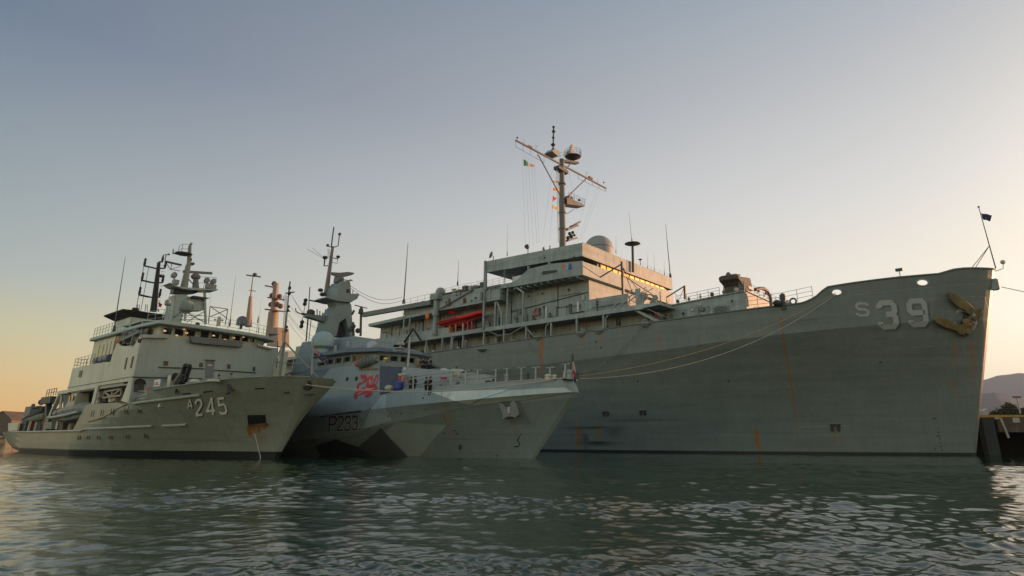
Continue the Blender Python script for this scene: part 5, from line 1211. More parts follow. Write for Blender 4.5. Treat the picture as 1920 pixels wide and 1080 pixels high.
# ---- superstructure: side wall with two large openings
YS = -7.6
side_polys = {'upper': [(136, 691), (177, 682), (207, 678), (213, 658), (220, 643), (226.5, 648.5), (250, 650), (262, 630), (266, 629), (247, 715), (240.5, 715), (184, 723), (178, 727.5), (125, 736)],
              'pillar': [(178, 727.6), (184, 723.1), (176.2, 757.6), (170.5, 759)], 'frame': [(240.7, 715.1), (247, 715.1), (241, 755.5), (227, 751.8)]}
wl = MB()
for nm, pl in side_polys.items():
    q = A.xz(pl, YS)
    wl.prism(q, 1, YS, YS+.14); wl.prism(q, 1, -YS-.14, -YS)
wall = wl.build('side_wall', AHSE, a245)
FX = [(-14.35, -7.6), (-14.9, -6.2), (-15.6, -3.5), (-16.2, 0), (-16.6, 3.8), (-16.9, 7.6)]
def fx(y):
    return interp([(b, a) for a, b in FX], y)
fw = MB(); zt = lambda y: 11.35+.035*(y+7.6)
rg = [[(fx(y), y, 4.3), (fx(y), y, zt(y)), (fx(y)-.15, y, zt(y)), (fx(y)-.15, y, 4.3)] for y in (-7.6, -6.6, -5.2, -3.5, -1.5, 0, 2, 4, 6, 7.6)]
fw.loft(rg); front = fw.build('front_wall', AFR, a245)
def fpt(px, py, off=.02):
    """point on the curved front wall"""
    x = -16
    for _ in range(8): q = A.P(px, py, x=x); x = fx(max(-7.6, min(7.6, q.y)))
    q = A.P(px, py, x=x+off); return q
def fpatch(poly, off, mat, name, parent=None):
    mb = MB(); a = [fpt(x, y, off) for x, y in poly]; b = [fpt(x, y, off-.02) for x, y in poly]; mb.loft([b, a]); return mb.build(name, mat, parent or front)
for (px, py, w_, h_) in ((151, 701, .45, .35), (236, 681.5, .16, .55), (247.5, 679, .16, .55)):
    c = A.P(px, py, y=-7.62); mb = MB(); mb.box(c.x-w_, c.x+w_, -7.66, -7.59, c.z-h_, c.z+h_); mb.build('side_port', BLACK, wall)
mb = MB(); a_, b_ = A.P(126, 727, y=-7.64), A.P(247, 706, y=-7.64); mb.tube([a_, b_], .035, 5); mb.build('side_seam', PAINTS['survey_front_paint'], wall)
# inner house behind the openings
ih = MB(); ih.box(-33, -15.3, -4.6, 4.6, 2.55, 6.7); ih.box(-34.5, -17.2, -7.44, 7.44, 6.75, 9.3); ih.box(-20.8, -17.4, -7.4, 7.4, 9.32, 10.6); ih.prism([(-33.6, -7.44), (-15.2, -7.44), (-17.3, 7.44), (-33.6, 7.44)], 2, 6.62, 6.74); ih.build('inner_house', AFR, a245)
# details on the front: windows, door, alcove, lamps, pipes
DG = glass('cabin_glass', (.05, .04, .012), .2)
for pl in ([(307, 676.5), (316, 677.5), (315, 686), (306, 685)], [(374, 680), (381, 680.5), (380, 688.5), (373, 688)], [(426, 683), (432.5, 683.5), (432, 692), (425.5, 691.5)], [(474, 687.5), (479, 688), (478.5, 696.5), (473.5, 696)]):
    w_ = fpatch(pl, .03, DARK if pl[0][0] > 470 else DG, 'cabin_window'); 
fpatch([(386, 676), (402, 676.5), (400.5, 709), (384.5, 708)], .04, paint('door_grey', (.19, .21, .195), .5), 'door'); fpatch([(384, 674), (405, 675), (404.5, 677), (384, 676)], .22, DARK, 'door_hood')
fpatch([(398, 678), (401, 678), (401, 681.5), (398, 681)], .08, RED, 'door_alarm')
fpatch([(389.5, 684.5), (393, 682.8), (397, 684.2), (398, 686), (393, 685), (389, 686.5)], .06, WHITE, 'door_emblem')
arc = [(250.5+11.5*math.cos(R(a)), 716-10.5*math.sin(R(a))) for a in range(180, -1, -20)]; arc = [(262.5+11.2*math.cos(R(a)), 719-9.5*math.sin(R(a))) for a in range(180, -1, -20)]
fpatch(arc+[(273.5, 736), (250, 735)], .02, paint('alcove_dark', (.10, .10, .07), .8), 'alcove'); fpatch(arc+[(273.5, 721), (251, 721)], .04, BLACK, 'alcove_top'); fpatch([(258, 719), (268, 719), (267, 729), (259, 728)], .06, DARK, 'alcove_gear')
for pl in ([(278.5, 708.8), (293.5, 708.8), (293.5, 711.4), (278.5, 711.4)], [(317.5, 712.5), (327, 712.5), (327, 715.2), (317, 715.2)], [(392, 639.5), (405, 640), (404.5, 643), (392, 642.5)]): fpatch(pl, .08, CREAM, 'strip_light')
mb = MB(); mb.tube([fpt(298, 688.5, .06), fpt(383, 691.5, .06)], .05, 5); mb.tube([fpt(402, 694, .06), fpt(480, 699, .06)], .05, 5); mb.tube([fpt(248, 707, .06), fpt(380, 710, .06)], .05, 5); build_each(mb, 'wall_pipe', DARK, front)
# trough below the bridge windows, its shade put into a darker paint, bridge wing boxes
mb = MB(); q = [fpt(*p, .02) for p in ((354, 631), (452, 641.5), (450, 651.5), (356, 643))]; mb.loft([[p+Vector((.5, 0, .0)) for p in q], [p-Vector((.05, 0, 0)) for p in q]]); mb.build('window_trough', paint('trough_shade_paint', (.15, .165, .15), .6), front)
for pl in ([(262, 627.5), (313.5, 629), (313, 634.5), (264, 634)], [(480, 646), (509, 653.5), (508, 656), (481, 649)]):
    mb = MB(); q = [fpt(*p, .02) for p in pl]; mb.loft([[p+Vector((.35, 0, 0)) for p in q], q]); mb.build('wing_box', AFR, front)
fpatch([(259, 635), (266.5, 635.5), (264.5, 643), (257.5, 643)], .1, BLACK, 'navigation_light')
# wheelhouse
wx = lambda y: interp([(-6.4, -16.6), (-5.0, -16.3), (4.8, -17.2), (6.6, -18.2), (7.2, -19.5)], y)
wh = MB(); rg = []
ys = [-5.35, -4.6, -3, -1, 1, 3, 4.6, 6.2, 7.0]
lo = [(wx(y)-.3, y, 11.5) for y in ys]+[(-27, 7.0, 11.5), (-27, -5.9, 11.5)]; hi = [(wx(y), y, 12.95) for y in ys]+[(-27, 7.0, 12.6), (-27, -5.9, 12.6)]
wh.loft([lo, hi]); whs = wh.build('wheelhouse', AHSE, a245)
def wpt(px, py, off):
    x = -16.8
    for _ in range(8): q = A.P(px, py, x=x); x = wx(q.y)-.3*(12.95-q.z)/1.45+off
    return A.P(px, py, x=x)
for (x0, x1, x2, x3, t0, t1, b0, b1) in ((306.5, 323.5, 305.5, 321.5, 614, 615.5, 626.5, 628.5), (327.5, 345, 326, 343.5, 615.5, 617.2, 629, 630.5), (350, 367.5, 348.5, 365, 617.5, 619.5, 630.5, 632), (376.5, 393, 374.5, 390.5, 620, 621.5, 633, 634.5), (397, 412.5, 395, 410, 622, 623.5, 634.5, 636), (416, 431, 414.5, 429, 624, 625.5, 636.5, 638), (438.5, 451.5, 437, 450, 626.5, 628, 638.5, 640), (454.5, 466.5, 453, 465, 628.5, 629.5, 640.5, 641.5), (470, 478, 468.5, 476.5, 630, 631, 642, 643)):
    fr_ = MB(); a = [wpt(x, y, .02) for x, y in ((x0, t0), (x1, t1), (x3, b1), (x2, b0))]; fr_.loft([[p-Vector((.05, 0, 0)) for p in a], a]); wd = fr_.build('bridge_window', GLASS, whs)
    mb = MB()
    for p, q in zip(a, a[1:]+a[:1]): mb.beam(p+Vector((.02, 0, 0)), q+Vector((.02, 0, 0)), .07, .07)
    mb.build('window_frame', AHSE, wd)
for (x, y) in ((308.5, 620.5), (330.5, 629), (344, 617.5), (349.5, 624.5), (400, 629.5), (421, 637), (438, 633.5), (455.5, 632)):
    p = wpt(x, y, -.02)+Vector((.07, 0, 0)); mb = MB(); mb.box(p.x-.02, p.x+.02, p.y-.13, p.y+.13, p.z-.07, p.z+.08); mb.build('cabin_lamp', plain('warm_lamp', (1., .62, .30), .5, emit=.3), whs)
# roof slab with visor
rfm = MB(); RP = [(wx(-5.4)+1.15, -6.0), (wx(-3)+1.2, -3), (wx(0)+1.2, 0), (wx(3)+1.2, 3), (wx(5.5)+1.1, 5.6), (-18.0, 7.6), (-27.5, 7.6), (-34.6, 6.2), (-34.6, -6.4), (-24.0, -6.3), (-19.5, -6.3)]
rfm.loft([[(x, y, 12.72) for x, y in RP], [(x+.05, y*1.01, 12.8) for x, y in RP], [(x, y, 13.1) for x, y in RP], [(x*1.0-.4*(1 if x > -30 else -1), y*.95, 13.18) for x, y in RP]]); rfm.build('roof', AFR, whs)
mb = MB(); q = [A.P(*p, x=-17) for p in ((505, 625), (525, 626.5), (507, 631))]; mb.loft([[(-17.2, p.y, p.z) for p in q], [(-17, p.y, p.z) for p in q]]); mb.build('wing_tip', DARK, whs)
# aft bridge block with side windows, awning, gear on the wing
mb = MB(); mb.box(-34.3, -27.1, -6.0, 6.0, 9.32, 12.7); mb.build('after_wheelhouse', AHSE, a245)
for k, px in enumerate((182.5, 190.5, 198, 205, 212)):
    c = A.P(px, 660-k*2.6, y=-6.02); mb = MB(); mb.box(c.x-.62+.1*k, c.x+.45-.05*k, -6.04, -6.0, c.z-.75, c.z+.75); mb.build('side_window', GLASS, a245)
for px in (184.5, 194.5, 203):
    c = A.P(px, 676.5-(px-184)*.25, y=-6.9); mb = MB(); mb.lathe([(.3, -.62), (.42, -.55), (.42, .55), (.3, .62)], c, 12, (1, 0, 0)); mb.box(c.x-.5, c.x+.5, c.y-.3, c.y+.3, c.z-.75, c.z-.4); tag(mb.build('liferaft_canister', paint('raft_canister', (.14, .16, .17), .5, streak=0), a245), None, None)
mb = MB(); rails(mb, [(-34.1, 0, 9.4), (-34.1, -7.5, 9.4), (-27.5, -7.5, 9.45)], 1.1, 3, 1.1, .03)
rails(mb, [(-34.3, -6.2, 13.15), (-24.5, -6.2, 13.15)], 1.1, 3, 1.0, .03); rails(mb, [(-18.6, -6.0, 13.15), (-16.2, -5.4, 13.15), (-16.8, -1, 13.15), (-17.0, 4, 13.15), (-18.4, 7.2, 13.15)], 1.25, 3, 1.35, .025)
build_each(mb, 'guard_rail', AFR, a245)
aw = MB(); q = [A.P(*p, y=-5.9) for p in ((229, 611), (268, 599.5), (287, 600), (290, 602), (268, 602.5), (232, 613.5))]; aw.loft([[(p.x, -6.0, p.z) for p in q], [(p.x, -3.4, p.z) for p in q]])
for x, y, x1, y1 in ((268.5, 600, 266, 628), (245, 607, 243, 628)): aw.beam(A.P(x, y, y=-5.95), A.P(x1, y1, y=-5.95), .2, .2)
build_each(aw, 'bridge_wing_awning', AFR, a245)
mb = MB()
for (x, y, r, c_) in ((240, 636, .5, 0), (228, 645, .45, 0), (250, 627, .5, 0), (236, 625, .4, 0), (255, 622, .35, 0)): mb.ball(A.P(x, y, y=-6.8), r, 8, 6, (1.4, 1, .8))
mb.beam(A.P(234, 627, y=-7.2), A.P(232, 645, y=-7.2), .2, .2); mb.beam(A.P(252, 628, y=-7.2), A.P(247, 646, y=-7.2), .25, .25); mb.beam(A.P(224, 640, y=-7.2), A.P(262, 622, y=-7.2), .25, .3); build_each(mb, 'wing_davit', paint('davit_paint', (.17, .18, .15), .6), a245)
mb = MB(); mb.ball(A.P(223, 641, y=-7.3), .3, 8, 6); mb.build('wing_float', ORANGE, a245)
# shade of the wheelhouse side, put in as a black band
mb = MB(); mb.box(-26.5, -18, -5.95, -5.85, 11.4, 12.6); mb.build('side_window_or_shade_band', BLACK, whs)
# funnel house and black cap, funnel mast
FY = lambda x, y: A.P(x, y, x=-31.5)
fh2 = MB(); fh2.loft([[(-36, -4.2, 13.1), (-30.2, -4.2, 13.1), (-30.2, -.4, 13.1), (-36, -.4, 13.1)], [(-35.6, -3.9, 15.55), (-30.6, -3.9, 15.55), (-30.6, -.5, 15.55), (-35.6, -.5, 15.55)]]); fh2.build('funnel', AHSE, a245)
mb = MB(); mb.loft([[(-35.7, -4.0, 15.56), (-30.5, -4.0, 15.56), (-30.5, -.3, 15.56), (-35.7, -.3, 15.56)], [(-36.6, -5.0, 16.15), (-30.2, -5.0, 16.15), (-30.2, .5, 16.15), (-36.6, .5, 16.15)], [(-36.6, -5.0, 16.3), (-30.2, -5.0, 16.3), (-30.2, .5, 16.3), (-36.6, .5, 16.3)]]); mb.build('funnel_cap', paint('soot_black', (.018, .015, .014), .7, streak=0), a245)
mb = MB(); mb.box(-36.3, -36.2, -3.5, -2.3, 13.9, 15.1); mb.box(-36.05, -35.7, -2.9, -1.6, 14, 15) ; build_each(mb, 'funnel_louvre', BLACK, a245)
for x in (-34.5, -32.6):
    mb = MB(); mb.lathe([(.35, 0), (.4, .4), (.3, .75)], (x, -3.0, 16.3), 10, (.2, 0, 1)); mb.build('exhaust_pipe', paint('exhaust_brown', (.05, .02, .015), .8), a245)
FM = -33.5; m_ = lambda x, y, xx=FM: A.P(x, y, x=xx)
mb = MB(); b0, b1 = m_(287.5, 584), m_(298, 492); mb.tube([b0, b1], [.40, .2], 12); fm = mb.build('funnel_mast', plain('mast_black', (.014, .011, .010), .6), a245, smooth=True)
for (xl, yl, xr, yr) in ((269, 498, 309, 503), (264.5, 525, 304.5, 530), (259.5, 552, 299, 556.5)):
    mb = MB(); xc = (xl+xr)/2+4; mb.beam(m_(xl, yl), m_(xc, yl+5.5), .16, .16); mb.beam(m_(xc, yl+5.5), m_(xr, yr), .16, .16)
    for x, y in ((xl+1.5, yl), (xr, yr-.5)): mb.lathe([(.12, 0), (.16, .3), (.12, .7), (.16, .85), (.05, 1.0)], m_(x, y), 8)
    a, b = m_(xl+1, yl), m_(xl+19, yl+4); lo_ = Vector((0, 0, -2.0)); mb.tube([a, a+lo_, b+lo_], .035, 4); mb.tube([a.lerp(b, .5), a.lerp(b, .5)+lo_], .03, 4)
    mb.build('cross_arm', PAINTS['mast_black'], fm)
mb = MB(); a = m_(298, 491); mb.beam(a, m_(305, 491), .16, .16); mb.lathe([(.12, 0), (.16, .4), (.06, .95)], m_(304, 491), 8); mb.beam(m_(302, 519), m_(304, 519), .2, .2); mb.ball(m_(301.5, 517.5), .2, 8, 6); mb.build('mast_lantern', PAINTS['mast_black'], fm)
mb = MB()
for k in range(16): p = b0.lerp(b1, .05+k*.06); mb.tube([p+Vector((0, .4, 0)), p+Vector((0, .72, 0))], .03, 4)
for x in (257, 272): mb.tube([m_(x, 584), m_(x+1, 571), m_(x+4, 571), m_(x+4, 584)], .04, 4)
build_each(mb, 'mast_rung', WIRE, fm)
whip(A, (235, 482), (213, 622), a245, .07, ('y', -6.2), DARK)
# main mast: tower, platforms, yard, radars
K = -24.5; N_ = lambda x, y, xx=K: A.P(x, y, x=xx)
tm = MB(); q = [N_(*p) for p in ((320, 606), (330, 552), (352, 552), (340, 606))]; tm.loft([[(K-2, p.y, p.z) for p in q], [(K, p.y, p.z) for p in q]])
q = [N_(*p) for p in ((328, 554), (383, 557), (384, 581), (360, 582), (326, 576))]; tm.loft([[(K-1.8, p.y, p.z) for p in q], [(K-.2, p.y, p.z) for p in q]])
tm.beam(N_(383.5, 542), N_(385.5, 608), .22, .22)
mm = tm.build('tower_mast', AFR, a245)
mb = MB(); mb.beam(N_(350, 586), N_(383, 604), .08, .08); mb.beam(N_(383, 584), N_(350, 604), .08, .08); mb.beam(N_(338, 592), N_(384, 592), .06, .06); mb.beam(N_(338, 599), N_(384, 600), .06, .06); mb.beam(N_(325, 596), N_(340, 584), .1, .1); build_each(mb, 'mast_brace', DARK, mm)
mb = MB(); q = [N_(*p) for p in ((315, 531.5), (330, 538), (345, 540), (405, 543.5), (404, 545.5), (360, 545), (340, 543), (325, 538))]; mb.loft([[(K-1.6, p.y, p.z) for p in q], [(K+.6, p.y, p.z) for p in q]]); mb.build('mast_platform', AFR, mm)
mb = MB(); q = [N_(*p) for p in ((328, 540), (375, 544), (370, 549), (352, 551), (326, 549))]; mb.loft([[(K-1.2, p.y, p.z) for p in q], [(K-.2, p.y, p.z) for p in q]]); q = [N_(*p) for p in ((360, 555), (392, 559.5), (383, 561.5), (358, 559))]; mb.loft([[(K-1.5, p.y, p.z) for p in q], [(K+.4, p.y, p.z) for p in q]]); build_each(mb, 'mast_underside', BLACK, mm)
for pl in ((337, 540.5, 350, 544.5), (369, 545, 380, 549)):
    mb = MB(); a, b = N_(pl[0], pl[1]), N_(pl[2], pl[3]); mb.box(K+.3, K+.45, a.y, b.y, b.z, a.z); mb.build('sunlit_panel', plain('panel_sunlight', (.42, .22, .11), .6), mm)  # sunlight on the mast put in as warm panel colour
mb = MB(); t0, t1 = N_(344, 543), N_(353, 497); mb.tube([t0, t1], [.42, .28], 12); mb.tube([N_(344.5, 543), N_(350, 497)], .1, 6); mb.tube([N_(354, 497), N_(356, 462)], [.26, .18], 10); mb.beam(N_(355, 463), N_(359.5, 455.5), .22, .22); mb.build('mast_pole', paint('mast_pole_paint', (.25, .24, .19), .5), mm, smooth=True)
mb = MB()
mb.lathe([(.9, 0), (.95, .12), (.6, .2)], N_(344, 477), 12); mb.beam(N_(323, 474.5), N_(340, 478), .12, .12); mb.tube([N_(324.5, 474), N_(325, 467)], .06, 4)
rails(mb, [N_(336.5, 476.5)+Vector((-.5, 0, 0)), N_(336.5, 476.5)+Vector((.5, 0, 0)), N_(351, 477)+Vector((.5, 0, 0))], 1.15, 2, .7, .03)
mb.beam(N_(309, 490), N_(340, 497), .2, .2); mb.beam(N_(352, 498), N_(364, 494), .25, .3)
mb.tube([N_(311, 491), N_(319, 505), N_(338, 508)], .04, 4); mb.tube([N_(322, 494), N_(320, 505)], .04, 4); mb.tube([N_(319, 505), N_(337, 500)], .03, 4)
mb.tube([N_(309.5, 488), N_(311.5, 478)], .05, 4); mb.tube([N_(308.5, 477.5), N_(316, 477.5)], .05, 4); mb.ball(N_(316.5, 477), .12, 6, 5)
mb.tube([N_(354, 487), N_(358, 486)], .25, 8); mb.ball(N_(360, 495), .2, 8, 6)
mb.tube([N_(350, 519), N_(362, 533)], .06, 4)
build_each(mb, 'mast_arm', DARK, mm)
mb = MB(); mb.beam(N_(343, 509), N_(397.5, 512.5), .25, .28); mb.tube([N_(367, 513), N_(367, 540)], [.22, .4], 8); mb.ball(N_(367, 519), .5, 10, 8, (1, 1.1, .8)); mb.build('radar_scanner', paint('scanner_paint', (.17, .165, .15), .5), mm)
for (x, y, x2, y2) in ((326.5, 516, 327, 534), (388, 526, 389, 541), (400, 528, 397, 543)):
    mb = MB(); c = N_(x, y, K+.2); mb.lathe([(.36, -.12), (.4, .1), (.2, .25)], c, 12, (.5, -1, .3)); mb.tube([c, N_(x2, y2, K+.2)], .08, 5); mb.box(K-.1, K+.5, N_(x2, y2).y-.3, N_(x2, y2).y+.3, N_(x2, y2).z, N_(x2, y2).z+.55); mb.build('searchlight', paint('light_housing', (.28, .27, .24), .5), mm)
mb = MB(); rails(mb, [N_(360, 541), N_(402, 543)], 1.5, 2, 1.1, .025); mb.build('platform_rail', DARK, mm)
# domes
RB = paint('radome_green_grey', (.20, .23, .20), .45, var=.04, streak=0)
X = -18.6; D_ = lambda x, y: A.P(x, y, x=X)
c = D_(350, 573); r = (D_(364, 573)-c).length
mb = MB(); mb.lathe([(.2, -r*1.15), (r*.9, -r*.75), (r, -r*.45), (r, 0)]+[(r*math.cos(a), r*.78*math.sin(a)) for a in [R(9*i) for i in range(1, 11)]], c, 24); mb.build('radome', RB, a245, smooth=True)
mb = MB(); mb.tube([c-Vector((0, 0, r)), D_(346.5, 602)], .13, 8); mb.build('radome_post', AFR, a245)
c = D_(315, 567.5); r = (D_(321, 567)-c).length
mb = MB(); mb.lathe([(.2, -r*1.1), (r, -r*.7), (r, .1)]+[(r*math.cos(a), r*.8*math.sin(a)+.1) for a in [R(9*i) for i in range(1, 11)]], c, 18); mb.build('radome', RB, a245, smooth=True); mb = MB(); mb.tube([c-Vector((0, 0, r)), D_(310, 602)], [.1, .14], 8); mb.beam(D_(304.5, 593), D_(313, 593.5), .1, .1); mb.build('radome_post', AFR, a245)
X = -17.6; c = D_(454, 602); r = (D_(463.5, 602)-c).length
mb = MB(); mb.lathe([(r*1.05, -r*.8), (r, -r*.7), (r, 0)]+[(r*math.cos(a), r*math.sin(a)) for a in [R(9*i) for i in range(1, 11)]], c, 20); mb.build('radome', paint('radome_violet_grey', (.12, .125, .145), .45, var=.04, streak=0), a245, smooth=True); mb = MB(); mb.tube([c-Vector((0, 0, r*.8)), D_(451, 617)], .15, 8); mb.build('radome_post', DARK, a245)
mb = MB(); mb.lathe([(.22, 0), (.2, .9), (.08, 1.1)], D_(409, 611), 8); mb.ball(D_(403, 599.5), .12, 6, 5); mb.ball(D_(417, 600.5), .12, 6, 5); mb.tube([D_(403, 600), D_(417, 601)], .04, 4); build_each(mb, 'roof_lamp', CREAM, a245)
mb = MB(); mb.lathe([(.2, 0), (.22, .2), (.1, .3)], D_(369.5, 608), 8, (1, 0, 0)); build_each(mb, 'roof_lamp', DARK, a245)
X = -19.5; mb = MB()
for (a, b) in (((394, 574), (391, 607)), ((427, 580), (422, 610)), ((395, 575), (427, 579.5)), ((395, 575), (426, 597)), ((427, 580), (394, 594))): mb.tube([D_(*a), D_(*b)], .045, 5)
mb.build('lattice_aerial', DARK, a245)
for (a, b, r_) in (((442, 517), (430, 612), .035), ((396, 545), (391, 600), .02), ((490, 560), (484, 625), .02), ((434, 590), (431, 612), .02), ((484, 590), (483, 606), .03), ((472, 590), (470, 612), .02)):
    whip(A, a, b, a245, r_, ('x', -19.), DARK)
mb = MB()
for k in range(3): mb.tube([N_(322+k*5, 537), N_(306+k*9, 601)], .015, 4)
mb.tube([m_(289, 556, -31), m_(288, 600, -31)], .02, 4); build_each(mb, 'halyard', WIRE, mm)
# bow tripod mast (grey pole with lanterns), stays and platforms
Z0 = A.P(527, 706, y=0); q = lambda x, y: A.P(x, y, y=0)
mb = MB(); p0, p1, p2 = q(524, 705), q(533, 640), q(542, 543); mb.tube([p0, p1], [.16, .15], 8); mb.tube([p1, p2], [.09, .07], 8); mb.tube([p1, A.P(502, 706, y=-2.2)], .07, 6); mb.tube([p1, A.P(596, 708, y=.3)], .07, 6); mb.tube([A.P(515, 679, y=-1.2), A.P(572, 683, y=.3)], .05, 6); mb.build('foremast', paint('foremast_paint', (.20, .215, .18), .5), a245, smooth=True)
mb = MB()
for (x, y, s_) in ((543, 540, 1.), (542.5, 550, 1.), (541, 575, .8), (540, 582, .8), (538, 613, .7), (537, 619, .8)): mb.ball(q(x, y), .16*s_, 8, 6, (1, 1, 1.2))
mb.tube([q(544, 528), q(541.5, 550)], .07, 6); mb.beam(q(536, 550), q(551, 547.5), .2, .07); mb.beam(q(535, 584), q(544, 584), .12, .06); mb.beam(q(530, 622), q(538, 622), .12, .06); build_each(mb, 'foremast_lantern', BLACK, a245)
mb = MB(); l = lambda t: (q(535, 556).lerp(q(529, 640), t))
mb.tube([l(0), l(1)], .025, 4); mb.tube([l(0)+Vector((.25, 0, 0)), l(1)+Vector((.25, 0, 0))], .025, 4)
for k in range(22): mb.tube([l(k/21), l(k/21)+Vector((.25, 0, 0))], .015, 4)
mb.tube([q(537, 552), q(532, 556), q(531, 565)], .03, 4); mb.tube([q(518, 690), q(520, 675), q(521, 640)], .04, 4); build_each(mb, 'foremast_ladder', DARK, a245)
mb = MB()
for (a, b, sg) in (((546, 553), (600, 622), .3), ((548, 556), (598, 626), .3), ((542, 572), (600, 616), .5), ((540, 588), (598, 634), .5), ((541, 592), (596, 640), .5), ((539, 600), (590, 648), .5)):
    P0, P1 = q(*a), A.L(T.W(T.P(*b, x=-34))); mb.tube([P0.lerp(P1, k/8)-Vector((0, 0, sg*math.sin(math.pi*k/8))) for k in range(9)], .015, 4)
build_each(mb, 'signal_wire', WIRE, a245)
mb = MB(); e = A.P(584, 703, y=-.2); mb.tube([e, A.P(587, 648, y=-.2)], .07, 8); mb.tube([A.P(568, 704, y=.8), A.P(581, 688, y=0)], .05, 6); mb.ball(A.P(587.2, 648, y=-.2), .11, 8, 6); mb.build('jackstaff', paint('jackstaff_paint', (.30, .28, .22), .5), a245)
# crane and winch on the fore deck
mb = MB(); a, b = A.P(328, 719, y=-4), A.P(347, 692, y=-4); mb.beam(a, b, .42, .35); fc = mb.build('deck_crane', paint('crane_pale', (.26, .28, .21), .6), a245)
mb = MB(); mb.beam(A.P(347, 716, y=-4.1), A.P(356, 688, y=-4.1), .3, .25); mb.beam(A.P(343, 700, y=-4.1), A.P(347, 686, y=-4.1), .3, .3); mb.ball(A.P(348, 686, y=-4.1), .25, 8, 6); mb.ball(A.P(355, 687, y=-4.1), .25, 8, 6); mb.tube([A.P(340, 716, y=-4.2), A.P(344, 702, y=-4.2), A.P(350, 712, y=-4.2)], .12, 6); mb.lathe([(.4, -.3), (.4, .3)], A.P(331, 707, y=-3.7), 12, (0, 1, 0)); mb.ball(A.P(341, 715, y=-4.1), .4, 8, 6); build_each(mb, 'crane_hydraulics', BLACK, fc)
# gear in the well beside the front wall
mb = MB(); g = lambda x, y: A.P(x, y, y=-6.9)
mb.beam(g(255, 747), g(284, 735), .1, .12); mb.beam(g(250, 750), g(284, 745), .12, .12); mb.beam(g(284, 747), g(284, 733), .1, .1); mb.beam(g(253, 733), g(252, 750), .1, .1); mb.beam(g(252, 733.5), g(280, 733), .08, .08); mb.build('gangway', paint('gangway_paint', (.40, .40, .38), .5), a245)
mb = MB(); mb.ball(g(280, 731), .2, 8, 6); mb.ball(g(279, 739.5), .17, 8, 6); build_each(mb, 'red_buoy', RED, a245)
mb = MB(); mb.box(g(291, 750).x, g(294, 750).x, -6.6, -6.4, 4.4, 5.3); mb.build('locker', AHSE, a245)
mb = MB(); a, b = g(290.5, 712.5), g(299.5, 724); mb.box(a.x, b.x, -6.95, -6.9, b.z, a.z); sgn = mb.build('notice_board', WHITE, a245)
mb = MB(); mb.box(a.x+.08, b.x-.08, -6.97, -6.955, b.z+.12, b.z+.2); mb.box(a.x+.12, a.x+.18, -6.97, -6.955, b.z+.3, a.z-.15); mb.torus(((a.x+b.x)/2+.03, -6.97, (a.z+b.z)/2+.08), .16, .03, (0, 1, 0), 12, 4, 0, math.pi); mb.build('notice_marks', plain('notice_red', (.35, .05, .05)), sgn)
mb = MB(); mb.ball(A.P(301, 738, y=-6.0), .32, 8, 6, (.7, .6, 1.3)); mb.ball(A.P(296.5, 735.5, y=-6.1), .15, 6, 5); build_each(mb, 'covered_gear', DARK, a245)
for (x, y, r_, h_) in ((251, 742, .15, 1.1), (259, 742, .15, .9), (314, 726, .15, 1.2), (400, 712, .5, .15), (365, 713, .4, .2)):
    mb = MB(); mb.lathe([(r_, 0), (r_, h_), (r_*.6, h_+.08)], A.P(x, y+4, y=-5.8), 10); mb.build('ventilator', AHSE, a245)
# lattice brow stowed inside the big opening
g = lambda x, y: A.P(x, y, y=-7.0)
br2 = MB(); T1, T2, B1, B2 = g(195, 734.5), g(228, 729), g(193, 746), g(227, 741.5)
for a, b in ((T1, T2), (B1, B2), (T1, B1), (T2, B2), (T1, B1.lerp(B2, .5)), (B1.lerp(B2, .5), T2), (T1.lerp(T2, .5), B1.lerp(B2, .5))): br2.beam(a, b, .14, .16)
br2.build('stowed_brow', paint('brow_paint', (.42, .36, .27), .6), a245)
for i, (x, y, r_) in enumerate(((189, 740, .45), (185, 752, .35), (200, 750, .3), (210, 749, .3), (218, 747, .3), (186, 728, .35), (233, 735, .25))):
    mb = MB(); mb.lathe([(r_*.8, -r_), (r_, -r_*.7), (r_, r_*.7), (r_*.6, r_)], A.P(x, y, y=-6.6), 10); mb.build('stowed_gear', (CREAM, AHSE, DARK, WHITE)[i % 4], a245)
# after deck: gallows, davit frame, cranes, counter bulwark, small gantry
def trace(pts, y, rad, name, mat, n=6, parent=None, ship=A):
    mb = MB(); mb.tube([ship.P(*p, y=y) for p in pts], rad, n); return mb.build(name, mat, parent or a245)
DP = PAINTS['davit_paint']
trace([(106, 805), (117, 738)], -6.9, .16, 'gallows_post', AHSE, 4); trace([(120, 804), (123, 736)], -5.5, .2, 'gallows_post', DP, 4)
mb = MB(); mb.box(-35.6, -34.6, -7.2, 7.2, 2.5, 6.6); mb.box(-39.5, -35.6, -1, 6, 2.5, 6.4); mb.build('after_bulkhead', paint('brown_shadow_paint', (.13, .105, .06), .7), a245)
mb = MB(); mb.box(-38.6, -34.2, -7.45, 7.45, 6.66, 7.05); mb.build('after_beam', AHSE, a245)
mb = MB(); mb.beam(A.P(93, 783, y=-5.5), A.P(112, 740, y=-5.5), .35, .4); mb.beam(A.P(100, 770, y=-5.3), A.P(118, 735, y=-5.3), .3, .3); mb.build('crane_jib', AHSE, a245)
mb = MB(); mb.beam(A.P(90, 806, y=-5.5), A.P(91, 758, y=-5.5), .6, .6); mb.box(A.P(84, 755, y=-5.5).x, A.P(102, 755, y=-5.5).x, -6, -4.6, A.P(90, 757, y=-5.5).z, A.P(90, 745, y=-5.5).z); mb.ball(A.P(78, 754, y=-5.5), .4, 8, 6); mb.beam(A.P(76, 755, y=-5.5), A.P(90, 750, y=-5.5), .35, .35)
rails(mb, [A.P(86, 744, y=-5.6), A.P(104, 741, y=-5.6)], .9, 2, 1.2, .04); build_each(mb, 'aft_crane', paint('dark_crane', (.06, .07, .06), .6), a245)
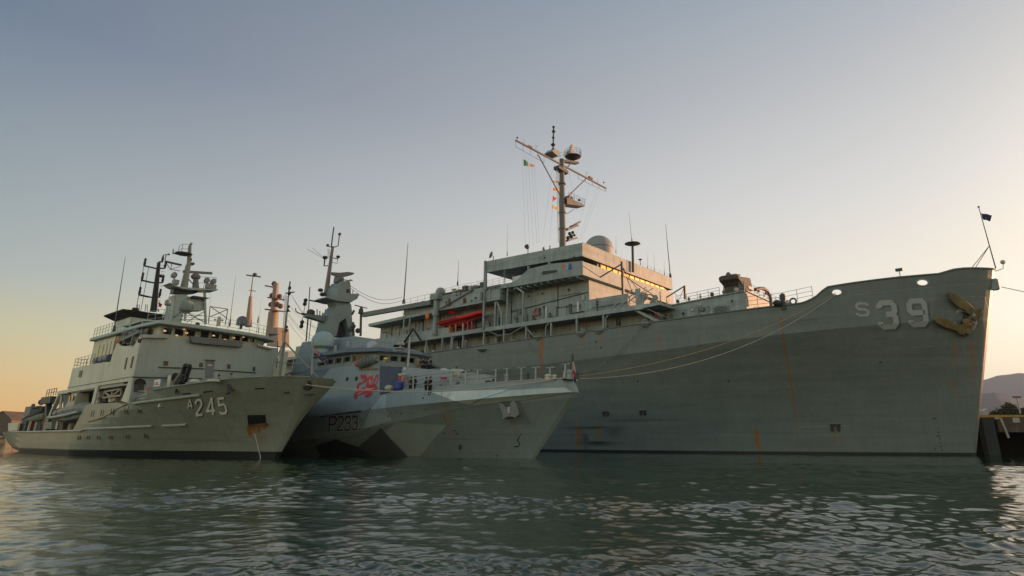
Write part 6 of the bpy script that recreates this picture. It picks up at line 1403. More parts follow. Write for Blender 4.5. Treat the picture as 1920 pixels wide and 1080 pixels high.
mb = MB(); mb.box(A.P(52, 780, y=-4).x, A.P(62, 780, y=-4).x, -4.5, -3.2, 3.8, A.P(57, 763, y=-4).z); mb.ball(A.P(62.5, 760, y=-4), .25, 8, 6); build_each(mb, 'aft_vent_house', DP, a245)
mb = MB(); mb.tube([A.P(45, 787, y=-4.5), A.P(68, 779, y=-4.5), A.P(88, 768, y=-4.5)], [.3, .65, .6], 10); mb.tube([A.P(64, 765, y=-4.5), A.P(75, 763, y=-4.5), A.P(86, 766, y=-4.5)], .2, 6); mb.build('covered_boat_boom', paint('dark_tarp', (.03, .035, .035), .8), a245, smooth=True)
mb = MB(); mb.tube([A.P(45, 792, y=-5), A.P(70, 785, y=-5), A.P(88, 780, y=-5)], [.35, .55, .5], 10); mb.build('canvas_roll', paint('green_canvas', (.16, .18, .11), .8), a245, smooth=True)
mb = MB(); mb.prism(A.xz([(16, 793.5), (37, 792), (34.5, 807), (16, 808)], -6.2), 1, -6.25, -5.4); mb.build('stern_bulwark', AHSE, a245)
mb = MB(); mb.prism(A.xz([(84, 792), (99, 791), (98, 804), (83, 804)], -6.8), 1, -6.9, -6.4); mb.build('deck_locker', paint('locker_green', (.20, .23, .17), .6), a245)
rng = random.Random(9)
for i in range(13):
    x = 40+i*5.2; c = A.P(x, 803, y=-5.8-rng.random()*.8); mb = MB(); s_ = .35+rng.random()*.45
    if i % 2: mb.lathe([(s_*.6, 0), (s_*.6, s_*2), (s_*.3, s_*2.2)], (c.x, c.y, 2.5), 8)
    else: mb.box(c.x-s_, c.x+s_, c.y-s_*.6, c.y+s_*.6, 2.5, 2.5+s_*2.2)
    mb.build('deck_gear', (DARK, DP, plain('dark_green', (.02, .06, .04)), CREAM, plain('dull_red', (.12, .02, .02)))[i % 5], a245)
rng = random.Random(4)
for i in range(8):
    x = 113+i*6; c = A.P(x, 803, y=-6.6); mb = MB(); mb.lathe([(.2, 0), (.22, .5+rng.random()*.7), (.1, 1.3)], (c.x, c.y, 2.5), 8); mb.build('deck_gear', (DARK, DP, BLACK, CREAM)[i % 4], a245)
mb = MB(); mb.beam(A.P(140, 805, y=-7.0), A.P(142, 784, y=-7.0), .22, .22); mb.beam(A.P(117, 777, y=-6.8), A.P(158, 772, y=-6.8), .2, .2) ; build_each(mb, 'boat_cradle', paint('cradle_brown', (.16, .09, .06), .7), a245)
# ------------------------------------------------------------------ far shore, hills, wharf
def wp(px, py, Y=None, z=None):
    d = ray(px, py); t = Y/d.y if Y is not None else (z-EYE)/d.z
    return Vector((0, 0, EYE))+d*t
FOREST = paint('hill_forest', (.035, .045, .028), .9, var=.5, streak=0, spec=.1)
def hill(name, dist, prof, depth, label, seed):
    """ridge given in picture columns/rows at a distance; a real slope with spurs, rising from the water to the crest and down again"""
    rng = np.random.default_rng(seed); cols = []
    n = 180; x0, x1 = prof[0][0], prof[-1][0]
    nz = np.cumsum(rng.normal(0, 1, n)); nz = nz-np.linspace(nz[0], nz[-1], n)
    for i in range(n):
        px = x0+(x1-x0)*i/(n-1); py = interp(prof, px); crest = wp(px, py, Y=dist); H = max(2., crest.z+nz[i]*dist*.00012)
        col = []
        for k in range(13):
            t = k/12.
            sp_ = math.sin(i*.35+seed)*.5+math.sin(i*.13+2*seed)*.6
            y = dist-depth*(1-t)*(1+.12*sp_)
            h_ = H*(t**1.25)*(1+.05*math.sin(i*.9+k*1.7)*(1-t)) if t < 1 else H
            col.append((crest.x*y/dist, y, h_-1.5*(1-t)))
        col += [(crest.x*1.06, dist*1.06, H*.55), (crest.x*1.11, dist*1.11, -2)]
        cols.append(col)
    m = len(cols[0]); mb = MB(); mb.add([p for c in cols for p in c], [(i*m+j, (i+1)*m+j, (i+1)*m+j+1, i*m+j+1) for i in range(n-1) for j in range(m-1)])
    o = mb.build(name, FOREST, smooth=True); return tag(o, label, 'hills', kind='structure')
hill('hills', 6200, [(1350, 815), (1500, 800), (1650, 765), (1760, 735), (1845, 713), (1870, 704.5), (1890, 703), (1912, 699.5), (1925, 701), (1990, 712), (2080, 720), (2200, 745), (2400, 770), (2700, 790)], 1800, 'distant blue mountain ridge beyond the wharf', 2)
hill('near_hills', 3600, [(1500, 815), (1650, 790), (1780, 755), (1840, 738), (1865, 735.5), (1885, 741), (1905, 749), (1930, 756), (2000, 765), (2150, 778), (2400, 790)], 900, 'nearer bluish wooded hill below the mountain ridge', 5)
# low land closing the horizon on the left
def bank():
    mb = MB(); n = 60; v = []
    for i in range(n):
        px = -700+i*(1500/n); p = wp(px, 826.2, z=0.3); X = p.x*1.; v += [(X, p.y, -1), (X, p.y, .6), (X*1.01, p.y*1.01, 2.6+.3*math.sin(i)), (X*1.25, p.y*1.25, 2.8), (X*1.6, p.y*1.6, 3.0)]
    mb.add(v, [(i*5+j, (i+1)*5+j, (i+1)*5+j+1, i*5+j+1) for i in range(n-1) for j in range(4)])
    return tag(mb.build('shore', paint('rubble_shore', (.16, .11, .075), .9, var=.5, streak=0)), 'low brown rubble shore behind the stern of the survey ship', 'shore', kind='structure')
bank()
YB = 330.
def shed(x0, x1, ye, yr, xr, label, mat, roofm, Y=YB, depth=40, name='warehouse'):
    """gabled shed: picture columns of the walls, row of the eaves, row and column of the ridge"""
    a, b = wp(x0, ye, Y=Y), wp(x1, ye, Y=Y); r = wp(xr, yr, Y=Y)
    o = empty(name, label, 'building', ((a.x+b.x)/2, Y, 2.7)); c = o.location
    L = lambda p: (p[0]-c.x, p[1]-c.y, p[2]-c.z)
    mb = MB(); q = [(a.x, 2.6), (b.x, 2.6), (b.x, b.z), (r.x, r.z), (a.x, a.z)]
    mb.add([L((x, y, z)) for y in (Y, Y+depth) for x, z in q], [(0, 1, 2, 3, 4), (9, 8, 7, 6, 5)]+[(i, (i+1) % 5, 5+(i+1) % 5, 5+i) for i in (0, 1, 4)]); mb.build('wall', mat, o)
    mb = MB(); e = .5
    for (p, q_) in (((a.x-e, a.z-.25), (r.x, r.z+.1)), ((r.x, r.z+.1), (b.x+e, b.z-.25))):
        mb.add([L(v) for v in ((p[0], Y-e, p[1]), (q_[0], Y-e, q_[1]), (q_[0], Y+depth, q_[1]), (p[0], Y+depth, p[1]), (p[0], Y-e, p[1]+.25), (q_[0], Y-e, q_[1]+.25), (q_[0], Y+depth, q_[1]+.25), (p[0], Y+depth, p[1]+.25))], [(0, 1, 2, 3), (4, 5, 6, 7), (0, 1, 5, 4), (1, 2, 6, 5), (2, 3, 7, 6), (3, 0, 4, 7)])
    mb.build('roof', roofm, o)
    for k in range(3):
        x = a.x+(b.x-a.x)*(.2+.28*k); mb = MB(); mb.box(x-c.x-.9, x-c.x+.9, -.06, -.02, .2, 2.6 if k == 1 else 2.0); mb.build('door' if k == 1 else 'window', DARK, o)
    return o
TIN, BRICK, TIN2 = paint('rusty_tin', (.11, .085, .06), .7, var=.35, streak=.2), paint('brown_boards', (.15, .11, .075), .8, var=.3), paint('grey_tin', (.16, .16, .15), .6)
shed(-30, 22, 787, 772, 6, 'dim brown shed at the left edge of the picture', BRICK, TIN, Y=300)
shed(15, 58, 789, 773.5, 24, 'brown gabled warehouse just behind the stern of the survey ship', BRICK, TIN2)
shed(40, 78, 792, 778, 60, 'low grey roofed shed between the warehouse and the ship cranes', BRICK, TIN2, Y=360)
def smallboat(px, py, L_, label, mats):
    c = wp(px, py, z=0.); o = empty('moored_boat', label, 'boat', c, R(20), 'white boats along the far shore')
    mb = MB(); rg = []
    for t in (0, .3, .7, 1): 
        b = L_*.16*(1-t**3)+.05; rg.append([(L_*(t-.5), -b*.7, 0), (L_*(t-.5)+.2*t, -b, .9+.4*t), (L_*(t-.5)+.2*t, b, .9+.4*t), (L_*(t-.5), b*.7, 0)])
    mb.loft(rg); mb.build('hull', mats[0], o); mb = MB(); mb.box(-L_*.25, L_*.15, -L_*.1, L_*.1, .9, 2.1); mb.build('cabin', mats[1], o)
    mb = MB(); mb.box(-L_*.2, L_*.155, -L_*.104, L_*.104, 1.4, 1.8); mb.build('window', GLASS, o); return o
wb = paint('boat_white', (.45, .44, .40), .5)
smallboat(4, 829, 7, 'small white boat with a cabin at the far left edge of the picture', (wb, wb))
smallboat(9.5, 827.5, 6, 'dark hulled little boat right of the white one by the shore', (DARK, wb))
# trees
def tree(loc, h, w_, seed, label, group=None, leafc=(.05, .055, .02), name='leafy_tree'):
    rng = random.Random(seed); o = empty(name, label, 'tree', loc, 0, group); mb = MB()
    mb.tube([(0, 0, -.3), (.1, 0, h*.3), (.0, .1, h*.6)], [h*.045, h*.035, h*.015], 8)
    cl = []
    for k in range(6):
        a = rng.random()*6.28; e = Vector((math.cos(a)*w_*.32, math.sin(a)*w_*.32, h*(.5+.35*rng.random()))); mb.tube([(0, 0, h*(.22+.06*k)), e*.6+Vector((0, 0, h*.1)), e], [h*.02, h*.013, h*.006], 5); cl.append(e)
    mb.build('trunk', paint('bark', (.06, .045, .03), .9), o)
    cr = MB()
    for k in range(16): cl.append(Vector((rng.gauss(0, .25)*w_, rng.gauss(0, .25)*w_, h*(.55+.2*rng.random()+.1*rng.gauss(0, 1)))))
    for c in cl:
        rr_ = w_*(.15+.12*rng.random())
        for k in range(110):
            d = Vector((rng.gauss(0, 1), rng.gauss(0, 1), rng.gauss(0, .8))).normalized()*rr_*(.4+.7*rng.random()); p = c+d
            u = Vector((rng.gauss(0, 1), rng.gauss(0, 1), rng.gauss(0, .5))).normalized()*h*.045; v_ = u.cross(Vector((rng.random(), rng.random(), rng.random()+.1))).normalized()*h*.03
            cr.add([p-u, p-v_, p+u, p+v_], [(0, 1, 2, 3)])
    cr.build('crown', paint('leaves_%s' % name, leafc, .7, var=.5, streak=0), o); return o
LV = (.045, .05, .018)
for i, (px, top, base, w_) in enumerate(((1884, 762, 784, 26), (1903, 760, 784, 22), (1921, 764, 784, 24)  )):
    Y = 150.+i*6; b = wp(px, base, Y=Y); t_ = wp(px, top, Y=Y); b.z = 2.2
    tree(b, t_.z-2.2, w_*Y/1212.*1.9, 11+i, ('dark bushy tree behind the wharf, nearest the ship bow', 'bushy tree behind the wharf with the lamp post beside it', 'bushy tree cut by the right edge of the picture')[i], 'trees behind the wharf', LV)
for i, (px, top, w_) in enumerate(((12, 772, 22), (34, 770, 18), (44, 775, 20) )):
    Y = 385.+9*i; b = wp(px, 800, Y=Y); t_ = wp(px, top, Y=Y); b.z = 2.7
    tree(b, t_.z-2.7, w_*Y/1212., 31+i, ('scrubby tree behind the brown shed at far left', 'thin tree behind the ridge of the brown warehouse', 'scrubby tree over the low grey shed roof')[i], 'trees on the far shore', LV)
# land behind the wharf
mb = MB(); mb.box(46, 400, 84, 700, -1, 2.2); tag(mb.build('ground', paint('harbour_earth', (.09, .08, .06), .9)), 'ground behind the wharf', 'ground', kind='structure')
# wharf
CON, BLK = paint('wharf_concrete', (.12, .095, .06), .85, var=.45, streak=.5, rust=.3), paint('wet_timber', (.022, .022, .02), .8, streak=.3)
wf = empty('wharf', 'dark piled concrete wharf with a yellow kerb right of the tall bow', 'wharf', (46.6, 70, 0)); wl_ = lambda mb_, *a: mb_
WX = 46.6
mb = MB(); mb.box(0, 130, .3, 14, 3.5, 3.9); mb.box(2.9, 130, 0, .35, 2.35, 3.88); mb.build('deck_slab', CON, wf)
mb = MB(); mb.box(.0, 130, -.05, .5, 3.92, 4.16); mb.build('kerb', paint('kerb_yellow', (.42, .24, .04), .6, var=.3), wf)
for i in range(30):
    if 0 < i < 9:
        mb = MB(); mb.torus((3.75+i*4.3, -.12, 2.0), .42, .16, (0, 1, 0), 16, 8); mb.build('tyre_fender', BLACK, wf)
        mb = MB(); mb.lathe([(.22, 0), (.2, .3), (.32, .36), (.28, .46)], (2.2+i*4.3, .9, 3.9), 10); mb.build('bollard', BLK, wf)
    mb = MB(); mb.box(3.4+i*4.3, 4.1+i*4.3, 1.4, 2.1, -2, 3.5) if i else mb.box(.85, 2.1, -.6, .25, -2, 3.85); mb.build('pile', BLK if i else paint('fender_concrete', (.03, .035, .033), .8, streak=.3), wf)
for i in range(10):
    mb = MB(); mb.box(1.5+i*13, 2.2+i*13, 6, 6.7, -2, 3.5); mb.build('pile', BLK, wf)
mb = MB(); mb.box(-.2, 130, 12.5, 13.9, -2, 3.5); mb.build('rear_wall', BLK, wf)
mb = MB(); mb.tube([(3.15, -.15, 3.85), (3.6, -.2, 1.75)], .12, 6); mb.build('drain_pipe', plain('pale_pipe', (.32, .31, .27)), wf)
mb = MB(); mb.box(4.55, 5.3, -.06, -.01, 3.35, 3.86); mb.build('sign_plate', plain('pale_plate', (.36, .32, .26)), wf); mb = MB(); mb.box(2.6, 3.2, -.07, -.0, 3.7, 3.9); mb.build('sign_plate', plain('pale_plate', (0, 0, 0)), wf)
def lamp(px, top, base, Y, label, nm='lamp_post', r=.09):
    b, t_ = wp(px, base, Y=Y), wp(px, top, Y=Y); o = empty(nm, label, 'lamp post', (b.x, Y, min(b.z, 3.9)), 0, 'lamp posts beyond the wharf'); h = t_.z-o.location.z
    mb = MB(); mb.tube([(0, 0, 0), (0, 0, h)], [r, r*.7], 8); mb.build('pole', paint('galvanised', (.30, .32, .31), .5), o)
    mb = MB(); mb.box(-r*4, r*4, -r*2, r*2, h, h+r*2); mb.build('lamp_head', plain('lamp_red_brown', (.22, .05, .04)) if Y < 100 else WHITE, o); return o
lamp(1915, 746, 784, 96, 'tall pale lamp post with a flat red head behind the wharf', r=.12)
lamp(1845, 770, 784, 190, 'small distant lamp post close beside the tall bow', r=.13); lamp(1850, 768, 784, 200, 'second small distant lamp post right of the tall bow', r=.13)
# ------------------------------------------------------------------ loose things on and around the ships
def curve(p, q, sag, n=24): return [p.lerp(q, k/n)-Vector((0, 0, sag*4*(k/n)*(1-k/n))) for k in range(n+1)]
def rope(pts, r, mat, label, cat='rope', name='mooring_rope'):
    mb = MB(); mb.tube(pts, r, 6); return mesh_thing(mb, name, mat, label, cat, 'mooring lines between the ships')
TB = T.W((3.75, -.75, 6.72))
rope(curve(A.W(cF+Vector((0, -.15, 0))), TB, .85), .055, ROPE, 'pale hawser stretched from the survey ship bow across the patrol ship side')
SCH = S.W(S.hit(1567.5, 549.5, .15))
rope(curve(TB+Vector((.1, 0, 0)), SCH, 1.55), .035, ROPE2, 'tan mooring line from patrol ship bow to the tender, upper of two')
rope(curve(TB+Vector((.1, 0, -.1)), SCH+Vector((0, 0, -.15)), 2.35), .035, ROPE, 'pale mooring line from patrol ship bow to the tender, lower of two')
a, b = S.P(1206, 608, y=-13.2), S.P(985, 640, y=-13.2); n = 30
rope([S.W(a.lerp(b, k/n)-Vector((0, .1, 5.2*4*(k/n)*(1-k/n)))) for k in range(n+1)], .035, plain('grey_line', (.20, .21, .18), .8), 'thin grey line hanging in a deep loop along the tender side')
rope(curve(S.W((5.3, -.2, 17.2)), Vector((142, 76, 4.4)), 1.0), .035, WIRE, 'thin dark line running right from the tall bow to the wharf', 'rope')
rope([A.W(A.hit(x, y, .06)) for x, y in ((166, 791), (190, 785), (208, 775.5), (222, 766), (240, 757.5))], .03, plain('red_brown_line', (.16, .05, .04), .8), 'thin red brown line sagging along the survey ship side')
# life rings
def ring(ship, px, py, r, label, mat, y=None, tilt=(0, -1, 0)):
    c = ship.P(px, py, y=y); o = empty('life_ring', label, 'life ring', ship.W(c), ship.th, 'life rings on the ships')
    mb = MB(); mb.torus((0, 0, 0), r, r*.3, tilt, 18, 8); mb.build('ring_body', mat, o, smooth=True)
    for a in (45, 135, 225, 315):
        mb = MB(); mb.torus((0, 0, 0), r, r*.33, tilt, 3, 8, R(a-9), R(a+9)); mb.build('band', plain('ring_band', (.55, .30, .26), .6), o)
    return o
ring(S, 1005.5, 585.5, .48, 'red life ring on the grey wall below the tender bridge', plain('ring_red', (.38, .045, .04), .6), y=-10.55)
ring(S, 1226.3, 594.5, .50, 'red life ring beside the inclined ladder of the tender', plain('ring_red', (0, 0, 0)), y=-10.35)
ring(T, 752.5, 713, .36, 'orange red life ring beside the blue drum on the patrol ship', plain('ring_orange', (.62, .10, .05), .6), y=-4.75)
# blue drum and cream bundle
c = T.P(747.5, 733, y=-5.5); o = empty('blue_drum', 'bright blue covered drum below the patrol ship life ring', 'drum', T.W((c.x, c.y, 6.15)), T.th)
mb = MB(); mb.lathe([(.42, 0), (.44, .05), (.44, .62), (.40, .68)], (0, 0, 0), 16); mb.build('drum_body', BLUE, o, smooth=True); mb = MB(); mb.lathe([(.46, .6), (.46, .68), (.38, .78), (.1, .84)], (0, 0, 0), 16); mb.build('drum_lid', plain('blue_lid', (.02, .07, .35)), o, smooth=True)
mb = MB(); c = T.P(729, 732, y=-5.6); mb.ball((0, 0, .3), .4, 12, 8, (1.1, .8, .75)); o = mb.build('canvas_bundle', CREAM, smooth=True); o.location = T.W((c.x, c.y, 6.1)); tag(o, 'pale canvas bundle left of the blue drum', 'bundle')
# red inflatable on the tender
o = empty('rescue_boat', 'bright red inflatable rescue boat stowed on the tender gallery', 'boat', S.W((-65.5, -12.35, 18.1)), S.th)
L_ = lambda x, y, z: (x+65.5, y+12.35, z-18.1)
mb = MB()
for dy in (-.65, .9): mb.tube([L_(-70.2, -12.3+dy, 20.0), L_(-69.2, -12.3+dy, 20.1), L_(-63, -12.3+dy, 20.45), L_(-61.2, -12.3+dy*.8, 20.65), L_(-60.4, -12.3+dy*.2, 20.75)], [.28, .36, .38, .33, .26], 10)
RBR = paint('inflatable_red', (.58, .022, .018), .45, var=.12, streak=0); mb.build('inflatable_tube', RBR, o, smooth=True)
mb = MB(); mb.loft([[L_(-69.9, -12.9, 19.9), L_(-69.9, -12.2, 19.1), L_(-69.9, -11.5, 19.9)], [L_(-65, -12.9, 20.2), L_(-65, -12.2, 19.15), L_(-65, -11.5, 20.2)], [L_(-61.0, -12.4, 20.5), L_(-61.0, -12.2, 20.2), L_(-61.0, -12.0, 20.5)]]); mb.build('hull', paint('boat_red', (.42, .03, .025), .5, streak=0), o)
mb = MB(); mb.tube([L_(-69.6, -13.33, 20.1), L_(-65.4, -13.36, 20.3)], .07, 6); mb.build('grab_line', DARK, o); mb = MB(); mb.box(*[v for v in (-.9, -.3, -.25, .25, 1.9, 2.75)]); mb.build('console', CREAM, o)
mb = MB(); mb.lathe([(.25, 0), (.3, .5), (.15, .75)], L_(-69.7, -12.2, 19.9), 8); mb.build('outboard_motor', WHITE, o)
for i, x in enumerate((-68.9, -67.4, -66.0, -64.3, -63.2, -62.3)):
    o = empty('boat_cradle_post', 'upright post of the cradle under the red rescue boat, number varies along it', 'post', S.W((x, -12.85, 18.1)), S.th, 'posts under the red rescue boat'); o['label'] = ('orange post nearest the crane, first under the red rescue boat', 'orange post, second from the left under the rescue boat', 'orange post, third from the left under the rescue boat', 'cream post, fourth from the left under the rescue boat', 'red post, fifth from the left under the rescue boat', 'red post farthest right under the rescue boat')[i]
    mb = MB(); mb.box(-.1, .1, -.1, .1, 0, 1.25); mb.build('post', (ORANGE, ORANGE, ORANGE, CREAM, RBR, RBR)[i], o); mb = MB(); mb.box(-.2, .2, -.15, .4, 1.25, 1.35); mb.build('pad', DARK, o)
mb = MB(); c = S.P(846, 585, y=-11.6); mb.ball((0, 0, 0), .5, 12, 8, (1.5, .7, .55)); mb.ball((.55, .1, -.25), .35, 10, 7, (1.4, .7, .6)); o = mb.build('raft_bundle', RBR, smooth=True); o.location = S.W(c); o.rotation_euler.z = S.th; tag(o, 'small red bundle hanging above the red rescue boat', 'bundle')
# work boat of the survey ship
o = empty('work_boat', 'grey and cream work boat slung in the side opening of the survey ship', 'boat', A.W((-32, -7.1, 3.2)), A.th)
L_ = lambda x, y, z: (x+32, y+7.1, z-3.2)
mb = MB(); rg = []
for x, bw_, zb, zt_ in ((-37.4, .95, 3.75, 4.35), (-35, 1.2, 3.4, 4.6), (-31.5, 1.25, 3.3, 4.95), (-29, 1.0, 3.45, 5.1), (-27.0, .35, 3.9, 5.2), (-26.4, .05, 4.3, 5.25)):
    rg.append([L_(x, -7.1-bw_, zt_), L_(x, -7.1-bw_*1.02, zt_-.35), L_(x, -7.1-bw_*.7, zb+.25), L_(x, -7.1, zb), L_(x, -7.1+bw_*.7, zb+.25), L_(x, -7.1+bw_, zt_)])
mb.loft(rg); mb.build('hull', paint('work_boat_grey', (.21, .24, .22), .5), o)
mb = MB(); mb.tube([L_(-37.3, -8.1, 4.0), L_(-34, -8.4, 3.95), L_(-30, -8.35, 4.1), L_(-27.6, -7.9, 4.4)], .16, 8); mb.build('fender', PAINTS['rubbing_rail_paint'], o)
mb = MB(); mb.loft([[L_(-33.4, -7.75, 4.9), L_(-30.2, -7.75, 5.1), L_(-30.2, -6.4, 5.1), L_(-33.4, -6.4, 4.9)], [L_(-32.3, -7.6, 6.5), L_(-30.4, -7.6, 6.5), L_(-30.4, -6.5, 6.5), L_(-32.3, -6.5, 6.5)]]); cb_ = mb.build('cabin', paint('cabin_cream', (.44, .40, .28), .6), o)
for x in (-32.2, -31.2): mb = MB(); mb.box(x+32, x+32+.5, -.72, -.66, 2.5, 3.0); mb.build('window', GLASS, cb_)
mb = MB(); mb.lathe([(.3, 0), (.32, .2), (.1, .35)], L_(-31.4, -7.1, 6.5), 10); mb.build('radar', CREAM, cb_)
mb = MB(); mb.loft([[L_(-30.2, -8.2, 5.0), L_(-30.2, -7.1, 5.5), L_(-30.2, -6.1, 5.0)], [L_(-26.8, -7.5, 5.2), L_(-26.8, -7.1, 5.35), L_(-26.8, -6.7, 5.2)]]); mb.build('canvas_cover', paint('pale_canvas', (.30, .31, .28), .8), o)
for x in (-35.2, -33.6): mb = MB(); mb.tube([L_(x, -8.35, 4.0), L_(x+.1, -8.3, 4.75), L_(x+.3, -7.6, 5.0)], .08, 5); mb.build('strap', BLACK, o)
# flags
def flag(ship, o_, px_pts, plane, cols, label, wav=.1, name='signal_flag', group='signal flags on the halyards'):
    """px_pts: top-left, top-right, bottom-right, bottom-left in the picture; cols: list of (fraction, material)"""
    q = [ship.P(*p, **plane) for p in px_pts]; base = q[0]; o = empty(name, label, 'flag', ship.W(base), ship.th, group); n = 10; x0 = 0.
    ax = Vector((0, 1, 0)) if 'y' in plane else Vector((1, 0, 0))
    for fr, mt_ in cols:
        mb = MB(); k0, k1 = x0, x0+fr; x0 = k1; rows = []
        for s_ in (0, .012):
            for i in range(n+1):
                t = k0+(k1-k0)*i/n; off = ax*(wav*math.sin(t*9)+s_)
                rows.append([q[0].lerp(q[1], t)+off-base, q[3].lerp(q[2], t)+off*.8-base])
        a_ = rows[:n+1]; b_ = rows[n+1:]
        mb.loft([[a_[i][0], a_[i][1], b_[i][1], b_[i][0]] for i in range(n+1)]); mb.build('cloth', mt_, o)
    return o
GRN = plain('flag_green', (.01, .16, .045), .8); ORF = plain('flag_orange', (.5, .2, .05), .8); YEF = plain('flag_yellow', (.62, .36, .04), .8); REF = plain('flag_red', (.55, .02, .03), .8); NVY = plain('flag_navy', (.012, .014, .05), .8); WHF = plain('flag_white', (.5, .42, .36), .8); CRT = plain('flag_crimson', (.42, .02, .035), .8)
flag(S, None, [(981.5, 299), (1003, 312), (1003, 313), (982, 311)], {'x': MX}, [(.42, GRN), (.25, WHF), (.33, ORF)], 'green white and orange flag flying left of the tender mast', .12)
flag(S, None, [(1037, 339), (1049, 340.5), (1049, 342.5), (1038, 342)], {'x': MX}, [(1., ORF)], 'small orange brown signal flag, topmost beside the tender mast', .05)
flag(S, None, [(1037, 352.5), (1048, 353.5), (1048, 358), (1037, 357.5)], {'x': MX}, [(.5, ORF), (.5, YEF)], 'orange and yellow signal flag above the red pennant', .05)
flag(S, None, [(1036.5, 367), (1043.5, 372), (1043.5, 372.5), (1036, 378)], {'x': MX}, [(1., REF)], 'bright red triangular pennant beside the tender mast', .03)
flag(S, None, [(1035, 384.5), (1047, 389.5), (1046.5, 393), (1035, 391)], {'x': MX}, [(1., YEF)], 'yellow signal flag, lowest beside the tender mast', .05)
flag(S, None, [(1839.5, 399.5), (1860, 403.5), (1856.5, 415), (1842.5, 411)], {'y': 0}, [(1., plain('flag_purple_navy', (.04, .035, .075), .8))], 'dark navy flag on the tall jackstaff at the tender bow', .12, 'jack_flag', None)
flag(A, None, [(297.5, 565), (304, 571), (301, 577), (297, 573)], {'x': -30}, [(1., REF)], 'red flag below the black funnel mast, larger of two', .05, group='red flags by the funnel mast')
flag(A, None, [(296, 578), (297, 579), (299, 586), (295.5, 583)], {'x': -30}, [(1., REF)], 'small red pennant under the larger red flag', .03, group='red flags by the funnel mast')
fo = flag(A, None, [(588.5, 655.5), (617.5, 672), (613.5, 683.5), (588.5, 665.5)], {'y': -.2}, [(1., NVY)], 'navy Australian style ensign with a union corner on the survey ship jackstaff', .06, 'ensign', None)
FQ = [A.P(*p, y=-.2) for p in ((588.5, 655.5), (617.5, 672), (613.5, 683.5), (588.5, 665.5))]
def fl(u, v, off=-.03): p = FQ[0].lerp(FQ[1], u).lerp(FQ[3].lerp(FQ[2], u), v)-FQ[0]; return p+Vector((0, .06*math.sin(u*9)+off, 0))
def fstrip(a, b, w_, mat, off):
    mb = MB(); n = 8; L1, L2 = [], []; dx, dy = b[0]-a[0], b[1]-a[1]; l = math.hypot(dx, dy); nx, ny = -dy/l*w_/2, dx/l*w_/2
    for k in range(n+1): u, v = a[0]+dx*k/n, a[1]+dy*k/n; L1.append(fl(u+nx, v+ny, off)); L2.append(fl(u-nx, v-ny, off))
    mb.add(L1+L2, [(i, i+1, n+2+i, n+1+i) for i in range(n)]); mb.build('emblem', mat, fo)
for k, (a, b, w_, m_2) in enumerate((((0, 0), (.5, .5), .09, WHF), ((0, .5), (.5, 0), .09, WHF), ((0, 0), (.5, .5), .035, CRT), ((0, .5), (.5, 0), .035, CRT), ((0, .25), (.5, .25), .16, WHF), ((.25, 0), (.25, .5), .13, WHF), ((0, .25), (.5, .25), .09, CRT), ((.25, 0), (.25, .5), .07, CRT))): fstrip(a, b, w_, m_2, -.03-.004*k)
for (u, v, r_) in ((.25, .76, .09), (.76, .2, .06), (.66, .45, .06), (.87, .4, .06), (.76, .8, .07)):
    mb = MB(); mb.add([fl(u+r_*.8*math.cos(R(a))*(1 if k % 2 else .45), v+r_*1.3*math.sin(R(a))*(1 if k % 2 else .45), -.03) for k, a in enumerate(range(0, 360, 26))], [tuple(range(14))]); mb.build('star', WHF, fo)
# limp ensign at the patrol ship bow
X_ = dict(y=-.5); o = empty('ensign', 'limp white ensign with a red cross hanging at the patrol ship bow', 'flag', T.W((4.0, -.5, 6.6)), T.th); b0 = Vector((4.0, -.5, 6.6))
mb = MB(); mb.tube([(0, 0, 0), T.P(1073.5, 675, **X_)-b0], .035, 6); mb.tube([T.P(1073.6, 676, **X_)-b0, T.P(1073.6, 664.5, **X_)-b0], .11, 8); mb.build('staff', DARK, o)
def cl(pts, mt_, dy=0.):
    q = [T.P(*p, **X_)-b0 for p in pts]; mb = MB(); mb.loft([[p+Vector((0, dy-.03, 0)) for p in q], [p+Vector((0, dy+.03, 0)) for p in q]]); mb.build('cloth', mt_, o)
cl([(1073, 678), (1075.5, 679), (1080, 700), (1083, 714), (1080, 716), (1075, 704)], WHF); cl([(1074.5, 694), (1077.5, 693), (1080.5, 702), (1082, 710), (1079, 710), (1075.5, 701)], CRT, -.04); cl([(1073, 678), (1074.5, 678), (1077, 692), (1074.5, 693)], plain('flag_pink', (.45, .22, .2), .8), -.04); cl([(1077, 706), (1079, 706), (1081, 716), (1078, 717)], NVY, -.05)
# ------------------------------------------------------------------ people
SKIN = plain('skin', (.32, .17, .11), .6); HAIR = plain('dark_hair', (.02, .015, .012), .8)
def skinned(joints, edges, root):
    me = bpy.data.meshes.new('tmp'); me.from_pydata([j[:3] for j in joints], edges, []); ob = bpy.data.objects.new('tmp', me); C.objects.link(ob)
    mo = ob.modifiers.new('s', 'SKIN'); su = ob.modifiers.new('u', 'SUBSURF'); su.levels = 1; su.render_levels = 1
    for i, v in enumerate(me.skin_vertices[0].data): v.radius = (joints[i][3], joints[i][4] if len(joints[i]) > 4 else joints[i][3]); v.use_root = (i == root)
    dg = bpy.context.evaluated_depsgraph_get(); dg.update(); m2 = bpy.data.meshes.new_from_object(ob.evaluated_get(dg)); bpy.data.objects.remove(ob); m2.shade_smooth(); return m2
POSES = {'stand': (((-.22, .0, 1.12), (-.25, .06, .84)), ((.22, .0, 1.12), (.25, .06, .84))),
         'hips': (((-.34, -.06, 1.16), (-.19, .10, 1.0)), ((.34, -.06, 1.16), (.19, .10, 1.0))),
         'point': (((-.26, .22, 1.36), (-.3, .48, 1.42)), ((.22, .02, 1.12), (.2, .14, .88))),
         'folded': (((-.24, .06, 1.14), (.02, .2, 1.18)), ((.24, .06, 1.14), (-.02, .2, 1.12)))}
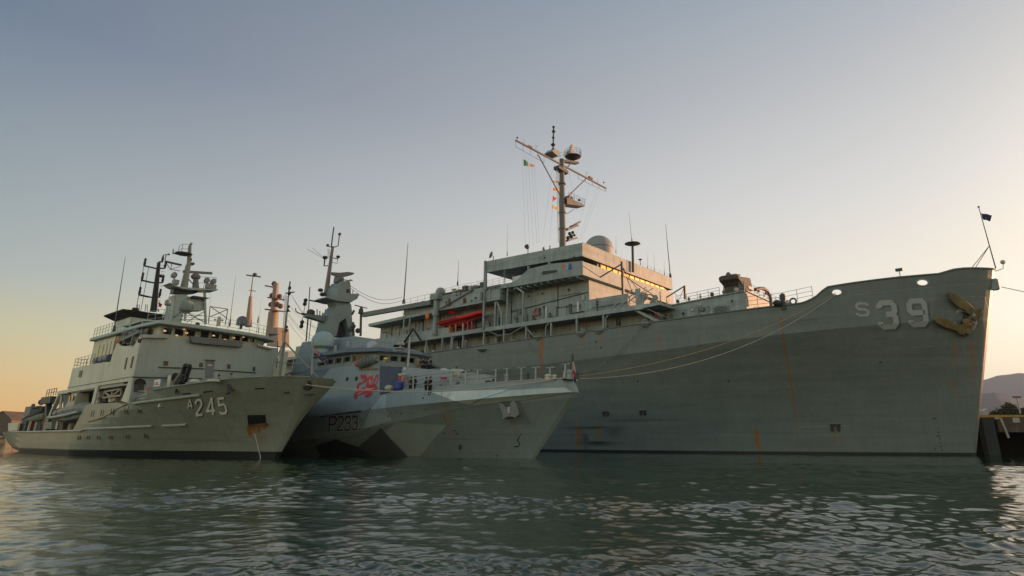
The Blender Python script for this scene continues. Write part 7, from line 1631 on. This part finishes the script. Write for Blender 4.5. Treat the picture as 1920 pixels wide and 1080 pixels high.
PROTO = {}
def person_proto(pose):
    """one body mesh; x is across the shoulders, +y is forward"""
    (le, lh), (re, rh) = POSES[pose]
    J = [(0, 0, .96, .13, .10), (0, .0, 1.18, .135, .09), (0, -.01, 1.40, .15, .09), (0, 0, 1.49, .05, .05), (0, .01, 1.56, .055, .06), (0, .015, 1.65, .085, .10), (0, .01, 1.73, .06, .07)]
    E_ = [(0, 1), (1, 2), (2, 3), (3, 4), (4, 5), (5, 6)]
    for sg, e, h_ in ((-1, le, lh), (1, re, rh)):
        n = len(J); J += [(sg*.17, -.01, 1.40, .055, .055), (*e, .042), (*h_, .026)]; E_ += [(2, n), (n, n+1), (n+1, n+2)]
    for sg in (-1, 1):
        n = len(J); J += [(sg*.10, 0, .88, .085, .085), (sg*.11, .02, .50, .058, .06), (sg*.12, -.01, .10, .038, .04), (sg*.12, .10, .04, .04, .03)]; E_ += [(0, n), (n, n+1), (n+1, n+2), (n+2, n+3)]
    body = skinned(J, E_, 0)
    mb = MB(); mb.v = [tuple(v.co) for v in body.vertices]; mb.f = [tuple(p.vertices) for p in body.polygons]
    for sg, e, h_ in ((-1, le, lh), (1, re, rh)):
        h_, e = Vector(h_), Vector(e); d = (h_-e).normalized(); sd_ = d.cross(Vector((0, 1, .2))).normalized(); up_ = d.cross(sd_)
        for k, ln in enumerate((.065, .08, .088, .082)): p = h_+sd_*(k-1.5)*.02+d*.03; mb.tube([p, p+d*ln*.55, p+d*ln+up_*.02], [.011, .0095, .007], 5)
        mb.tube([h_+sd_*.02, h_+sd_*.055+d*.03, h_+sd_*.06+d*.06], [.012, .010, .008], 5)
    mb.ball((0, .115, 1.635), .016, 6, 5); mb.ball((-.088, .0, 1.64), .02, 6, 5, (.5, 1, 1.4)); mb.ball((.088, 0, 1.64), .02, 6, 5, (.5, 1, 1.4))
    b = mb.build('body', SKIN, smooth=True).data
    grow = lambda js, k: [(*j[:3], *[r_+k for r_ in (j[3:] if len(j) == 5 else (j[3], j[3]))]) for j in js]
    cj = [j for j in grow(J, .022)]
    idx = [0, 1, 2]+[7, 8, 9]+[10, 11, 12]; top_ = [list(cj[i]) for i in idx]
    for a_, b_ in ((4, 5), (7, 8)):      # cuffs stop short of the hands
        for q in range(3): top_[b_][q] = top_[a_][q]+(top_[b_][q]-top_[a_][q])*.86
    shirt = skinned([tuple(t) for t in top_], [(0, 1), (1, 2), (2, 3), (3, 4), (4, 5), (2, 6), (6, 7), (7, 8)], 0)
    tr = [cj[0]]+[cj[i] for i in (13, 14, 15)]+[cj[i] for i in (17, 18, 19)]
    tr = skinned([tuple(t) for t in tr], [(0, 1), (1, 2), (2, 3), (0, 4), (4, 5), (5, 6)], 0)
    hm = MB(); hm.ball((0, -.012, 1.685), .108, 12, 8, (.9, 1.1, .95), lo=-.15); hr = hm.build('hair', HAIR, smooth=True).data
    bm_ = MB()
    for sg in (-1, 1): bm_.loft([[(sg*.12-.05, -.07, 0), (sg*.12+.05, -.07, 0), (sg*.12+.05, -.07, .12), (sg*.12-.05, -.07, .12)], [(sg*.12-.05, .05, 0), (sg*.12+.05, .05, 0), (sg*.12+.05, .05, .12), (sg*.12-.05, .05, .12)], [(sg*.12-.045, .18, 0), (sg*.12+.045, .18, 0), (sg*.12+.04, .16, .06), (sg*.12-.04, .16, .06)]])
    bt = bm_.build('boots', BLACK).data
    em = MB()
    for sg in (-1, 1): em.ball((sg*.032, .098, 1.655), .011, 6, 5)
    em.box(-.025, .025, .098, .108, 1.595, 1.602); ey = em.build('face_marks', DARK).data
    for nm in ('body', 'hair', 'boots', 'face_marks'):
        for ob in [x for x in bpy.data.objects if x.name.startswith(nm) and x.parent is None and x.type == 'MESH' and not x.get('label')]: bpy.data.objects.remove(ob)
    return dict(body=b, shirt=shirt, trousers=tr, hair=hr, boots=bt, face_marks=ey)
CL = {'navy': plain('navy_cloth', (.012, .013, .02), .9), 'camo': paint('camouflage_cloth', (.11, .10, .06), .9, var=.6, streak=0), 'white': plain('white_cloth', (.42, .42, .45), .8), 'grey': plain('grey_cloth', (.09, .10, .10), .9), 'khaki': plain('khaki_cloth', (.22, .18, .12), .9)}
def person(ship, x, y, z, pose, face, top_, bot, label, h=1.76, group=None):
    if pose not in PROTO: PROTO[pose] = person_proto(pose)
    P_ = PROTO[pose]; o = empty('person', label, 'person', ship.W((x, y, z)), ship.th+R(face), group); o.scale = (h/1.76,)*3
    for nm, me in P_.items():
        me2 = me
        if nm in ('shirt', 'trousers'): me2 = me.copy(); me2.materials.clear(); me2.materials.append(CL[top_ if nm == 'shirt' else bot])
        ob = bpy.data.objects.new(nm, me2); C.objects.link(ob); ob.parent = o
    return o
g1, g2, g3 = 'crew standing on the patrol ship foredeck', 'crew on the tender', 'crew behind the survey ship bulwark'
person(S, -48.1, -12.3, 27.45, 'point', 160, 'navy', 'navy', 'person pointing on the tender bridge roof, left of the pair', group=g2)
person(S, -46.9, -12.3, 27.4, 'folded', 120, 'khaki', 'navy', 'person with folded arms on the tender bridge roof, right of the pair', group=g2)
person(S, -38.6, -12.45, 18.12, 'stand', 100, 'camo', 'camo', 'person in camouflage standing forward of the bridge on the gallery', 1.85, g2)
for (x, pose, t_, b_, lab) in ((-59.0, 'hips', 'grey', 'camo', 'person with hands on hips, leftmost of three beside the red rescue boat'), (-56.9, 'folded', 'navy', 'navy', 'person in dark clothes in the middle of three on the gallery'), (-53.3, 'point', 'khaki', 'grey', 'person in khaki reaching out, rightmost on the gallery aft of the life ring')): person(S, x, -12.2, 18.12, pose, 190, t_, b_, lab, group=g2)
c = S.P(871.5, 655, y=-12.45); person(S, c.x, -12.45, c.z, 'stand', 200, 'white', 'white', 'person all in white at the tender main deck edge below the rescue boat', 1.8, g2)
for (px, py, yy, pose, fc, t_, b_, lab, h_) in ((785, 668.5, -3.4, 'folded', 30, 'khaki', 'khaki', 'person in khaki on the patrol ship gun house roof, leftmost', 1.7), (793, 669, -3.3, 'hips', 180, 'navy', 'navy', 'person in dark overalls with hands on hips on the gun house roof', 1.75), (798, 670, -2.4, 'stand', 200, 'navy', 'navy', 'person half hidden behind the hands on hips figure', 1.75), (808, 669, -3.2, 'hips', 150, 'navy', 'navy', 'person standing alone at the right on the gun house roof', 1.72)):
    c = T.P(px, py, y=yy); person(T, c.x, yy, c.z-h_, pose, fc, t_, b_, lab, h_, g1)
for (px, py, pose, fc, lab, h_) in ((771.5, 706, 'folded', 200, 'person in dark clothes beside the orange ring, leftmost on the walkway', 1.68), (778, 704.5, 'hips', 170, 'taller dark clothed person, second from left on the walkway', 1.78), (799.5, 707, 'folded', 160, 'dark clothed person, third along the walkway under the gun', 1.66), (807.5, 706, 'point', 190, 'dark clothed person with an arm out, rightmost on the walkway', 1.7)):
    c = T.P(px, py, y=-5.15); person(T, c.x, -5.15, c.z-h_, pose, fc, 'navy', 'navy', lab, h_, g1)
for (px, py, yy, lab) in ((411, 702.5, -4.6, 'person whose head shows over the bulwark near the cabin door, left one'), (434, 700, -4.6, 'person leaning at the bulwark right of the cabin door'), (543, 698, -1.6, 'person whose head just shows by the foremast foot')):
    c = A.P(px, py, y=yy); person(A, c.x, yy, c.z-1.76, 'folded', 200, 'grey', 'grey', lab, 1.76, g3)
# the air
mb = MB(); mb.box(-1200, 8500, -60, 7000, -4, 690)
hz_ = mb.build('haze', None or BLACK); hz_.data.materials.clear()
m_h = bpy.data.materials.new('air'); m_h.use_nodes = True; t_h = m_h.node_tree; t_h.nodes.clear(); vo = t_h.nodes.new('ShaderNodeVolumePrincipled'); vo.inputs['Color'].default_value = (.60, .74, 1., 1); vo.inputs['Density'].default_value = .00007; vo.inputs['Anisotropy'].default_value = .0
oh = t_h.nodes.new('ShaderNodeOutputMaterial'); t_h.links.new(vo.outputs[0], oh.inputs['Volume']); hz_.data.materials.append(m_h); hz_['kind'] = 'stuff'; hz_['label'] = 'thin evening haze over the harbour'
